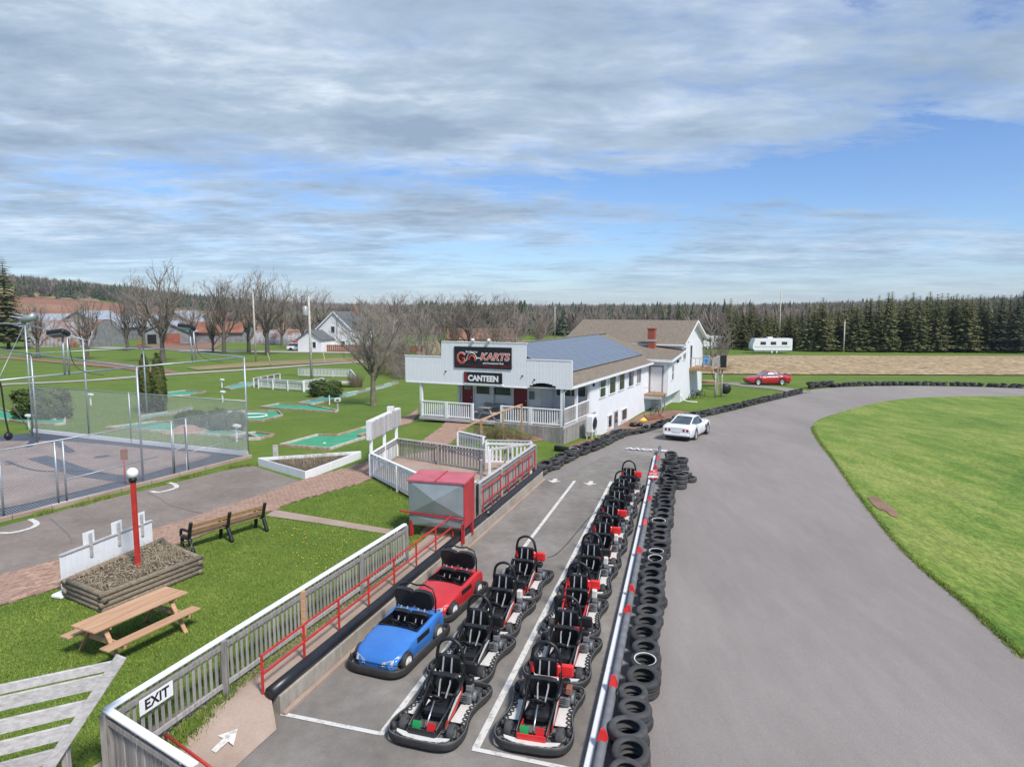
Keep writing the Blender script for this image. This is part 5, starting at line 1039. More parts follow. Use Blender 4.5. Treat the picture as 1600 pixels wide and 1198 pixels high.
# grey and red hopper tank
tA2, tB2 = at_z(640, 838, YZ), at_z(724, 850, .35); tv = Vector(tB2) - Vector(tA2); ta = math.atan2(tv.y, tv.x) + .03
tk = thing('hopper_tank', 'grey sheet metal hopper with red lid and red legs beside the walkway', 'tank', (tA2[0], tA2[1], YZ), ta); tw = tv.length; tdp = 1.0
zb_, zt_ = .40, 1.78
def face(y, sgn_):
    c_ = (tw / 2, y + .17 * sgn_, (zb_ + .35 + zt_) / 2); k = [(0, y, zb_ + .35), (tw, y, zb_ + .35), (tw, y, zt_), (0, y, zt_)]
    return MB().add(k + [c_], [(0, 1, 4), (1, 2, 4), (2, 3, 4), (3, 0, 4)])
obj('front_panel', face(0, -1), MAT['tank'], tk)
obj('rear_panel', MB().box((tw / 2, tdp, (zb_ + zt_) / 2 + .1), (tw, .02, zt_ - zb_ - .2)), MAT['tank'], tk)
obj('left_panel', MB().box((0, tdp / 2, (zb_ + .35 + zt_) / 2), (.02, tdp - .02, zt_ - zb_ - .35)), MAT['tank'], tk)
obj('chute', MB().add([(0, 0, zb_ + .35), (tw, 0, zb_ + .35), (tw, tdp, zb_ + .35), (0, tdp, zb_ + .35), (.12, .18, zb_ - .05), (tw - .12, .18, zb_ - .05), (tw - .12, tdp - .18, zb_ - .05), (.12, tdp - .18, zb_ - .05)], [(0, 1, 5, 4), (1, 2, 6, 5), (2, 3, 7, 6), (3, 0, 4, 7), (4, 5, 6, 7)]), MAT['tankpale'], tk)
obj('lower_front', MB().add([(0, -.01, zb_ + .33), (tw, -.01, zb_ + .33), (tw, .03, zb_ - .02), (0, .03, zb_ - .02), (tw / 2, -.03, zb_ + .12)], [(0, 1, 4), (1, 2, 4), (2, 3, 4), (3, 0, 4)]), MAT['tank'], tk)
obj('side_wall', MB().box((tw + .012, tdp / 2, (zb_ + zt_) / 2), (.025, tdp + .02, zt_ - zb_ + .04), b=.005), MAT['redm'], tk)
ld = obj('lid', MB().add([(-.04, -.05, zt_), (tw + .05, -.05, zt_), (tw + .05, tdp + .05, zt_ + .05), (-.04, tdp + .05, zt_ + .05), (-.04, -.05, zt_ + .05), (tw + .05, -.05, zt_ + .05), (tw + .05, tdp + .05, zt_ + .12), (-.04, tdp + .05, zt_ + .12)], [(3, 2, 1, 0), (4, 5, 6, 7), (0, 1, 5, 4), (1, 2, 6, 5), (2, 3, 7, 6), (3, 0, 4, 7)]), MAT['pinkred'], tk)
obj('lid_seam', MB().bar((tw / 2, -.06, zt_ + .062), (tw / 2, tdp + .05, zt_ + .132), .04, .02), MAT['redm'], ld)
for xx in (.05, tw - .05):
    for yy in (.06, tdp - .06): obj('leg', MB().bar((xx, yy, -.1), (xx, yy, zb_ + .3), .10, .10, up=(1, 0, 0), b=.01), MAT['redm'], tk)
obj('strap', MB().bar((-.3, -.05, zb_ + .42), (tw, -.04, zb_ + .28), .02, .05), MAT['redm'], tk); obj('skid', MB().box((tw / 2, tdp / 2, .0), (tw * .7, tdp * .6, .22), b=.02), MAT['oldlumber'], tk)
# ramp handrail up to the porch
rm_ = thing('ramp_handrail', 'new yellow timber handrail rising from the queue pen to the canteen porch', 'handrail')
hp = [(715, 672, 693), (752, 656, 690), (786, 642, 680), (815, 632, 672)]
pts = []
for px, pt, pb in hp: x, y = on_ground(px, pb + 6); z = at_y(px, pt, y)[2]; pts.append((x, y, z)); obj('post', MB().box((x, y, (z + gz(x, y)) / 2), (.11, .11, z - gz(x, y)), b=.01), MAT['oldlumber'], rm_)
for a_, b_ in zip(pts, pts[1:]): obj('rail', MB().bar(a_, b_, .14, .06, b=.008), MAT['lumber'], rm_)
# ------------------------------------------------------------------ canteen and house
ROT = R(-25); e1 = Vector((math.cos(ROT), math.sin(ROT))); e2 = Vector((-e1.y, e1.x)); OC = Vector((2.87, 37.82)) - e1 * 9.48
def loc(x, y): p = OC + e1 * x + e2 * y; return p.x, p.y
def lg(x, y): return gz(*loc(x, y))
ct = thing('canteen', 'white canteen building with stepped false front, porch and solar panels', 'building', (OC.x, OC.y, 0), ROT)
k = 0; x = -.97; me_cache = {}
while x < 9.93:
    wb = .2; xc = x + wb / 2; zt = 5.51 if 1.7 < xc < 7.24 else 4.6; zb = 3.02
    if 7.45 < xc < 9.05: zb = 3.02 + .30 * math.sqrt(max(0, 1 - ((xc - 8.25) / .82) ** 2))
    key = (zt, round(zb, 3))
    if key not in me_cache: me_cache[key] = MB().box((0, 0, (zt + zb) / 2), (.192, .05, zt - zb), b=.008).mesh(MAT['siding'], 'front_board')
    o = link('front_board', me_cache[key], ct); o.location = (xc, -.03 + random.uniform(-.003, .003), 0); x += wb
obj('front_backing', MB().box((4.49, .03, 3.95), (10.8, .04, 1.2)).box((4.47, .031, 5.0), (5.4, .04, .98)), MAT['siding'], ct)
for a_, b_, z in ((-1.0, 1.68, 4.62), (1.66, 7.28, 5.53), (7.26, 9.98, 4.62)): obj('coping', MB().box(((a_ + b_) / 2, 0, z), (b_ - a_, .16, .05), b=.01), MAT['whitew'], ct)
obj('soffit_trim', MB().box((3.2, -.03, 3.0), (8.2, .10, .08), b=.01), MAT['whitep'], ct)
dk = obj('porch_deck', MB().box((4.74, 2.4, .78), (9.5, 4.85, .16)), MAT['concrete'], ct)
for i in range(24): obj('deck_board', MB().box((4.74, .12 + i * .2, .872), (9.46, .185, .03), b=.004), MAT['greyplank'], dk)
def porch_rail(a_, b_, mat='whitep', gap=.14, pw=.06):
    a_, b_ = Vector(a_), Vector(b_); L_ = (b_ - a_).length; n = int(L_ / gap); r_ = obj('railing', MB().bar((*a_, 1.84), (*b_, 1.84), .11, .07, b=.01), MAT['whitep'], ct)
    obj('bottom_rail', MB().bar((*a_, .98), (*b_, .98), .08, .07, b=.008), MAT['whitep'], r_); an = math.atan2((b_ - a_).y, (b_ - a_).x)
    key = ('bal', mat, pw)
    for i in range(1, n): p = a_.lerp(b_, i / n); o = cpart(key, lambda: MB().box((0, 0, 1.41), (pw, .04, .80), b=.004), MAT[mat], 'baluster', r_); o.location = (p.x, p.y, 0); o.rotation_euler = (0, 0, an)
    for p in (a_, b_): obj('newel', MB().box((p.x, p.y, 1.38), (.13, .13, 1.0), b=.01), MAT['whitep'], r_)
porch_rail((0.08, .08), (1.85, .08)); porch_rail((1.95, .08), (3.68, .08)); porch_rail((5.60, .08), (7.4, .08)); porch_rail((7.5, .08), (9.36, .08))
porch_rail((9.40, .15), (9.40, 2.3), 'greywood', .115, .105); porch_rail((9.40, 2.4), (9.40, 4.7), 'greywood', .115, .105)
for x, y in ((.1, .1), (1.35, 2.6), (1.4, 4.6), (9.36, .12), (9.40, 2.35), (9.40, 4.7), (3.72, 2.7)): obj('post', MB().box((x, y, 1.98), (.17, .17, 2.2), b=.012), MAT['whitep'], ct)
obj('porch_ceiling', MB().box((4.4, 2.4, 3.04), (9.9, 4.7, .05)), MAT['siding'], ct)
# skirting under the deck
n = 24
for i in range(n):
    xx = 5.2 + (9.46 - 5.2) * (i + .5) / n; g = lg(xx, 0) - .15; obj('skirt_board', MB().box((xx, -.02, (.86 + g) / 2), (.165, .03, .86 - g), b=.004), MAT['greywood'], ct)
for i in range(26):
    yy = (i + .5) * 4.8 / 26; g = lg(9.7, yy) - .25; obj('skirt_board', MB().box((9.49, yy, (.86 + g) / 2), (.03, .175, .86 - g), b=.004), MAT['greywood'], ct)
obj('deck_fascia', MB().box((2.6, -.03, .80), (5.2, .06, .14)).box((9.51, 2.4, .82), (.04, 4.8, .12)), MAT['greyplank'], ct)
# walls
def lap(m, p0, p1, z0, z1, nrm, st=.16):             # lapped siding between two plan points
    p0, p1, n_ = Vector(p0), Vector(p1), Vector(nrm); z = z0
    while z < z1 - .01:
        zz = min(z1, z + st); a_, b_ = p0 + n_ * .018, p1 + n_ * .018
        m.add([(a_.x, a_.y, z), (b_.x, b_.y, z), (p1.x + n_.x * .004, p1.y + n_.y * .004, zz), (p0.x + n_.x * .004, p0.y + n_.y * .004, zz), (p0.x, p0.y, z), (p1.x, p1.y, z)], [(0, 1, 2, 3), (4, 5, 1, 0)]); z = zz
    return m
body = MB(); body.box((5.44, 12.9, 1.0), (8.04, 16.2, 4.4)); body.box((4.2, 3.9, 1.95), (5.5, 2.1, 2.2)); obj('core_wall', body, MAT['siding'], ct)
obj('foundation', MB().box((5.44, 12.9, -1.3), (8.10, 16.26, 1.1)), MAT['concrete'], ct)
obj('side_siding', lap(lap(MB(), (9.47, 4.8), (9.47, 21), -.75, 3.2, (1, 0)), (7.0, 4.79), (9.47, 4.79), .88, 3.1, (0, -1)), MAT['siding'], ct)
obj('porch_wall', lap(lap(MB(), (1.42, 2.84), (6.96, 2.84), .88, 3.05, (0, -1), .2), (6.96, 2.84), (6.96, 4.8), .88, 3.05, (1, 0), .2), MAT['siding'], ct)
obj('left_wall', lap(MB(), (1.41, 21), (1.41, 2.85), -.2, 3.2, (-1, 0)), MAT['siding'], ct)
def window(c, w, h, axis_, parent, sill=True, frame='whitep', mull=0, glass='glass', horiz=False):
    cx, cy, cz = c; th = .07; wn_ = None
    def bx(u, z, su, sz, d, dep):                     # u along the wall
        if axis_ == 'x': return ((cx + d, cy + u, cz + z), (dep, su, sz))
        s_ = -1 if axis_ == '-y' else 1; return ((cx + u, cy + d * s_, cz + z), (su, dep, sz))
    m = MB()
    for u, z, su, sz in ((0, h / 2, w + 2 * th, th), (0, -h / 2, w + 2 * th, th), (-w / 2 - th / 2 + .035, 0, th, h - th), (w / 2 + th / 2 - .035, 0, th, h - th)): p, q = bx(u, z, su, sz, .035, .07); m.box(p, q, b=.008)
    wo_ = obj('window', m, MAT[frame], parent)
    p, q = bx(0, 0, w - .02, h - .03, .02, .02); obj('pane', MB().box(p, q), MAT[glass], wo_)
    if horiz: p, q = bx(0, 0, w - .03, .05, .035, .03); obj('sash_bar', MB().box(p, q), MAT[frame], wo_)
    for i in range(mull): p, q = bx(-w / 2 + w * (i + 1) / (mull + 1), 0, .04, h - .08, .035, .03); obj('sash_bar', MB().box(p, q), MAT[frame], wo_)
    return wo_
for i, (y0, y1) in enumerate(((6.5, 7.75), (8.6, 10.05), (10.9, 12.3), (13.35, 14.8), (15.7, 17.0))): window((9.49, (y0 + y1) / 2, 2.38), y1 - y0, 1.28, 'x', ct, horiz=i == 0, mull=1 if i == 4 else 0)
for y0, y1, z0, z1 in ((8.4, 9.3, -.55, .32), (11.7, 13.1, -.55, .28)): window((9.49, (y0 + y1) / 2, (z0 + z1) / 2), y1 - y0, z1 - z0, 'x', ct)
d_ = obj('door', MB().box((9.50, 10.35, -.35), (.06, .85, 1.5), b=.01), MAT['greyboard'], ct); obj('door_glass', MB().box((9.535, 10.35, -.05), (.012, .55, .7)), MAT['glass'], d_); obj('handle', MB().box((9.55, 10.68, -.4), (.04, .03, .12)), MAT['steel'], d_)
for x0, x1, wx in ((1.5, 2.25, True), (5.15, 6.05, False)):
    d_ = obj('door', MB().box(((x0 + x1) / 2, 2.81, 1.88), (x1 - x0, .06, 2.0), b=.01), MAT['doorred'], ct); obj('frame', MB().box((x0 - .06, 2.81, 1.9), (.09, .09, 2.05)).box((x1 + .06, 2.81, 1.9), (.09, .09, 2.05)), MAT['whitep'], d_); obj('handle', MB().box((x1 - .1, 2.76, 1.85), (.05, .05, .1), b=.01), MAT['steel'], d_)
    if wx: obj('door_light', MB().box(((x0 + x1) / 2, 2.775, 2.55), (.5, .012, .4)), MAT['paleglass'], d_)
window((2.98, 2.83, 2.45), 1.0, .75, '-y', ct); window((4.3, 2.83, 2.45), 1.3, .75, '-y', ct); window((8.2, 4.77, 2.35), 2.0, .7, '-y', ct, mull=1)
obj('counter', MB().box((3.9, 2.55, 1.55), (1.4, .5, .06), b=.01).box((3.9, 2.6, 1.2), (1.2, .35, .65)), MAT['greyplank'], ct)
obj('menu_board', MB().box((6.35, 2.80, 2.2), (.35, .03, .5), b=.005), MAT['greyboard'], ct)
# roof
ZR, XR, ZE, XE = 5.30, 4.74, 3.18, 9.95
def slope(x): return ZR - (abs(x - XR)) * (ZR - ZE) / (XE - XR)
rf = MB(); 
for s_ in (1, -1):
    xe = XR + s_ * (XE - XR); p = [(XR, .12, ZR), (xe, .12, ZE), (xe, 23.0, ZE), (XR, 23.0, ZR)]; q = [(a_, b_, c_ - .12) for a_, b_, c_ in p]
    fs = [(0, 1, 2, 3), (7, 6, 5, 4), (0, 4, 5, 1), (1, 5, 6, 2), (2, 6, 7, 3)]; rf.add(p + q, fs if s_ > 0 else [f[::-1] for f in fs])
roof = obj('roof', rf, MAT['shingle'], ct)
obj('ridge_cap', MB().bar((XR, .1, ZR + .02), (XR, 23, ZR + .02), .3, .05), MAT['shingle'], roof)
obj('fascia', MB().box((XE + .015, 11.6, ZE - .07), (.03, 22.8, .16)).box((XE - .3, 11.6, ZE - .15), (.6, 22.8, .03)), MAT['whitep'], roof)
sl_ang = math.atan2(ZR - ZE, XE - XR); pm = MB().box((0, 0, 0), (1.0, 1.66, .035), b=.004).mesh([MAT['solar']], 'solar_panel'); fmesh = MB()
for s_ in (-1, 1): fmesh.box((s_ * .495, 0, .004), (.012, 1.67, .042)); fmesh.box((0, s_ * .828, .004), (1.0, .012, .042))
fmesh = fmesh.mesh([MAT['alu']], 'panel_frame')
cells = MB()
for i in range(1, 6): cells.box((-.5 + i / 6, 0, .0185), (.004, 1.62, .002))
for i in range(1, 10): cells.box((0, -.83 + i * .166, .0186), (.98, .003, .002))
cells = cells.mesh([MAT['alu']], 'cell_lines')
for r_ in range(4):
    for c_ in range(11):
        if r_ == 3 and c_ < 0: continue
        dist = .35 + r_ * 1.02 + .5; xx = XR + dist * math.cos(sl_ang); o = link('solar_panel', pm, roof); o.location = (xx, 2.4 + c_ * 1.69 + .0, slope(xx) + .11); o.rotation_euler = (0, sl_ang, 0); link('panel_frame', fmesh, o); link('cell_lines', cells, o)
obj('panel_rail', MB().box((XR + 4.35 * math.cos(sl_ang), 10.9, slope(XR + 4.35 * math.cos(sl_ang)) + .06), (.05, 18.6, .08)), MAT['black'], roof)
for x, y, h in ((8.35, .7, .5), (7.7, 1.0, .35), (7.9, 1.0, .35)): obj('vent_pipe', MB().tube((x, y, slope(x)), (x, y, slope(x) + h), .04, n=8), MAT['steel'], roof)
obj('exhaust_vent', MB().tube((9.2, .8, slope(9.2)), (9.2, .8, slope(9.2) + .7), .10, n=12).lathe([(0, .25), (.2, .18), (.2, .05), (.1, 0)], 14, c=(9.2, .8, slope(9.2) + .6)), MAT['steel'], roof)
for x, lab in ((3.85, 'left'), (4.9, 'right')): f_ = obj('spotlight', MB().lathe([(0, -.1), (.06, -.1), (.11, .08), (.1, .1), (0, .1)], 14, c=(x, -.22, 5.66), axis='y'), MAT['plate'], ct); obj('arm', MB().tube((x, 0, 5.5), (x, -.2, 5.66), .02, n=6), MAT['steel'], f_)
for x, z in ((1.95, 3.75), (7.0, 3.68), (7.75, 3.5)): obj('wall_hook', MB().box((x, -.09, z), (.09, .08, .07), b=.01), MAT['black'], ct)
obj('downpipe', MB().path([(9.62, .1, 3.0), (9.5, .05, 2.8), (9.5, .02, .95)], .04, 8), MAT['whitew'], ct)
obj('wall_lamp', MB().box((9.55, 5.2, 2.75), (.12, .12, .2), b=.02), MAT['black'], ct); obj('meter_box', MB().box((9.53, 6.0, 3.0), (.1, .3, .2), b=.02), MAT['greyboard'], ct); obj('sheet_panel', MB().box((9.52, 5.25, .25), (.03, .85, 1.5), b=.008), MAT['tankpale'], ct)
# signs
sb = thing('go_kart_sign', 'wide black banner sign with red GO KARTS lettering on the canteen front', 'sign', (*loc(4.45, -.10), 4.64), ROT)
obj('board', MB().box((0, 0, 0), (3.78, .03, 1.26), b=.006), MAT['signblack'], sb)
def lett(root, txt, size, mat, x, z, bold=0., shear=0., sx=1., d=-.018): o = link('lettering', text_mesh(txt, size, MAT[mat], .002, bold, shear, sx), root); o.rotation_euler = (R(90), 0, 0); o.location = (x, d, z); return o
lett(sb, 'KARTS', .58, 'signwhite', .78, .05, .028, .22, 1.08, -.0165); lett(sb, 'KARTS', .58, 'signred', .78, .05, .006, .22, 1.08, -.021)
obj('letter_ring', MB().path([(-1.38 + .235 * math.cos(a_), -.022, -.04 + .27 * math.sin(a_)) for a_ in np.linspace(.5, 6.0, 22)], .05, 6), MAT['signred'], sb); obj('letter_bar', MB().box((-1.24, -.02, -.06), (.18, .02, .08)), MAT['signred'], sb)
obj('letter_ring_edge', MB().path([(-1.38 + .31 * math.cos(a_), -.018, -.04 + .345 * math.sin(a_)) for a_ in np.linspace(.6, 5.9, 22)], .012, 5), MAT['signwhite'], sb)
obj('wheel_outline', MB().path([(-.70 + .33 * math.cos(a_), -.02, -.13 + .40 * math.sin(a_)) for a_ in np.linspace(0, math.pi, 16)] + [(-1.03, -.02, -.2)], .018, 5), MAT['signwhite'], sb); obj('wheel_arch', MB().path([(-.68 + .21 * math.cos(a_), -.02, -.16 + .27 * math.sin(a_)) for a_ in np.linspace(-.2, math.pi, 16)], .045, 5), MAT['signred'], sb); obj('dash', MB().box((-.25, -.018, -.02), (.26, .012, .06)), MAT['signwhite'], sb)
lett(sb, 'Burlington', .19, 'signwhite', -.72, .33, .002, .2); lett(sb, 'and Amusement Park', .155, 'signwhite', .70, -.31, .003, .25)
fl = MB(); rr = random.Random(3)
for i in range(34):
    x, z, w_ = rr.uniform(-1.86, 1.6), rr.uniform(-.6, -.40), rr.uniform(.08, .45)
    fl.add([(x, -.0165, z), (x + w_, -.0165, z + .02), (x + w_ * .9, -.0165, z + .05), (x + .02, -.0165, z + .025)], [(0, 1, 2, 3)])
for i in range(16): a_ = rr.uniform(1.8, 4.4); fl.add([(-1.38 + .36 * math.cos(a_), -.0166, -.04 + .36 * math.sin(a_)), (-1.38 + .36 * math.cos(a_ + .09), -.0166, -.04 + .36 * math.sin(a_ + .09)), (-1.40 + rr.uniform(.44, .50) * math.cos(a_ + .2), -.0166, -.04 + .5 * math.sin(a_ + .2))], [(0, 1, 2)])
obj('flame_print', fl, MAT['doorred'], sb, kind='stuff')
cs = thing('canteen_sign', 'smaller black sign reading CANTEEN in white below the banner', 'sign', (*loc(4.47, -.10), 3.46), ROT); obj('board', MB().box((0, 0, 0), (2.52, .03, .64), b=.006), MAT['signblack'], cs); lett(cs, 'CANTEEN', .46, 'signwhite', 0.03, -.05, .022, 0, .96); obj('red_corner', MB().add([(-1.25, -.0165, -.31), (-1.05, -.0165, -.31), (-1.0, -.0165, .0), (-1.1, -.0165, .31), (-1.25, -.0165, .31)], [(0, 1, 2, 3, 4)]), MAT['doorred'], cs); obj('ledge', MB().box((.05, .0, -.40), (2.6, .09, .05), b=.008), MAT['whitep'], cs)
picnic('weathered picnic table on the porch between the two rails', *loc(4.5, 1.2), .89, ROT + R(80), 2.0, 'greyplank'); picnic('brown picnic table behind the right porch rail', *loc(7.2, 1.5), .89, ROT + R(4), 1.9, 'oldlumber')
# addition and two-storey house
ad = thing('house', 'white two-storey house with brown shingle roof joined behind the canteen', 'house', (OC.x, OC.y, 0), ROT)
X1 = 11.0; Y0, Y1, ZEH, ZRH = 25.0, 36.2, 4.55, 6.40; XL = .3; gz0 = -1.3
w_ = MB(); w_.box(((XL + X1) / 2, (Y0 + Y1) / 2, (ZEH + gz0) / 2), (X1 - XL, Y1 - Y0, ZEH - gz0)); ym = (Y0 + Y1) / 2
for x in (XL, X1): w_.add([(x, Y0, ZEH), (x, Y1, ZEH), (x, ym, ZRH - .1)], [(0, 1, 2)] if x == X1 else [(2, 1, 0)])
obj('wall', w_, MAT['siding'], ad)
obj('gable_siding', lap(MB(), (X1, Y0), (X1, Y1), -.9, ZEH, (1, 0), .18), MAT['siding'], ad)
r2 = MB()
for s_, ye in ((-1, Y0 - .45), (1, Y1 + .45)):
    ze = ZRH - (abs(ye - ym)) * (ZRH - ZEH) / (Y1 - ym); p = [(XL - .3, ym, ZRH), (X1 + .45, ym, ZRH), (X1 + .45, ye, ze), (XL - .3, ye, ze)]; q = [(a_, b_, c_ - .14) for a_, b_, c_ in p]; fs = [(0, 1, 2, 3), (7, 6, 5, 4), (1, 5, 6, 2), (2, 6, 7, 3), (3, 7, 4, 0)]
    r2.add(p + q, fs if s_ > 0 else [f for f in fs])
rh = obj('roof', r2, MAT['shingle'], ad)
for s_, ye in ((-1, Y0 - .45), (1, Y1 + .45)):
    ze = ZRH - (abs(ye - ym)) * (ZRH - ZEH) / (Y1 - ym); obj('barge_board', MB().bar((X1 + .47, ym, ZRH - .08), (X1 + .47, ye, ze - .08), .04, .2), MAT['whitep'], rh); obj('gutter', MB().bar((XL, ye, ze - .08), (X1 + .4, ye, ze - .08), .1, .14), MAT['whitep'], rh)
    obj('soffit', MB().add([(X1, ym, ZRH - .16), (X1 + .45, ym, ZRH - .16), (X1 + .45, ye, ze - .16), (X1, ye, ze - .16)], [(0, 1, 2, 3)]), MAT['whitep'], rh)
ax0, ax1, ay0, ay1, az = 9.48, 11.0, 19.8, 25.0, 3.35
obj('porch_wing', MB().box(((ax0 - 3 + ax1) / 2, (ay0 + ay1) / 2, (az + .45) / 2), (ax1 - ax0 + 3, ay1 - ay0, az - .45)), MAT['siding'], ad); obj('wing_siding', lap(lap(MB(), (ax1, ay0), (ax1, ay1), .4, az, (1, 0), .18), (ax0, ay0), (ax1, ay0), .4, az, (0, -1), .18), MAT['siding'], ad)
obj('wing_base', MB().box(((ax0 - 3 + ax1) / 2 - .35, (ay0 + ay1) / 2 + .5, -.3), (ax1 - ax0 + 2.3, ay1 - ay0 - 1.0, 1.7)), MAT['whitew'], ad)
wr_ = MB(); p = [(6.5, ay0 - .5, az + .12), (ax1 + .45, ay0 - .5, az + .02), (ax1 + .45, ay1, az + .55), (5.2, ay1, az + 1.3)]; q = [(a_, b_, c_ - .14) for a_, b_, c_ in p]; wr_.add(p + q, [(0, 1, 2, 3), (7, 6, 5, 4), (0, 4, 5, 1), (1, 5, 6, 2), (2, 6, 7, 3), (3, 7, 4, 0)]); r3 = obj('wing_roof', wr_, MAT['shingle'], ad)
obj('wing_fascia', MB().bar((6.6, ay0 - .53, az + .04), (ax1 + .47, ay0 - .53, az - .05), .04, .2).bar((ax1 + .47, ay0 - .5, az - .05), (ax1 + .47, ay1, az + .48), .04, .2), MAT['whitep'], r3)
ch = obj('chimney', MB().box((8.6, 24.2, 4.6), (.62, .62, 2.3), b=.01).box((8.6, 24.2, 5.75), (.72, .72, .12), b=.02), MAT['brickred'], ad); obj('flashing', MB().box((8.6, 24.2, 4.72), (.7, .7, .18)), MAT['alu'], ch)
d_ = obj('door', MB().box((10.1, ay0 - .04, 1.75), (.95, .06, 2.05), b=.01), MAT['whitew'], ad); obj('frame', MB().box((9.58, ay0 - .05, 1.78), (.08, .08, 2.2)).box((10.62, ay0 - .05, 1.78), (.08, .08, 2.2)).box((10.1, ay0 - .05, 2.83), (1.1, .08, .08)), MAT['greyboard'], d_)
window((ax1 + .01, 21.6, 2.2), .75, 1.25, 'x', ad, horiz=True); window((X1 + .01, 26.4, 3.5), 1.3, 1.1, 'x', ad, mull=1)
d_ = obj('balcony_door', MB().box((X1 + .03, 29.6, 3.0), (.05, 1.0, 2.1), b=.01), MAT['glass'], ad); obj('frame', MB().box((X1 + .04, 29.05, 3.0), (.06, .1, 2.2)).box((X1 + .04, 30.15, 3.0), (.06, .1, 2.2)), MAT['whitep'], d_)
obj('wall_lamp', MB().box((X1 + .1, 27.4, 4.5), (.2, .18, .18), b=.04), MAT['black'], ad); obj('wall_lamp', MB().box((ax1 + .1, 23.4, 3.0), (.16, .25, .22), b=.04), MAT['black'], ad)
bal = obj('balcony', MB().box((X1 + 1.1, 31.0, 1.85), (2.2, 4.0, .24), b=.01), MAT['oldlumber'], ad)
for i in range(12): obj('baluster', MB().box((X1 + 2.15, 29.1 + i * .35, 2.42), (.05, .05, .95)), MAT['greyplank'], bal)
for i in range(6): obj('baluster', MB().box((X1 + .2 + i * .38, 29.05, 2.42), (.05, .05, .95)), MAT['greyplank'], bal)
obj('balcony_rail', MB().box((X1 + 2.15, 31, 2.92), (.09, 4.0, .07)).box((X1 + 1.1, 29.05, 2.92), (2.2, .09, .07)), MAT['greyplank'], bal); obj('balcony_post', MB().box((X1 + 2.1, 32.6, .4), (.12, .12, 2.9)), MAT['paletimber'], bal)
bx = thing('balcony_chair', 'blue cushioned chair on the balcony', 'chair', (*loc(X1 + 1.3, 30.2), 1.97), ROT); obj('seat', MB().box((0, 0, .4), (.6, .6, .14), b=.05), MAT['bluep'], bx); obj('backrest', MB().box((0, .28, .75), (.6, .14, .7), b=.05), MAT['bluep'], bx)
for a_ in (-.25, .25):
    for b_ in (-.25, .25): obj('leg', MB().box((a_, b_, .18), (.04, .04, .36)), MAT['black'], bx)
ld = thing('landing', 'small wooden landing below the raised side door', 'landing', (*loc(10.1, 19.0), 0), ROT); obj('platform', MB().box((0, 0, .62), (1.7, 1.5, .12), b=.01), MAT['oldlumber'], ld); obj('apron', MB().box((0, -.72, .45), (1.6, .05, .3), b=.01), MAT['greyplank'], ld)
for a_ in (-.75, .75):
    for b_ in (-.65, .6): obj('post', MB().box((a_, b_, -.1), (.1, .1, 1.4)), MAT['greywood'], ld)
obj('handrail', MB().path([(-.8, -.7, .68), (-.8, -.7, 1.2), (.2, -.7, 1.2), (.2, -.7, .68)], .02, 6), MAT['steel'], ld)
hp_ = thing('heat_pump', 'white heat pump unit on a metal stand beside the canteen wall', 'heat pump', (*loc(10.2, 2.9), lg(10.2, 2.9)), ROT + R(90)); obj('casing', MB().box((0, 0, .92), (.95, .42, 1.0), b=.04), MAT['whitep'], hp_); obj('fan_grille', MB().lathe([(.36, -.225), (.38, -.24), (.34, -.24), (.33, -.22)], 24, c=(-.1, 0, .94), axis='y').lathe([(0, -.222), (.3, -.222)], 24, c=(-.1, 0, .94), axis='y'), MAT['black'], hp_)
for a_ in (-.4, .4):
    for b_ in (-.16, .16): obj('leg', MB().box((a_, b_, .2), (.04, .04, .5)), MAT['whitew'], hp_)
def bicycle(label, x, y, rz, lean, mat):
    b_ = thing('bicycle', label, 'bicycle', (x, y, gz(x, y)), rz); b_.rotation_euler = (lean, 0, rz)
    for s_ in (-.52, .52):
        wh = obj('wheel', MB().path([(s_ + .33 * math.cos(a_), 0, .34 + .33 * math.sin(a_)) for a_ in np.linspace(0, 2 * math.pi, 26)[:-1]], .022, 6, True), MAT['rubber'], b_); m = MB()
        for a_ in np.linspace(0, math.pi, 7)[:-1]: m.tube((s_ - .31 * math.cos(a_), 0, .34 - .31 * math.sin(a_)), (s_ + .31 * math.cos(a_), 0, .34 + .31 * math.sin(a_)), .004, n=3)
        obj('spokes', m, MAT['steel'], wh)
    m = MB()
    for p, q in (((-.52, 0, .34), (-.08, 0, .30)), ((-.08, 0, .30), (-.2, 0, .82)), ((-.52, 0, .34), (-.17, 0, .70)), ((-.08, 0, .30), (.36, 0, .78)), ((-.17, 0, .74), (.36, 0, .82)), ((.52, 0, .34), (.34, 0, .95))): m.tube(p, q, .02, n=7)
    obj('frame', m, MAT[mat], b_); obj('saddle', MB().box((-.21, 0, .86), (.26, .13, .05), b=.02), MAT['black'], b_); obj('handlebar', MB().path([(.30, -.28, .98), (.34, -.1, 1.0), (.34, .1, 1.0), (.30, .28, .98)], .015, 6), MAT['steel'], b_)
bicycle('grey bicycle leaning by the basement corner near the side door', *loc(10.9, 16.6), ROT + R(70), .15, 'engine'); bicycle('bicycle leaning against the house gable above the tyre wall', *loc(11.6, 27.5), ROT + R(75), .2, 'engine'); bicycle('second bicycle beside the one leaning on the gable', *loc(12.0, 28.4), ROT + R(60), .2, 'black')
x, y = on_ground(993, 666); o = thing('rubbish_heap', 'heap of black bags beside the canteen wall', 'bags', (x, y, gz(x, y))); m = MB()
for i in range(4): obj('bag', MB().lathe([(.01, .0), (.3, .05), (.38, .2), (.25, .38), (.08, .46), (.01, .47)], 9, c=(random.uniform(-.6, .6), random.uniform(-.3, .3), random.uniform(0, .1))), MAT['vinyl'], o)
o.scale = (.6, .6, .6)
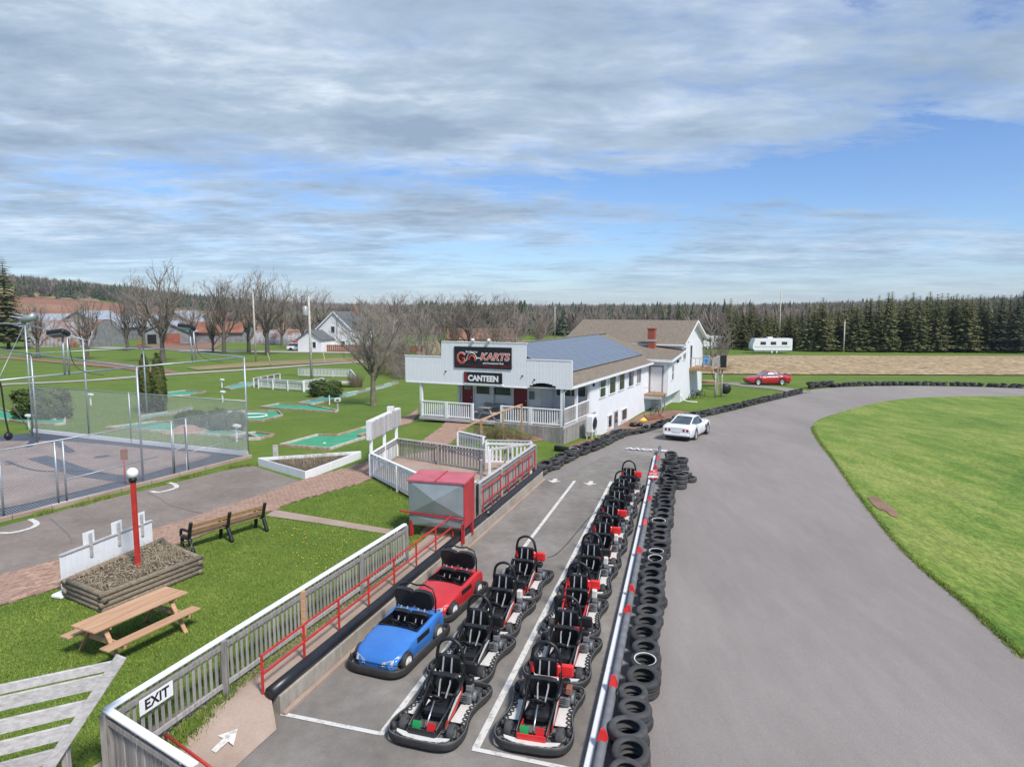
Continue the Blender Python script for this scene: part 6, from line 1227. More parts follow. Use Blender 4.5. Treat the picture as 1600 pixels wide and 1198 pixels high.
x, y = on_ground(1006, 657); o = thing('toy_slide', 'yellow plastic piece lying on the dirt behind the white sports car', 'toy', (x, y, gz(x, y))); obj('body', MB().add([(-.5, -.3, .02), (.5, -.3, .02), (.5, .3, .05), (-.5, .3, .05), (-.2, -.1, .35), (.15, -.1, .38), (.15, .15, .35), (-.2, .15, .33)], [(0, 1, 5, 4), (1, 2, 6, 5), (2, 3, 7, 6), (3, 0, 4, 7), (4, 5, 6, 7)]), MAT['yellow'], o); obj('rim', MB().box((0, 0, .03), (1.05, .65, .04), b=.015), MAT['yellow'], o); o.scale = (.55, .55, .6)
x, y = on_ground(1025, 655); o = thing('scrap_frame', 'rusty scrap frame on the dirt behind the white sports car', 'scrap', (x, y, gz(x, y)), .4)
for p, q in (((-.8, 0, .1), (.8, .1, .12)), ((-.7, .4, .1), (.7, .5, .2)), ((-.7, 0, .1), (-.7, .5, .3)), ((.6, 0, .1), (.7, .5, .25))): obj('bar', MB().bar(p, q, .12, .1), MAT['rustroof'], o)
# boxed sign board on posts by the driveway
x, y = on_ground(1121, 621); sp = thing('speaker_stand', 'black panel on two tall pale poles beside the balcony tree', 'stand', (x, y, gz(x, y)))
for s_ in (-.25, .38): obj('pole', MB().tube((s_, s_ * .2, 0), (s_, s_ * .2, 2.9), .09, .07, n=9), MAT['paletimber'], sp)
obj('panel', MB().box((.45, 0, 3.3), (.55, .4, 1.3), rz=-.3, b=.03), MAT['black'], sp); obj('shelf', MB().box((-.2, 0, 2.75), (1.7, .7, .14), b=.02), MAT['oldlumber'], sp); obj('drum', MB().lathe([(0, -.1), (.42, -.1), (.5, 0), (.42, .1), (0, .1)], 20, c=(.95, .6, .75), axis='y'), MAT['black'], sp)
x, y = on_ground(1103, 603); o = thing('timber_pile', 'pile of orange-brown timber boards behind the gable', 'timber', (x, y, gz(x, y)), -.3)
for i in range(6): obj('board', MB().box((random.uniform(-.2, .2), (i % 3) * .3, .12 + (i // 3) * .2 + .2), (2.6, .26, .1), rz=random.uniform(-.1, .1), b=.01), MAT['lumber'], o)
x, y = on_ground(1068, 628); o = tag(obj('bent_pipe', MB().path(cr([(x - .3, y, gz(x, y) + .7), (x, y, gz(x, y) + .2), (x + .5, y - .2, gz(x, y) + .06), (x + 1.1, y - .4, gz(x, y) + .05)], 5), .06, 8), MAT['whitew']), 'bent pale pipe lying in the grass by the gable', 'pipe')

# ------------------------------------------------------------------ vehicles
def car(name, label, cat, loc_, rz, paint, st, gh, wheels, wr, rimm, glass='carglass', pillars=True, roofm=None):
    c_ = thing(name, label, cat, loc_, rz); ya = [s_[0] for s_ in st]
    f = lambda k, y: float(np.interp(y, ya, [s_[k] for s_ in st])); lo, hi = ya[0], ya[-1]; ys = sorted(set(list(np.round(np.arange(lo, hi, .07), 3)) + ya)); rows = []
    for y in ys:
        w_, zb, zs_, zc_ = f(1, y), f(2, y), f(3, y), f(4, y)
        for wc in wheels:
            d = abs(y - wc); ra = wr + .055
            if d < ra: zb = max(zb, wr + math.sqrt(ra * ra - d * d) * .98)
        zs_ = max(zs_, zb + .03); zc_ = max(zc_, zs_ + .01); zm = (zb + zs_) * .5
        h = [(w_ * .90 if zb < .4 else w_ * .985, zb), (w_ * .99, zb + (zs_ - zb) * .3), (w_, zm + (zs_ - zm) * .25), (w_ * .985, zs_ - (zs_ - zm) * .2), (w_ * .93, zs_), (w_ * .75, zs_ + (zc_ - zs_) * .5), (w_ * .4, zs_ + (zc_ - zs_) * .9), (0, zc_)]
        rows.append([(a_, y, z) for a_, z in h] + [(-a_, y, z) for a_, z in h[-2::-1]])
    m = MB().grid(rows); n = len(rows[0])
    for r_, rev in ((rows[0], False), (rows[-1], True)):
        m.add(list(r_), [tuple(range(n))[::-1] if rev else tuple(range(n))])
    obj('body', m, MAT[paint], c_)
    obj('underbody', MB().box((0, (lo + hi) / 2, .30), (f(1, 0) * 1.7, (hi - lo) * .92, .25)), MAT['black'], c_)
    # greenhouse: list of (y, base half width, base z, top half width, top z)
    gh = [(y, b_, z0 - .07, t_, z1) for y, b_, z0, t_, z1 in gh]; gr = [[(b_, y, z0), (b_ + (t_ - b_) * .5 + .02, y, (z0 + z1) / 2), (t_, y, z1 - .03), (t_ * .85, y, z1), (0, y, z1 + .015), (-t_ * .85, y, z1), (-t_, y, z1 - .03), (-b_ - (t_ - b_) * .5 - .02, y, (z0 + z1) / 2), (-b_, y, z0)] for y, b_, z0, t_, z1 in gh]
    obj('glasshouse', MB().grid(gr), MAT[glass], c_)
    top = [g for g in gh if g[4] > max(q[4] for q in gh) - .06]
    rr_ = [[(-t_ * .98, y, z1 + .0), (-t_ * .8, y, z1 + .02), (0, y, z1 + .03), (t_ * .8, y, z1 + .02), (t_ * .98, y, z1)] for y, b_, z0, t_, z1 in top]; obj('roof', MB().grid(rr_), MAT[roofm or paint], c_)
    if pillars:
        for s_ in (-1, 1):
            m = MB(); m.path([(s_ * g[1], g[0], g[2]) if i in (0, len(gh) - 1) else (s_ * (g[3] + .012), g[0], g[4] - .01) for i, g in enumerate(gh)], .035, 6); obj('pillar', m, MAT[paint], c_)
    for y in wheels:
        for s_ in (-1, 1): add_wheel(c_, s_ * (f(1, y) - .10), y, wr, .22, wr * .64, rimm)
    return c_
vx, vy = at_z(1073, 684, -.12); vrz = R(-31)
vt = car('sports_car', 'white two-door sports car seen from behind on the track', 'car', (vx + .3, vy + .9, gz(vx, vy + 1)), vrz, 'carwhite',
    [(-2.30, .80, .40, .74, .80), (-2.18, .86, .30, .84, .88), (-1.5, .885, .22, .90, .94), (-.6, .84, .20, .76, .86), (.3, .83, .20, .74, .82), (1.2, .88, .22, .84, .86), (1.7, .86, .25, .72, .76), (2.2, .72, .30, .55, .60), (2.36, .55, .34, .50, .52)],
    [(-1.75, .60, .90, .56, .92), (-.75, .66, .88, .50, 1.17), (-.2, .70, .86, .52, 1.20), (.15, .70, .84, .54, 1.18), (.75, .68, .82, .62, .84)], (-1.22, 1.27), .325, 'rim')
for s_ in (-1, 1):
    for q in (.42, .63): obj('tail_lamp', MB().lathe([(0, -.02), (.075, -.015), (.085, .01), (0, .02)], 14, c=(s_ * q, -2.285, .655), axis='y'), MAT['tail'], vt)
    obj('mirror', MB().box((s_ * .88, .45, .92), (.14, .1, .1), b=.03), MAT['carwhite'], vt)
    obj('side_vent', MB().box((s_ * .872, .75, .55), (.012, .14, .2)), MAT['black'], vt)
vt.scale = (1, 1, 1.1); rcs = 1.14
obj('plate', MB().box((0, -2.31, .5), (.42, .02, .16)), MAT['plate'], vt); obj('rear_bumper', MB().box((0, -2.27, .42), (1.5, .14, .16), b=.05), MAT['carwhite'], vt)
rx_, ry_ = on_ground(1203, 602)
rc = car('sports_car', 'red coupe with pale glass parked side-on by the driveway', 'car', (rx_, ry_ + .9, gz(rx_, ry_)), R(92), 'carred',
    [(-2.40, .70, .42, .72, .78), (-2.2, .84, .30, .86, .92), (-1.4, .90, .22, .88, .92), (0, .90, .20, .84, .90), (1.0, .90, .22, .82, .88), (1.9, .86, .24, .74, .80), (2.3, .80, .30, .64, .70), (2.42, .70, .36, .58, .62)],
    [(-1.95, .62, .90, .58, .92), (-.9, .70, .90, .56, 1.22), (-.2, .72, .88, .56, 1.27), (.2, .72, .88, .56, 1.25), (1.05, .72, .86, .66, .88)], (-1.32, 1.30), .33, 'rim', 'paleglass')
rc.scale = (1, 1, rcs); obj('spoiler', MB().box((0, -2.28, 1.0), (1.5, .24, .05), b=.02).box((.7, -2.25, .93), (.06, .2, .12)).box((-.7, -2.25, .93), (.06, .2, .12)), MAT['carred'], rc); obj('rear_hatch_panel', MB().box((.60, -.72, 1.06), (.05, .35, .36), ry=R(-20), b=.01).box((-.60, -.72, 1.06), (.05, .35, .36), ry=R(20), b=.01), MAT['carwhite'], rc)
x, y = at_z(466, 549, -1.7); sv = car('suv', 'white sport utility vehicle with red kayak on its roof on the far street', 'car', (x, y, gz(x, y) + .1), R(-92), 'carwhite',
    [(-2.2, .85, .45, .95, 1.0), (-1.9, .92, .35, 1.05, 1.1), (0, .92, .30, 1.02, 1.05), (1.0, .92, .32, 1.0, 1.06), (1.9, .90, .36, .92, 1.0), (2.25, .78, .42, .8, .86)],
    [(-2.1, .80, 1.05, .74, 1.1), (-1.8, .82, 1.05, .66, 1.58), (-.6, .84, 1.03, .68, 1.68), (.4, .84, 1.03, .68, 1.64), (1.15, .82, 1.03, .76, 1.06)], (-1.32, 1.35), .36, 'black')
ky = thing('kayak', 'red kayak strapped to the roof of the white vehicle', 'kayak', (x, y, gz(x, y) + 1.85), R(-90)); rows = []
for t_ in np.linspace(-1, 1, 15): w_ = .36 * (1 - abs(t_) ** 2.4); rows.append([(w_ * math.cos(a_), t_ * 1.5, .22 + .22 * (1 - abs(t_) ** 2) ** .5 * math.sin(a_) + .12 * t_ * t_) for a_ in np.linspace(0, 2 * math.pi, 12)[:-1]])
obj('hull', MB().grid(rows, closed=True), MAT['redm'], ky); obj('cradle', MB().box((0, .6, .03), (.9, .06, .08)).box((0, -.6, .03), (.9, .06, .08)), MAT['black'], ky)
def trailer(label, x, y, rz, L_):
    t = thing('camper_trailer', label, 'trailer', (x, y, gz(x, y)), rz); w_ = 1.2
    prof = [(-L_ / 2, .65), (L_ / 2 - .4, .65), (L_ / 2, 1.1), (L_ / 2 - .05, 1.9), (L_ / 2 - .5, 3.0), (-L_ / 2 + .1, 3.05), (-L_ / 2, 2.9)]
    obj('body', MB().prism(prof, -w_, w_, T=lambda a_, z, d: (a_, d, z)), MAT['whitep'], t); obj('skirt', MB().box((0, 0, .55), (L_ * .9, 2.2, .3)), MAT['greyboard'], t)
    for q in (-.30, -.02, .24): wn_ = obj('window', MB().box((L_ * q, w_ + .012, 2.1), (1.1, .03, .62), b=.01), MAT['black'], t); obj('pane', MB().box((L_ * q, w_ + .03, 2.1), (.95, .012, .48)), MAT['glass'], wn_)
    obj('stripe', MB().box((0, w_ + .008, 1.35), (L_ * .9, .012, .1)), MAT['strap'], t); obj('roof_unit', MB().box((.2, 0, 3.17), (1.0, .8, .3), b=.06), MAT['whitep'], t); obj('hitch', MB().path([(L_ / 2, .5, .6), (L_ / 2 + 1.2, 0, .55), (L_ / 2, -.5, .6)], .05, 6), MAT['black'], t)
    for q in (-.9, .1): wh = obj('wheel', MB().lathe([(.0, -.1), (.3, -.1), (.36, -.05), (.36, .05), (.3, .1), (0, .1)], 16, c=(q, w_ - .1, .36), axis='y'), MAT['rubber'], t); obj('rim', MB().lathe([(0, .115), (.2, .11)], 14, c=(q, w_ - .1, .36), axis='y'), MAT['whitep'], wh)
x, y = at_z(1192, 549, -1.45); y -= 4; trailer('white camper trailer at the edge of the stubble field under the spruces', x, y, R(180), 8.0)
x, y = at_z(1112, 545, -1.5); trailer('white camper trailer half hidden behind the house gable', x, y + 4, R(180), 7.5)

# ------------------------------------------------------------------ far buildings and poles
def gable_house(name, label, cat, x, y, rz, w_, d_, he, hr, wallm, roofm, wins=(), parts=True, over=.3, z=None):
    h = thing(name, label, cat, (x, y, gz(x, y) - .2 if z is None else z), rz); m = MB(); m.box((0, 0, he / 2), (w_, d_, he))
    for s_ in (-1, 1): m.add([(-w_ / 2, s_ * d_ / 2, he), (w_ / 2, s_ * d_ / 2, he), (0, s_ * d_ / 2, hr - .05)], [(0, 1, 2)])
    obj('wall', m, MAT[wallm], h); m = MB()
    for s_ in (-1, 1):
        xe = s_ * (w_ / 2 + over); ze = hr - (w_ / 2 + over) * (hr - he) / (w_ / 2); p = [(0, -d_ / 2 - over, hr), (xe, -d_ / 2 - over, ze), (xe, d_ / 2 + over, ze), (0, d_ / 2 + over, hr)]; q = [(a_, b_, c2 - .18) for a_, b_, c2 in p]; m.add(p + q, [(0, 1, 2, 3), (7, 6, 5, 4), (0, 4, 5, 1), (1, 5, 6, 2), (2, 6, 7, 3)])
        ze2 = ze; 
    rf_ = obj('roof', m, MAT[roofm], h)
    for s_ in (-1, 1): xe = s_ * (w_ / 2 + over); ze = hr - (w_ / 2 + over) * (hr - he) / (w_ / 2); obj('barge_board', MB().bar((0, -d_ / 2 - over - .03, hr - .1), (xe, -d_ / 2 - over - .03, ze - .1), .06, .28), MAT['whitep'] if wallm == 'siding' else MAT['greyboard'], rf_)
    for wx, wz, ww, wh in wins: wo_ = obj('window', MB().box((wx, -d_ / 2 - .03, wz), (ww + .24, .06, wh + .24)), MAT['whitep'], h); obj('pane', MB().box((wx, -d_ / 2 - .07, wz), (ww, .03, wh)), MAT['glass'], wo_)
    return h
x, y = at_z(534, 549, -1.8); hh = gable_house('farmhouse', 'white gabled farmhouse with dark grey roof beyond the road', 'house', x, y + 5, R(-16), 8.2, 11, 5.2, 8.8, 'siding', 'greyshingle', [(-.2, 4.9, .8, 1.3), (2.2, 1.8, .8, 1.2)])
obj('chimney', MB().box((.6, 3, 9.0), (.8, .8, 1.6)), MAT['brickred'], hh)
wx, wy, ww2, wd2, wh2, wr2 = -2.9, -8.0, 5.6, 5.2, 2.9, 4.7
obj('wing_wall', MB().box((wx, wy, wh2 / 2), (ww2, wd2, wh2)).add([(wx - ww2 / 2, wy - wd2 / 2, wh2), (wx + ww2 / 2, wy - wd2 / 2, wh2), (wx, wy - wd2 / 2, wr2)], [(0, 1, 2)]), MAT['siding'], hh)
m = MB()
for s_ in (-1, 1): m.bar((wx + s_ * 1.53, wy - wd2 / 2 - .3, (wh2 + wr2) / 2 - .02), (wx + s_ * 1.53, wy + wd2 / 2, (wh2 + wr2) / 2 - .02), math.hypot(ww2 / 2 + .35, wr2 - wh2 + .2), .14, up=(s_ * (wr2 - wh2), 0, ww2 / 2))
obj('wing_roof', m, MAT['greyshingle'], hh); wo_ = obj('window', MB().box((wx + 1.2, wy - wd2 / 2 - .03, 1.8), (.95, .06, 1.45)), MAT['whitep'], hh); obj('pane', MB().box((wx + 1.2, wy - wd2 / 2 - .07, 1.8), (.7, .03, 1.2)), MAT['glass'], wo_)
a_, b_ = at_z(508, 550, -1.75), at_z(660, 553, -1.75)
fence('paling_fence', 'brown paling fence in front of the white farmhouse', a_, b_, 1.5, .45, .38, pm='redboard', rm='redboard', capm='redboard', posts='redboard', post_every=5., cap=False)
x, y = at_z(499, 549, -1.75); o = thing('shed', 'small rust-brown shed beside the farmhouse wing', 'shed', (x, y - 1, gz(x, y)), R(-16)); obj('wall', MB().box((0, 0, 1.2), (1.5, 1.5, 2.4)), MAT['redboard'], o); obj('roof', MB().box((0, 0, 2.45), (1.7, 1.7, .12), ry=.08), MAT['rustroof'], o); obj('door', MB().box((.1, -.77, 1.0), (.8, .04, 1.9)), MAT['doorred'], o)
a_, b_ = at_z(448, 534, -1.9), at_z(500, 534, -1.9); fence('paling_fence', 'brown board fence left of the farmhouse wing', a_, b_, 1.8, .5, .46, pm='oldlumber', rm='oldlumber', posts='oldlumber', post_every=5., cap=False)
def quonset(label, p0, p1, w_, mat, ends='greyboard', group=None):
    p0, p1 = Vector(p0), Vector(p1); d = p1 - p0; L_ = d.length; h = thing('quonset_barn', label, 'barn', (p0.x, p0.y, gz(p0.x, p0.y) - .3), math.atan2(d.y, d.x)); rows = []
    n = int(L_ / .5)
    for i in range(n + 1): rows.append([(L_ * i / n, w_ / 2 * math.cos(a_) * (1 + .012 * (i % 2)), w_ * .46 * math.sin(a_) * (1 + .014 * (i % 2))) for a_ in np.linspace(0, math.pi, 18)])
    obj('shell', MB().grid(rows, sm=False), MAT[mat], h)
    for xx in (0, L_): obj('end_wall', MB().prism([(w_ * .49 * math.cos(a_), w_ * .45 * math.sin(a_)) for a_ in np.linspace(0, math.pi, 18)], -.05, .05, T=lambda a_, z, t_: (xx + t_, a_, z)), MAT[ends], h)
quonset('long rust-streaked corrugated quonset barn at the left', at_z(70, 541, -2), at_z(170, 541, -2), 15, 'rustmetal'); quonset('low grey corrugated quonset barn by the far street', at_z(402, 537, -1.9), at_z(490, 537, -1.9), 9, 'rustmetal', 'greyboard')
def barn(label, px, py, yy, w_, d_, he, hr, rz, wm='greyboard', rm='metalroof', wins=()):
    x, _, _ = at_y(px, py, yy); return gable_house('barn', label, 'barn', x, yy, R(rz), w_, d_, he, hr, wm, rm, wins, over=.5)
barn('long white metal roofed barn behind the quonset', 100, 500, 225, 16, 44, 4.5, 8.2, 90); barn('grey gable-fronted barn behind the quonset', 148, 500, 205, 15, 18, 4.5, 9.2, 4); barn('pale metal roofed barn in the middle of the farm', 230, 500, 225, 14, 40, 4.5, 8.2, 82); barn('grey barn with tall gable right of the farm lane', 290, 510, 215, 13, 22, 5.2, 9.2, 8)
bb = barn('low barn with rusty red roof and red doors', 322, 520, 196, 10, 26, 3.4, 6.0, 84, 'greyboard', 'rustroof')
for q in (-8, -3.5, 1): obj('door', MB().box((5.05, q, 1.5), (.1, 2.6, 2.8)), MAT['redboard'], bb)
o = barn('grey lean-to barn with red door beside the farmyard', 272, 525, 190, 12, 14, 3.6, 6.4, 10); obj('door', MB().box((1.5, -7.06, 1.5), (4, .1, 3)), MAT['redboard'], o); obj('opening', MB().box((-3.5, -7.06, 1.4), (2.2, .1, 2.8)), MAT['black'], o)
def pole(label, px, pb, pt, arm=False, box=False, mat='paletimber'):
    x, y = on_ground(px, pb); z0 = gz(x, y); zt = at_y(px, pt, y)[2]; p = thing('utility_pole', label, 'pole', (x, y, z0)); h = zt - z0; obj('shaft', MB().tube((0, 0, -.2), (-.05, 0, h), .16, .11, n=9), MAT[mat], p)
    if arm: obj('crossarm', MB().box((0, 0, h - .7), (1.8, .1, .12)), MAT['oldlumber'], p)
    if box: obj('transformer', MB().lathe([(0, h - 2.3), (.3, h - 2.3), (.32, h - 2.2), (.32, h - 1.3), (.2, h - 1.15), (0, h - 1.1)], 14, c=(-.5, 0, 0)), MAT['tankpale'], p)
    obj('insulator', MB().tube((0, 0, h), (0, 0, h + .25), .06, n=7), MAT['plate'], p)
pole('pale utility pole with grey transformer beside the white pen', 487, 592, 463, False, True); pole('slim pale utility pole beside the row of bare trees', 400, 566, 458); pole('utility pole at the wood edge behind the camper trailer', 1217, 545, 452); pole('small far utility pole beside the red field', 706, 512, 481); pole('small far utility pole left of the house roof', 867, 528, 478); pole('thin bare pole among the spruces', 1318, 550, 502)
for px, pb, pt, lab in ((424, 573, 551, 'yellow guy marker nearest the slim pole'), (511, 580, 551, 'yellow guy marker beside the transformer pole')):
    x, y = on_ground(px, pb); z = gz(x, y); t_ = at_y(px - 6, pt, y); g = tag(obj('guy_marker', MB().tube((x, y, z), t_, .06, n=6), MAT['straw']), lab, 'guy wire')
x, y = on_ground(850, 500); x, y = at_z(850, 507, -2.2); gable_house('far_house', 'tiny white house at the far wood edge above the solar roof', 'house', x, y, R(20), 9, 9, 4, 7, 'siding', 'greyshingle', [(-2, 2, 1, 1.2), (2, 2, 1, 1.2)])
# ------------------------------------------------------------------ trees and shrubs
def bare_tree(seed, h, wide, fork=.2, limbs=12, sub=8, twigs=7, r0=.022):
    """trunk and limbs reaching into a rounded crown, then branches, twigs and fine twigs"""
    rg = random.Random(seed); tr = MB(); cw = MB(); RX = h * wide; ZC, RZ = h * .60, h * .42
    def bez(a, b, c, n): return [a * (1 - t) ** 2 + b * (2 * t * (1 - t)) + c * t * t for t in [i / n for i in range(n + 1)]]
    def taper(n, ra, rb): return [ra + (rb - ra) * i / n for i in range(n + 1)]
    def at(pts, t): n = len(pts) - 1; i = min(n - 1, int(t * n)); return pts[i].lerp(pts[i + 1], t * n - i), (pts[i + 1] - pts[i]).normalized()
    def inside(p):
        q = Vector((p.x / RX, p.y / RX, (p.z - ZC) / RZ)); l = q.length
        return p if l < 1.05 else Vector((p.x / l, p.y / l, ZC + (p.z - ZC) / l))
    lean = Vector((rg.gauss(0, .02), rg.gauss(0, .02), 1)); tp = [Vector((0, 0, -.1)), lean * (h * fork * .6), lean * (h * (fork + .12)), lean * (h * .55) + Vector((rg.gauss(0, .02) * h, rg.gauss(0, .02) * h, 0))]
    tr.path(tp, [h * r0 * 1.25, h * r0, h * r0 * .75, h * r0 * .3], 8, cap=False)
    for k in range(limbs):
        az = 2.4 * k + rg.gauss(0, .3); el = R(rg.uniform(22, 80) if k else 84); d = Vector((math.cos(az) * math.cos(el), math.sin(az) * math.cos(el), math.sin(el)))
        p0 = lean * (h * rg.uniform(fork * .85, fork + .18)); p2 = Vector((d.x * RX * .78, d.y * RX * .78, ZC + RZ * (d.z * 1.25 - .42) * .9)); dist = (p2 - p0).length
        L = bez(p0, p0 + Vector((d.x, d.y, 0)) * dist * .30 + Vector((0, 0, dist * .28)), p2, 6); L = [L[0]] + [q + Vector((rg.gauss(0, .012), rg.gauss(0, .012), rg.gauss(0, .01))) * h for q in L[1:]]
        tr.path(L, taper(6, h * r0 * .50, h * .0032), 6, cap=False)
        for j in range(sub):
            t = .22 + .78 * (j + rg.random()) / sub; p, ax = at(L, min(t, .999)); s_ = Matrix.Rotation(rg.random() * 6.283, 3, ax) @ ax.orthogonal().normalized()
            dd = (ax * .8 + s_ * .75 + Vector((0, 0, .40))).normalized(); e_ = inside(p + dd * h * rg.uniform(.13, .27)); m_ = p.lerp(e_, .5) + Vector((rg.gauss(0, .012), rg.gauss(0, .012), rg.gauss(-.006, .01))) * h; B = bez(p, m_, e_, 3)
            cw.path(B, taper(3, h * .0042, h * .0016), 4, cap=False)
            for i in range(twigs):
                t2 = .12 + .88 * (i + rg.random()) / twigs; q, ax2 = at(B, min(t2, .999)); s2 = Matrix.Rotation(rg.random() * 6.283, 3, ax2) @ ax2.orthogonal().normalized(); d2_ = (ax2 * .8 + s2 * .7 + Vector((0, 0, .35))).normalized(); f_ = q + d2_ * h * rg.uniform(.06, .12)
                cw.path([q, q.lerp(f_, .5) + Vector((rg.gauss(0, .006), rg.gauss(0, .006), 0)) * h, f_], taper(2, h * .0017, h * .0009), 3, cap=False)
                for _ in range(2):
                    g, _a = q.lerp(f_, rg.uniform(.3, .9)), 0; cw.path([g, g + (d2_ + Vector((rg.gauss(0, .6), rg.gauss(0, .6), rg.gauss(.2, .3)))).normalized() * h * rg.uniform(.03, .06)], taper(1, h * .0011, h * .0006), 3, cap=False)
    return tr, cw
def mk(gen, m1, m2): t, c = gen; return t.mesh(MAT[m1], 'trunk'), c.mesh(MAT[m2], 'crown')
BT = [mk(bare_tree(11, 12, .40, .20, 12, 7, 6), 'bark', 'twig'), mk(bare_tree(23, 12, .33, .22, 11, 7, 6), 'bark', 'twig'), mk(bare_tree(37, 12, .38, .16, 12, 6, 6), 'bark', 'twig')]
SP = [mk(bare_tree(41, 7, .30, .05, 11, 6, 5, .011), 'palebark', 'twig'), mk(bare_tree(53, 7, .34, .04, 11, 6, 5, .011), 'mossbark', 'twig')]
OR = mk(bare_tree(61, 7, .52, .24, 12, 8, 7, .026), 'mossbark', 'twig')
def put_tree(ms, label, x, y, h, base_h, rz, group=None, name='bare_tree', cat='tree', wide=1.):
    t = thing(name, label, cat, (x, y, gz(x, y)), rz, group); k = h / base_h; t.scale = (k * wide, k * wide, k); link('trunk', ms[0], t); link('crown', ms[1], t); return t
def tree_px(ms, label, px, pb, pt, bh, group=None, name='bare_tree', wide=1.):
    x, y = on_ground(px, pb); h = at_y(px, pt, y)[2] - gz(x, y); return put_tree(ms, label, x, y, h, bh, random.random() * 6.28, group, name, 'tree', wide)
tree_px(OR, 'spreading leafless tree on the lawn left of the canteen', 583, 634, 478, 7, wide=1.05)
x, y = on_ground(1122, 612); put_tree(SP[1], 'leafless tree rising behind the balcony and black panel', x + .3, y + 2, 7.6, 7, 2.0, wide=1.25)
g_ = 'bare trees along the farm street'
for i, (px, pb, pt, v, lab) in enumerate([(255, 566, 420, 0, 'tallest bare tree behind the cedar pair'), (350, 553, 434, 1, 'bare tree left in the pair beside the street'), (389, 551, 437, 2, 'bare tree right in the pair beside the street'), (418, 555, 428, 0, 'bare tree just right of the slim pole'), (333, 551, 480, 2, 'small bare tree at the farmyard edge'), (472, 545, 452, 1, 'bare tree behind the transformer pole'), (137, 562, 462, 2, 'reddish bare tree in front of the quonset barn'), (200, 548, 455, 1, 'bare tree in front of the grey gabled barn'), (225, 545, 440, 2, 'bare tree left of the tallest one by the barns'), (60, 560, 470, 1, 'thin bare tree beside the big spruce'), (300, 540, 470, 0, 'bare tree before the barn with red doors'), (505, 540, 455, 0, 'bare tree behind the farmhouse left corner'), (440, 540, 460, 1, 'bare tree between slim pole and parked vehicle')]): tree_px(BT[v], lab, px, pb, pt, 12, g_, wide=1.1)
g_ = 'leafless thicket behind the canteen'
rg = random.Random(5)
THK = [(600, 556, 468), (622, 553, 458), (655, 556, 460), (690, 560, 464), (612, 565, 492), (632, 572, 500), (668, 580, 490), (708, 560, 474), (732, 560, 458), (775, 560, 464), (805, 556, 464), (842, 552, 476), (570, 548, 464), (755, 565, 500), (790, 563, 502), (625, 590, 522)]
where = ['just right of the farmhouse', 'standing tallest left of the false front', 'directly left of the false front step', 'above the left step of the false front', 'low beside the farmhouse fence', 'low left of the canteen', 'close against the left end of the canteen front', 'above the left end of the banner sign', 'tallest above the banner sign', 'above the right end of the banner sign', 'above the right step of the false front', 'above the start of the solar roof', 'in front of the farmhouse', 'small above the banner middle', 'small above the banner right end', 'nearest the golf ramp']
for i, (px, pb, pt) in enumerate(THK): tree_px(SP[i % 2] if i not in (1, 8) else BT[1], 'leafless grey thicket tree ' + where[i], px, pb, pt, 7 if i not in (1, 8) else 12, g_, wide=1.2)
for px, pb, pt, lab in ((940, 530, 478, 'middle leafless tree behind the house roof'), (910, 528, 484, 'left leafless tree behind the house roof'), (970, 528, 486, 'right leafless tree behind the house roof')): tree_px(SP[0], lab, px, pb, pt, 7, 'leafless trees behind the house roof', wide=1.2)

def conifer(seed, h, w_, n=26, droop=.35, gap=.0):
    rg = random.Random(seed); tr = MB().path([(0, 0, -.1), (0, 0, h * .5), (0, 0, h * .93)], [h * .016, h * .010, h * .002], 7); cw = MB()
    for i in range(n):
        t = (i + rg.random() * .7) / n; z = h * (.10 + .86 * t) if gap == 0 else h * (gap + (1 - gap) * t); L0 = w_ * (1 - t) ** .7 * rg.uniform(.8, 1.12) + .22; nb = max(5, int(12 - 4 * t)); ph = rg.random() * 6.28
        for k in range(nb):
            a_ = ph + 6.283 * k / nb + rg.gauss(0, .2); L_ = L0 * rg.uniform(.65, 1.15); d = Vector((math.cos(a_), math.sin(a_), 0)); sd = Vector((-d.y, d.x, 0)); m = 5; prev = None; zz = z
            for j in range(m):
                u0, u1 = j / m, (j + 1) / m; p0 = d * (L_ * u0) + Vector((0, 0, z - L_ * droop * u0 ** 1.3)); p1 = d * (L_ * u1) + Vector((0, 0, z - L_ * droop * u1 ** 1.3 + (.10 * L_ if j == m - 1 else 0)))
                for s_ in (-1, 1):
                    wd = L_ * .30 * (1 - u0 * .75) * rg.uniform(.7, 1.3); tip = p0 + sd * (s_ * wd) + d * (wd * .7) + Vector((0, 0, -wd * rg.uniform(.25, .7)))
                    cw.add([p0, tip, p1], [(0, 1, 2)] if s_ < 0 else [(2, 1, 0)])
                cw.add([p0 + sd * .03 * L_, p1, p0 - sd * .03 * L_ - Vector((0, 0, .16 * L_ * (1 - u0)))], [(0, 1, 2)])
    return tr, cw
CF = [mk(conifer(3, 14, 2.6, 44), 'bark', 'spruce'), mk(conifer(5, 14, 2.1, 46), 'bark', 'spruce'), mk(conifer(8, 14, 3.1, 42, .3, .12), 'bark', 'spruce'), mk(conifer(9, 14, 2.4, 44), 'bark', 'spruce2')]
tree_px(CF[2], 'big dark spruce at the left edge beside the barns', 14, 545, 400, 14, name='spruce_tree', wide=1.15)
g_ = 'spruces in the row along the stubble field'; rg = random.Random(2)
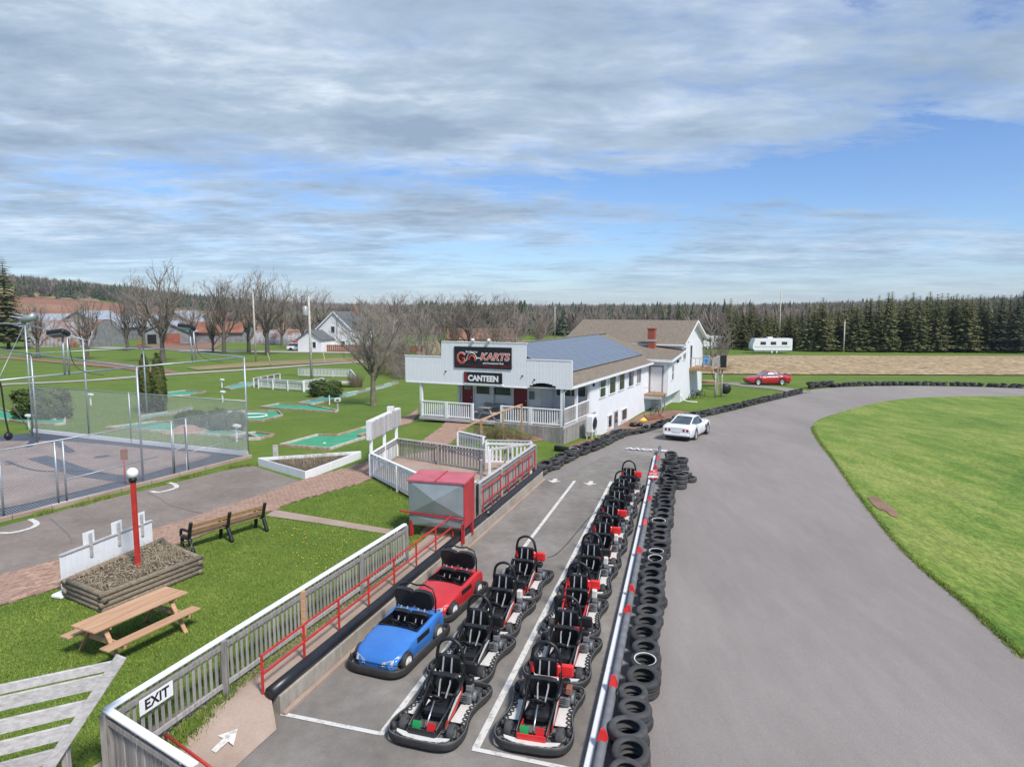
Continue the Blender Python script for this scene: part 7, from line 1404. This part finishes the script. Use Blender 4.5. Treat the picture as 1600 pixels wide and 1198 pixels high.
for i in range(60):
    u = 1135 + i * 8.3 + rg.uniform(-3, 3); row = i % 3; yy = [149, 156, 163][row] + rg.uniform(-3, 3) - (u - 1300) * .028; x = (u - 800) / FOC * yy
    top = np.interp(u, [1128, 1180, 1240, 1262, 1300, 1340, 1440, 1600], [474, 472, 472, 460, 464, 456, 453, 450]) + (rg.uniform(-5, 18) if u < 1420 else rg.uniform(-4, 7))
    h = at_y(u, top, yy)[2] - gz(x, yy); put_tree(CF[rg.choice([0, 0, 1, 1, 2, 3])], 'tall dark green spruce in the row behind the stubble field', x, yy, h, 14, rg.random() * 6.28, g_, 'spruce_tree', wide=rg.uniform(1.2, 1.7))
g_ = 'small spruces behind the house'
for i, (px, pb, pt) in enumerate([(1005, 525, 480), (1018, 526, 476), (1032, 526, 470), (1046, 528, 474), (1060, 530, 468), (1072, 530, 476), (1092, 530, 478), (1112, 534, 480), (1140, 536, 462), (1160, 538, 468)]): tree_px(CF[i % 4], 'dark green spruce rising behind the house roof', px, pb, pt, 14, g_, 'spruce_tree', wide=1.3)

def leafy(n, sampler, size, seed):                     # small leaf faces through a volume
    rg = np.random.default_rng(seed); P, N = sampler(rg, n); t = rg.normal(size=(n, 3)); t -= (t * N).sum(1, keepdims=True) * N * .5; t /= np.linalg.norm(t, axis=1, keepdims=True) + 1e-9
    b = np.cross(N, t); b /= np.linalg.norm(b, axis=1, keepdims=True) + 1e-9; s = (size * rg.uniform(.6, 1.3, n))[:, None]
    V = np.stack([P - t * s, P + b * s * .6, P + t * s, P - b * s * .6], 1).reshape(-1, 3); return V, np.arange(4 * n).reshape(-1, 4)
def ell(rx, ry, rz_, zc, taper=0., power=2.):
    def f(rg, n):
        d = rg.normal(size=(n, 3)); d /= np.linalg.norm(d, axis=1, keepdims=True); r = rg.uniform(.74, 1.0, n)[:, None] * (1 + .09 * np.sin(d[:, :1] * 9 + d[:, 2:] * 11) + .05 * np.sin(d[:, 1:2] * 17)); 
        q = np.sign(d) * np.abs(d) ** (2 / power); q /= (np.abs(q) ** power).sum(1, keepdims=True) ** (1 / power); P = q * r; k = 1 - taper * (P[:, 2:] + 1) / 2
        return np.concatenate([P[:, :1] * rx * k, P[:, 1:2] * ry * k, P[:, 2:] * rz_ + zc], 1), d
    return f
def shrub(name, label, cat, x, y, rz, sampler, n, size, mat, seed, core=None, trunk=True, group=None):
    t = thing(name, label, cat, (x, y, gz(x, y)), rz, group); V, Fq = leafy(n, sampler, size, seed); link('foliage', np_mesh('foliage', V, Fq, MAT[mat], smooth=False), t)
    obj('stem', MB().path([(0, 0, -.05), (.02, 0, .3), (0, .02, core or .8)], [.07, .06, .03], 6), MAT['bark'], t); return t
x, y = on_ground(229, 644); shrub('cedar_tree', 'left one of the two pointed cedars by the golf lawn', 'cedar', x, y, 0, ell(.60, .60, 2.05, 1.98, .55, 2.4), 5500, .10, 'cedar', 1, 2.5)
x, y = on_ground(250, 643); shrub('cedar_tree', 'right one of the two pointed cedars by the golf lawn', 'cedar', x, y, 0, ell(.62, .62, 2.1, 2.03, .5, 2.4), 5500, .10, 'cedar', 2, 2.5)
x, y = on_ground(509, 620); shrub('hedge', 'rounded dark green clipped hedge beside the white pen', 'hedge', x, y, R(-8), ell(1.45, .8, .75, .72, 0, 3.2), 9000, .07, 'hedge', 3)
x, y = on_ground(62, 655); shrub('hedge', 'large rectangular clipped hedge behind the pool fence', 'hedge', x, y + .3, R(-10), ell(1.75, .9, .98, .95, 0, 4.), 11000, .08, 'hedge', 4)
x, y = on_ground(299, 668); shrub('shrub', 'leftmost dome shrub beside the brick mound', 'shrub', x, y, 0, ell(.95, .8, .55, .5), 4500, .06, 'hedge', 5); x, y = on_ground(342, 672); shrub('shrub', 'middle dome shrub behind the fence', 'shrub', x, y, 0, ell(.6, .6, .68, .62), 3200, .06, 'hedge', 6); x, y = on_ground(370, 673); shrub('shrub', 'rightmost dome shrub near the fence corner post', 'shrub', x, y, 0, ell(.55, .55, .6, .55), 3000, .06, 'hedge', 7)
def brush(name, label, x, y, rx, ry, h, n, mat, seed, r=.008):
    rg = random.Random(seed); m = MB()
    for _ in range(n):
        a_ = rg.random() * 6.28; q = rg.random() ** .5; bx_, by_ = x + rx * q * math.cos(a_) * .7, y + ry * q * math.sin(a_) * .7; z = gz(bx_, by_); hh_ = h * rg.uniform(.5, 1.1); ex, ey = rg.gauss(0, .3) * h * .5 + (bx_ - x) * .4, rg.gauss(0, .3) * h * .5 + (by_ - y) * .4
        m.path([(bx_, by_, z), (bx_ + ex * .4, by_ + ey * .4, z + hh_ * .6), (bx_ + ex, by_ + ey, z + hh_)], [r, r * .7, r * .3], 3, cap=False)
        for _k in range(2): t_ = rg.uniform(.35, .8); p = Vector((bx_ + ex * t_, by_ + ey * t_, z + hh_ * t_)); m.path([p, p + Vector((rg.gauss(0, .15), rg.gauss(0, .15), rg.uniform(.05, .25))) * h], [r * .5, r * .2], 3, cap=False)
    return tag(obj(name, m, MAT[mat]), label, 'bush')
x, y = on_ground(556, 605); brush('bare_bush', 'bare brown bush beside the hedge and pen', x, y, 1.0, .8, 1.5, 160, 'drybrush', 1, .012)
x, y = on_ground(770, 684); brush('bare_bush', 'dry brown bush under the timber handrail', x, y, 1.3, .7, .9, 220, 'drybrush', 2); x, y = on_ground(812, 688); brush('bare_bush', 'dead flower clump beside the porch skirting', x, y, 1.0, .5, .6, 160, 'drybrush', 3); x, y = on_ground(740, 688); brush('bare_bush', 'dry weeds at the foot of the timber handrail', x, y, .8, .5, .6, 120, 'straw', 4)
for i, (px, py) in enumerate([(590, 568), (620, 572), (650, 580), (610, 585), (640, 592), (570, 562)]): x, y = on_ground(px, py); o = brush('bare_bush', 'tangle of low bare brush at the foot of the canteen thicket', x, y, 3.0, 1.6, 2.4, 170, 'drybrush' if i % 2 else 'twig', 10 + i, .02); o['group'] = 'low brush by the canteen thicket'
rg_ = random.Random(8)
for i in range(14):
    u = 690 + i * 20; yy = rg_.uniform(84, 112); x = (u - 800) / FOC * yy; o = brush('bare_bush', 'pale dry brush in the rough field behind the canteen roof', x, yy, 3.2, 2.2, 2.6, 150, 'straw' if i % 2 else 'drybrush', 30 + i, .025); o['group'] = 'dry brush behind the canteen roof'

# far woods: a mass of spruces and bare trees nobody could count
def proto_con(seed):
    rg = random.Random(seed); m = MB(); n = 9
    for i in range(n):
        t = i / n; z = .06 + .9 * t; w_ = .21 * (1 - t) ** .9 + .015; k = 8; ph = rg.random()
        for j in range(k):
            a0_, a1_ = 6.283 * (j + ph) / k, 6.283 * (j + ph + rg.uniform(.7, 1.2)) / k; r0_, r1_ = w_ * rg.uniform(.6, 1.25), w_ * rg.uniform(.6, 1.25)
            m.add([(0, 0, z + .19), (r0_ * math.cos(a0_), r0_ * math.sin(a0_), z - rg.uniform(0, .05)), (r1_ * math.cos(a1_), r1_ * math.sin(a1_), z - rg.uniform(0, .05))], [(0, 1, 2)])
    return np.array(m.v), np.array(m.f)
def proto_bare(seed):
    rg = random.Random(seed); m = MB()
    for i in range(95):
        a_ = rg.random() * 6.283; r_ = rg.random() ** .5 * .26; z0 = rg.uniform(.05, .5); z1 = min(1., z0 + rg.uniform(.25, .55)) * (1 - r_ * .5); x0, y0 = r_ * .3 * math.cos(a_), r_ * .3 * math.sin(a_); x1, y1 = r_ * math.cos(a_), r_ * math.sin(a_); w_ = .016
        m.add([(x0 - w_ * math.sin(a_), y0 + w_ * math.cos(a_), z0), (x0 + w_ * math.sin(a_), y0 - w_ * math.cos(a_), z0), (x1, y1, z1)], [(0, 1, 2)]); m.add([(x0, y0, z0 - w_), (x0, y0, z0 + w_ * 2), (x1 + rg.gauss(0, .06), y1 + rg.gauss(0, .06), z1 - .05)], [(0, 1, 2)])
    m.add([(-.012, 0, 0), (.012, 0, 0), (0, 0, .8)], [(0, 1, 2)]); m.add([(0, -.012, 0), (0, .012, 0), (0, 0, .8)], [(0, 1, 2)])
    return np.array(m.v), np.array(m.f)
PC = [proto_con(i) for i in range(3)]; PB = [proto_bare(i) for i in range(3)]
def wood(name, label, u0, u1, y0, y1, n, hmin, hmax, con, seed, mats=('spruce2', 'farbrush'), test=None):
    rg = np.random.default_rng(seed); Vs = []; Fs = []; Ms = []; off = 0
    for i in range(n):
        u = rg.uniform(u0, u1); y = y0 + (y1 - y0) * rg.random() ** .8; x = u * y
        if test and not test(u, y): continue
        c = rg.random() < con; P, Fc = (PC if c else PB)[rg.integers(3)]; h = rg.uniform(hmin, hmax); a_ = rg.random() * 6.28; ca_, sa_ = math.cos(a_), math.sin(a_); w_ = h * rg.uniform(.8, 1.3) * (1. if c else 1.3)
        V = np.stack([(P[:, 0] * ca_ - P[:, 1] * sa_) * w_ + x, (P[:, 0] * sa_ + P[:, 1] * ca_) * w_ + y, P[:, 2] * h + gz(x, y) - .3], 1); Vs.append(V); Fs.append(Fc + off); Ms.append(np.full(len(Fc), 0 if c else 1)); off += len(P)
    o = link(name, np_mesh(name, np.concatenate(Vs), np.concatenate(Fs), [MAT[m] for m in mats], np.concatenate(Ms), False), kind='stuff'); o['label'] = label; o['category'] = 'wood'; return o
wood('far_wood', 'mixed wood of spruce and bare trees behind the right spruce row', .26, .95, 172, 340, 1300, 8, 13, .07, 1)
wood('far_wood', 'far dark wood behind the house and canteen', -.10, .30, 215, 420, 800, 7, 12, .3, 2, test=lambda u, y: not (-.10 < u < .01 and y < 330))
wood('far_wood', 'distant forested ridge along the middle horizon', -.30, .9, 560, 1100, 2600, 8, 13, .16, 3)
wood('hill_forest', 'bare brown and dark spruce forest on the left hill', -1.8, -.22, 600, 1100, 4600, 7, 12, .08, 4, test=lambda u, y: y > 640 or u > -.6)
wood('tree_belt', 'dark spruce belt along the upper edge of the red field', -.72, -.34, 524, 590, 260, 9, 14, .92, 5)
wood('far_wood', 'bare brown trees around the farm and street', -.62, -.12, 232, 330, 110, 6, 10, .08, 6, test=lambda u, y: u > -.36 or y > 300)
wood('far_wood', 'dark spruces beyond the red field above the thicket', -.14, .02, 325, 420, 200, 9, 14, .9, 7)
# ------------------------------------------------------------------ grass blades and dandelions close to the camera
rgn = np.random.default_rng(4)
def scatter_grass(n, x0, x1, y0, y1, hmin, hmax, keep, name, label, mat='bladem', wd=.012):
    X = rgn.uniform(x0, x1, n); Y = y0 + (y1 - y0) * rgn.random(n) ** 1.25; k = keep(X, Y); X, Y = X[k], Y[k]; Z = ground_z(X, Y); a_ = rgn.uniform(0, 6.28, len(X)); h = rgn.uniform(hmin, hmax, len(X)); w_ = wd * rgn.uniform(.7, 1.4, len(X)); l = rgn.normal(0, .03, (len(X), 2))
    V = np.stack([np.stack([X - w_ * np.cos(a_), Y - w_ * np.sin(a_), Z - .01], 1), np.stack([X + w_ * np.cos(a_), Y + w_ * np.sin(a_), Z - .01], 1), np.stack([X + l[:, 0], Y + l[:, 1], Z + h], 1)], 1).reshape(-1, 3)
    o = link(name, np_mesh(name, V, np.arange(len(V)).reshape(-1, 3), MAT[mat], smooth=False), kind='stuff'); o['label'] = label; o['category'] = 'grass'
polys = [brick_poly, og(pad_up + [(470, 752), (400, 777), (318, 803), (200, 842), (90, 876), (0, 900), (-60, 918)]), og([(430, 797), (415, 806), (500, 818), (600, 834), (628, 838), (625, 830), (520, 812)]), [tuple(p) for p in pc], [q0, wpt(11.4, 1.9)[:2], q2, q3, q4, q5]]
def keep_l(X, Y):
    k = (wall_d(X, Y) > np.where(Y < 12, 1.5, 1.0)) & (np.abs(X) < .80 * Y + 1)
    for p in polys: k &= ~inpoly(X, Y, p)
    return k
scatter_grass(330000, -15, 0, 8.5, 27, .015, .045, keep_l, 'lawn_grass', 'short green grass blades covering the near lawn')
infp = infield[1:] + [(75, 56), (95, 40), (95, -4), (11.9, -4), (11.45, 3), (11.1, 8), (10.98, 11.5)]
scatter_grass(90000, 10.5, 24, 12.5, 34, .015, .04, lambda X, Y: inpoly(X, Y, infp) & (X < .80 * Y + 1), 'infield_grass', 'short green grass blades along the near infield edge')
# weedy tufts along edges
def edge_tufts(pts, n, sp, h, name, label):
    P = [Vector(p) for p in pts]; m = []; rg = random.Random(12); X = []; Y = []
    for _ in range(n): i = rg.randrange(len(P) - 1); p = P[i].lerp(P[i + 1], rg.random()); X.append(p.x + rg.gauss(0, sp)); Y.append(p.y + rg.gauss(0, sp))
    X, Y = np.array(X), np.array(Y); Z = pave_z(X, Y) * 0 + ground_z(X, Y) + .02; a_ = rgn.uniform(0, 6.28, n); hh_ = rgn.uniform(.3, 1, n) * h; l = rgn.normal(0, .05, (n, 2)); w_ = .014
    V = np.stack([np.stack([X - w_ * np.cos(a_), Y - w_ * np.sin(a_), Z - .02], 1), np.stack([X + w_ * np.cos(a_), Y + w_ * np.sin(a_), Z - .02], 1), np.stack([X + l[:, 0], Y + l[:, 1], Z + hh_], 1)], 1).reshape(-1, 3)
    o = link(name, np_mesh(name, V, np.arange(len(V)).reshape(-1, 3), MAT['bladem'], smooth=False), kind='stuff'); o['label'] = label; o['category'] = 'grass'
F0v, F1v = Vector(F0), Vector(F1); sdv = Vector((fdir.y, -fdir.x))
edge_tufts([tuple(F0v + sdv * .15), tuple(F1v + sdv * .12)], 9000, .10, .16, 'weedy_edge', 'weedy tufts along the foot of the long picket fence')
for pts, lab in (([(120, 792), (140, 786)], 'grass tuft in the pad kerb near the lamp globe'), ([(150, 783), (172, 777)], 'grass tuft further along the pad kerb'), ([(285, 748), (318, 741)], 'grass tuft at the kerb by the far pad marking'), ([(355, 732), (400, 727)], 'weeds at the right end of the pad kerb'), ([(60, 805), (82, 800)], 'dandelion tuft in the kerb by the near pad marking')): edge_tufts([on_ground(*p) for p in pts], 500, .09, .16, 'weed_tuft', lab)
edge_tufts([(x, y) for x, y in infield if y < 46], 16000, .05, .09, 'infield_fringe', 'ragged grass fringe along the infield edge')
edge_tufts([(x - .75, y + .55) for x, y in TL], 5000, .22, .16, 'weedy_edge', 'weedy grass behind the tyre wall below the canteen')
edge_tufts([wpt(7.9, -.22)[:2], wpt(8.5, -.2)[:2]], 700, .05, .16, 'weed_tuft', 'grass tuft growing at the wall foot behind the red two-seat car')
dn = MB(); rg = random.Random(21)
for cx, cy, n, sp in ((455, 835, 26, 24), (490, 870, 14, 20), (620, 765, 14, 16), (520, 845, 14, 26), (505, 890, 6, 10), (380, 870, 4, 20)):
    for _ in range(n):
        x, y = at_z(cx + rg.gauss(0, sp), cy + rg.gauss(0, sp * .45), YZ)
        if wall_d(x, y) > 1.1: dn.lathe([(0, .062), (.014, .058), (.019, .05), (0, .045)], 6, c=(x, y, gz(x, y)))
tag(obj('dandelions', dn, MAT['dandelion'], kind='stuff'), 'yellow dandelions dotted over the near lawn', 'flowers')
# ------------------------------------------------------------------ the air
hz = MB().box((0, 1600, 36), (7400, 5600, 90)); hm = bpy.data.materials.new('air'); hm.use_nodes = True; nt = hm.node_tree; nt.nodes.clear()
pv = nt.nodes.new('ShaderNodeVolumePrincipled'); pv.inputs['Color'].default_value = (.80, .88, 1, 1); pv.inputs['Density'].default_value = .00013; pv.inputs['Anisotropy'].default_value = .2
mo = nt.nodes.new('ShaderNodeOutputMaterial'); nt.links.new(pv.outputs[0], mo.inputs['Volume'])
obj('haze', hz, hm, kind='stuff')
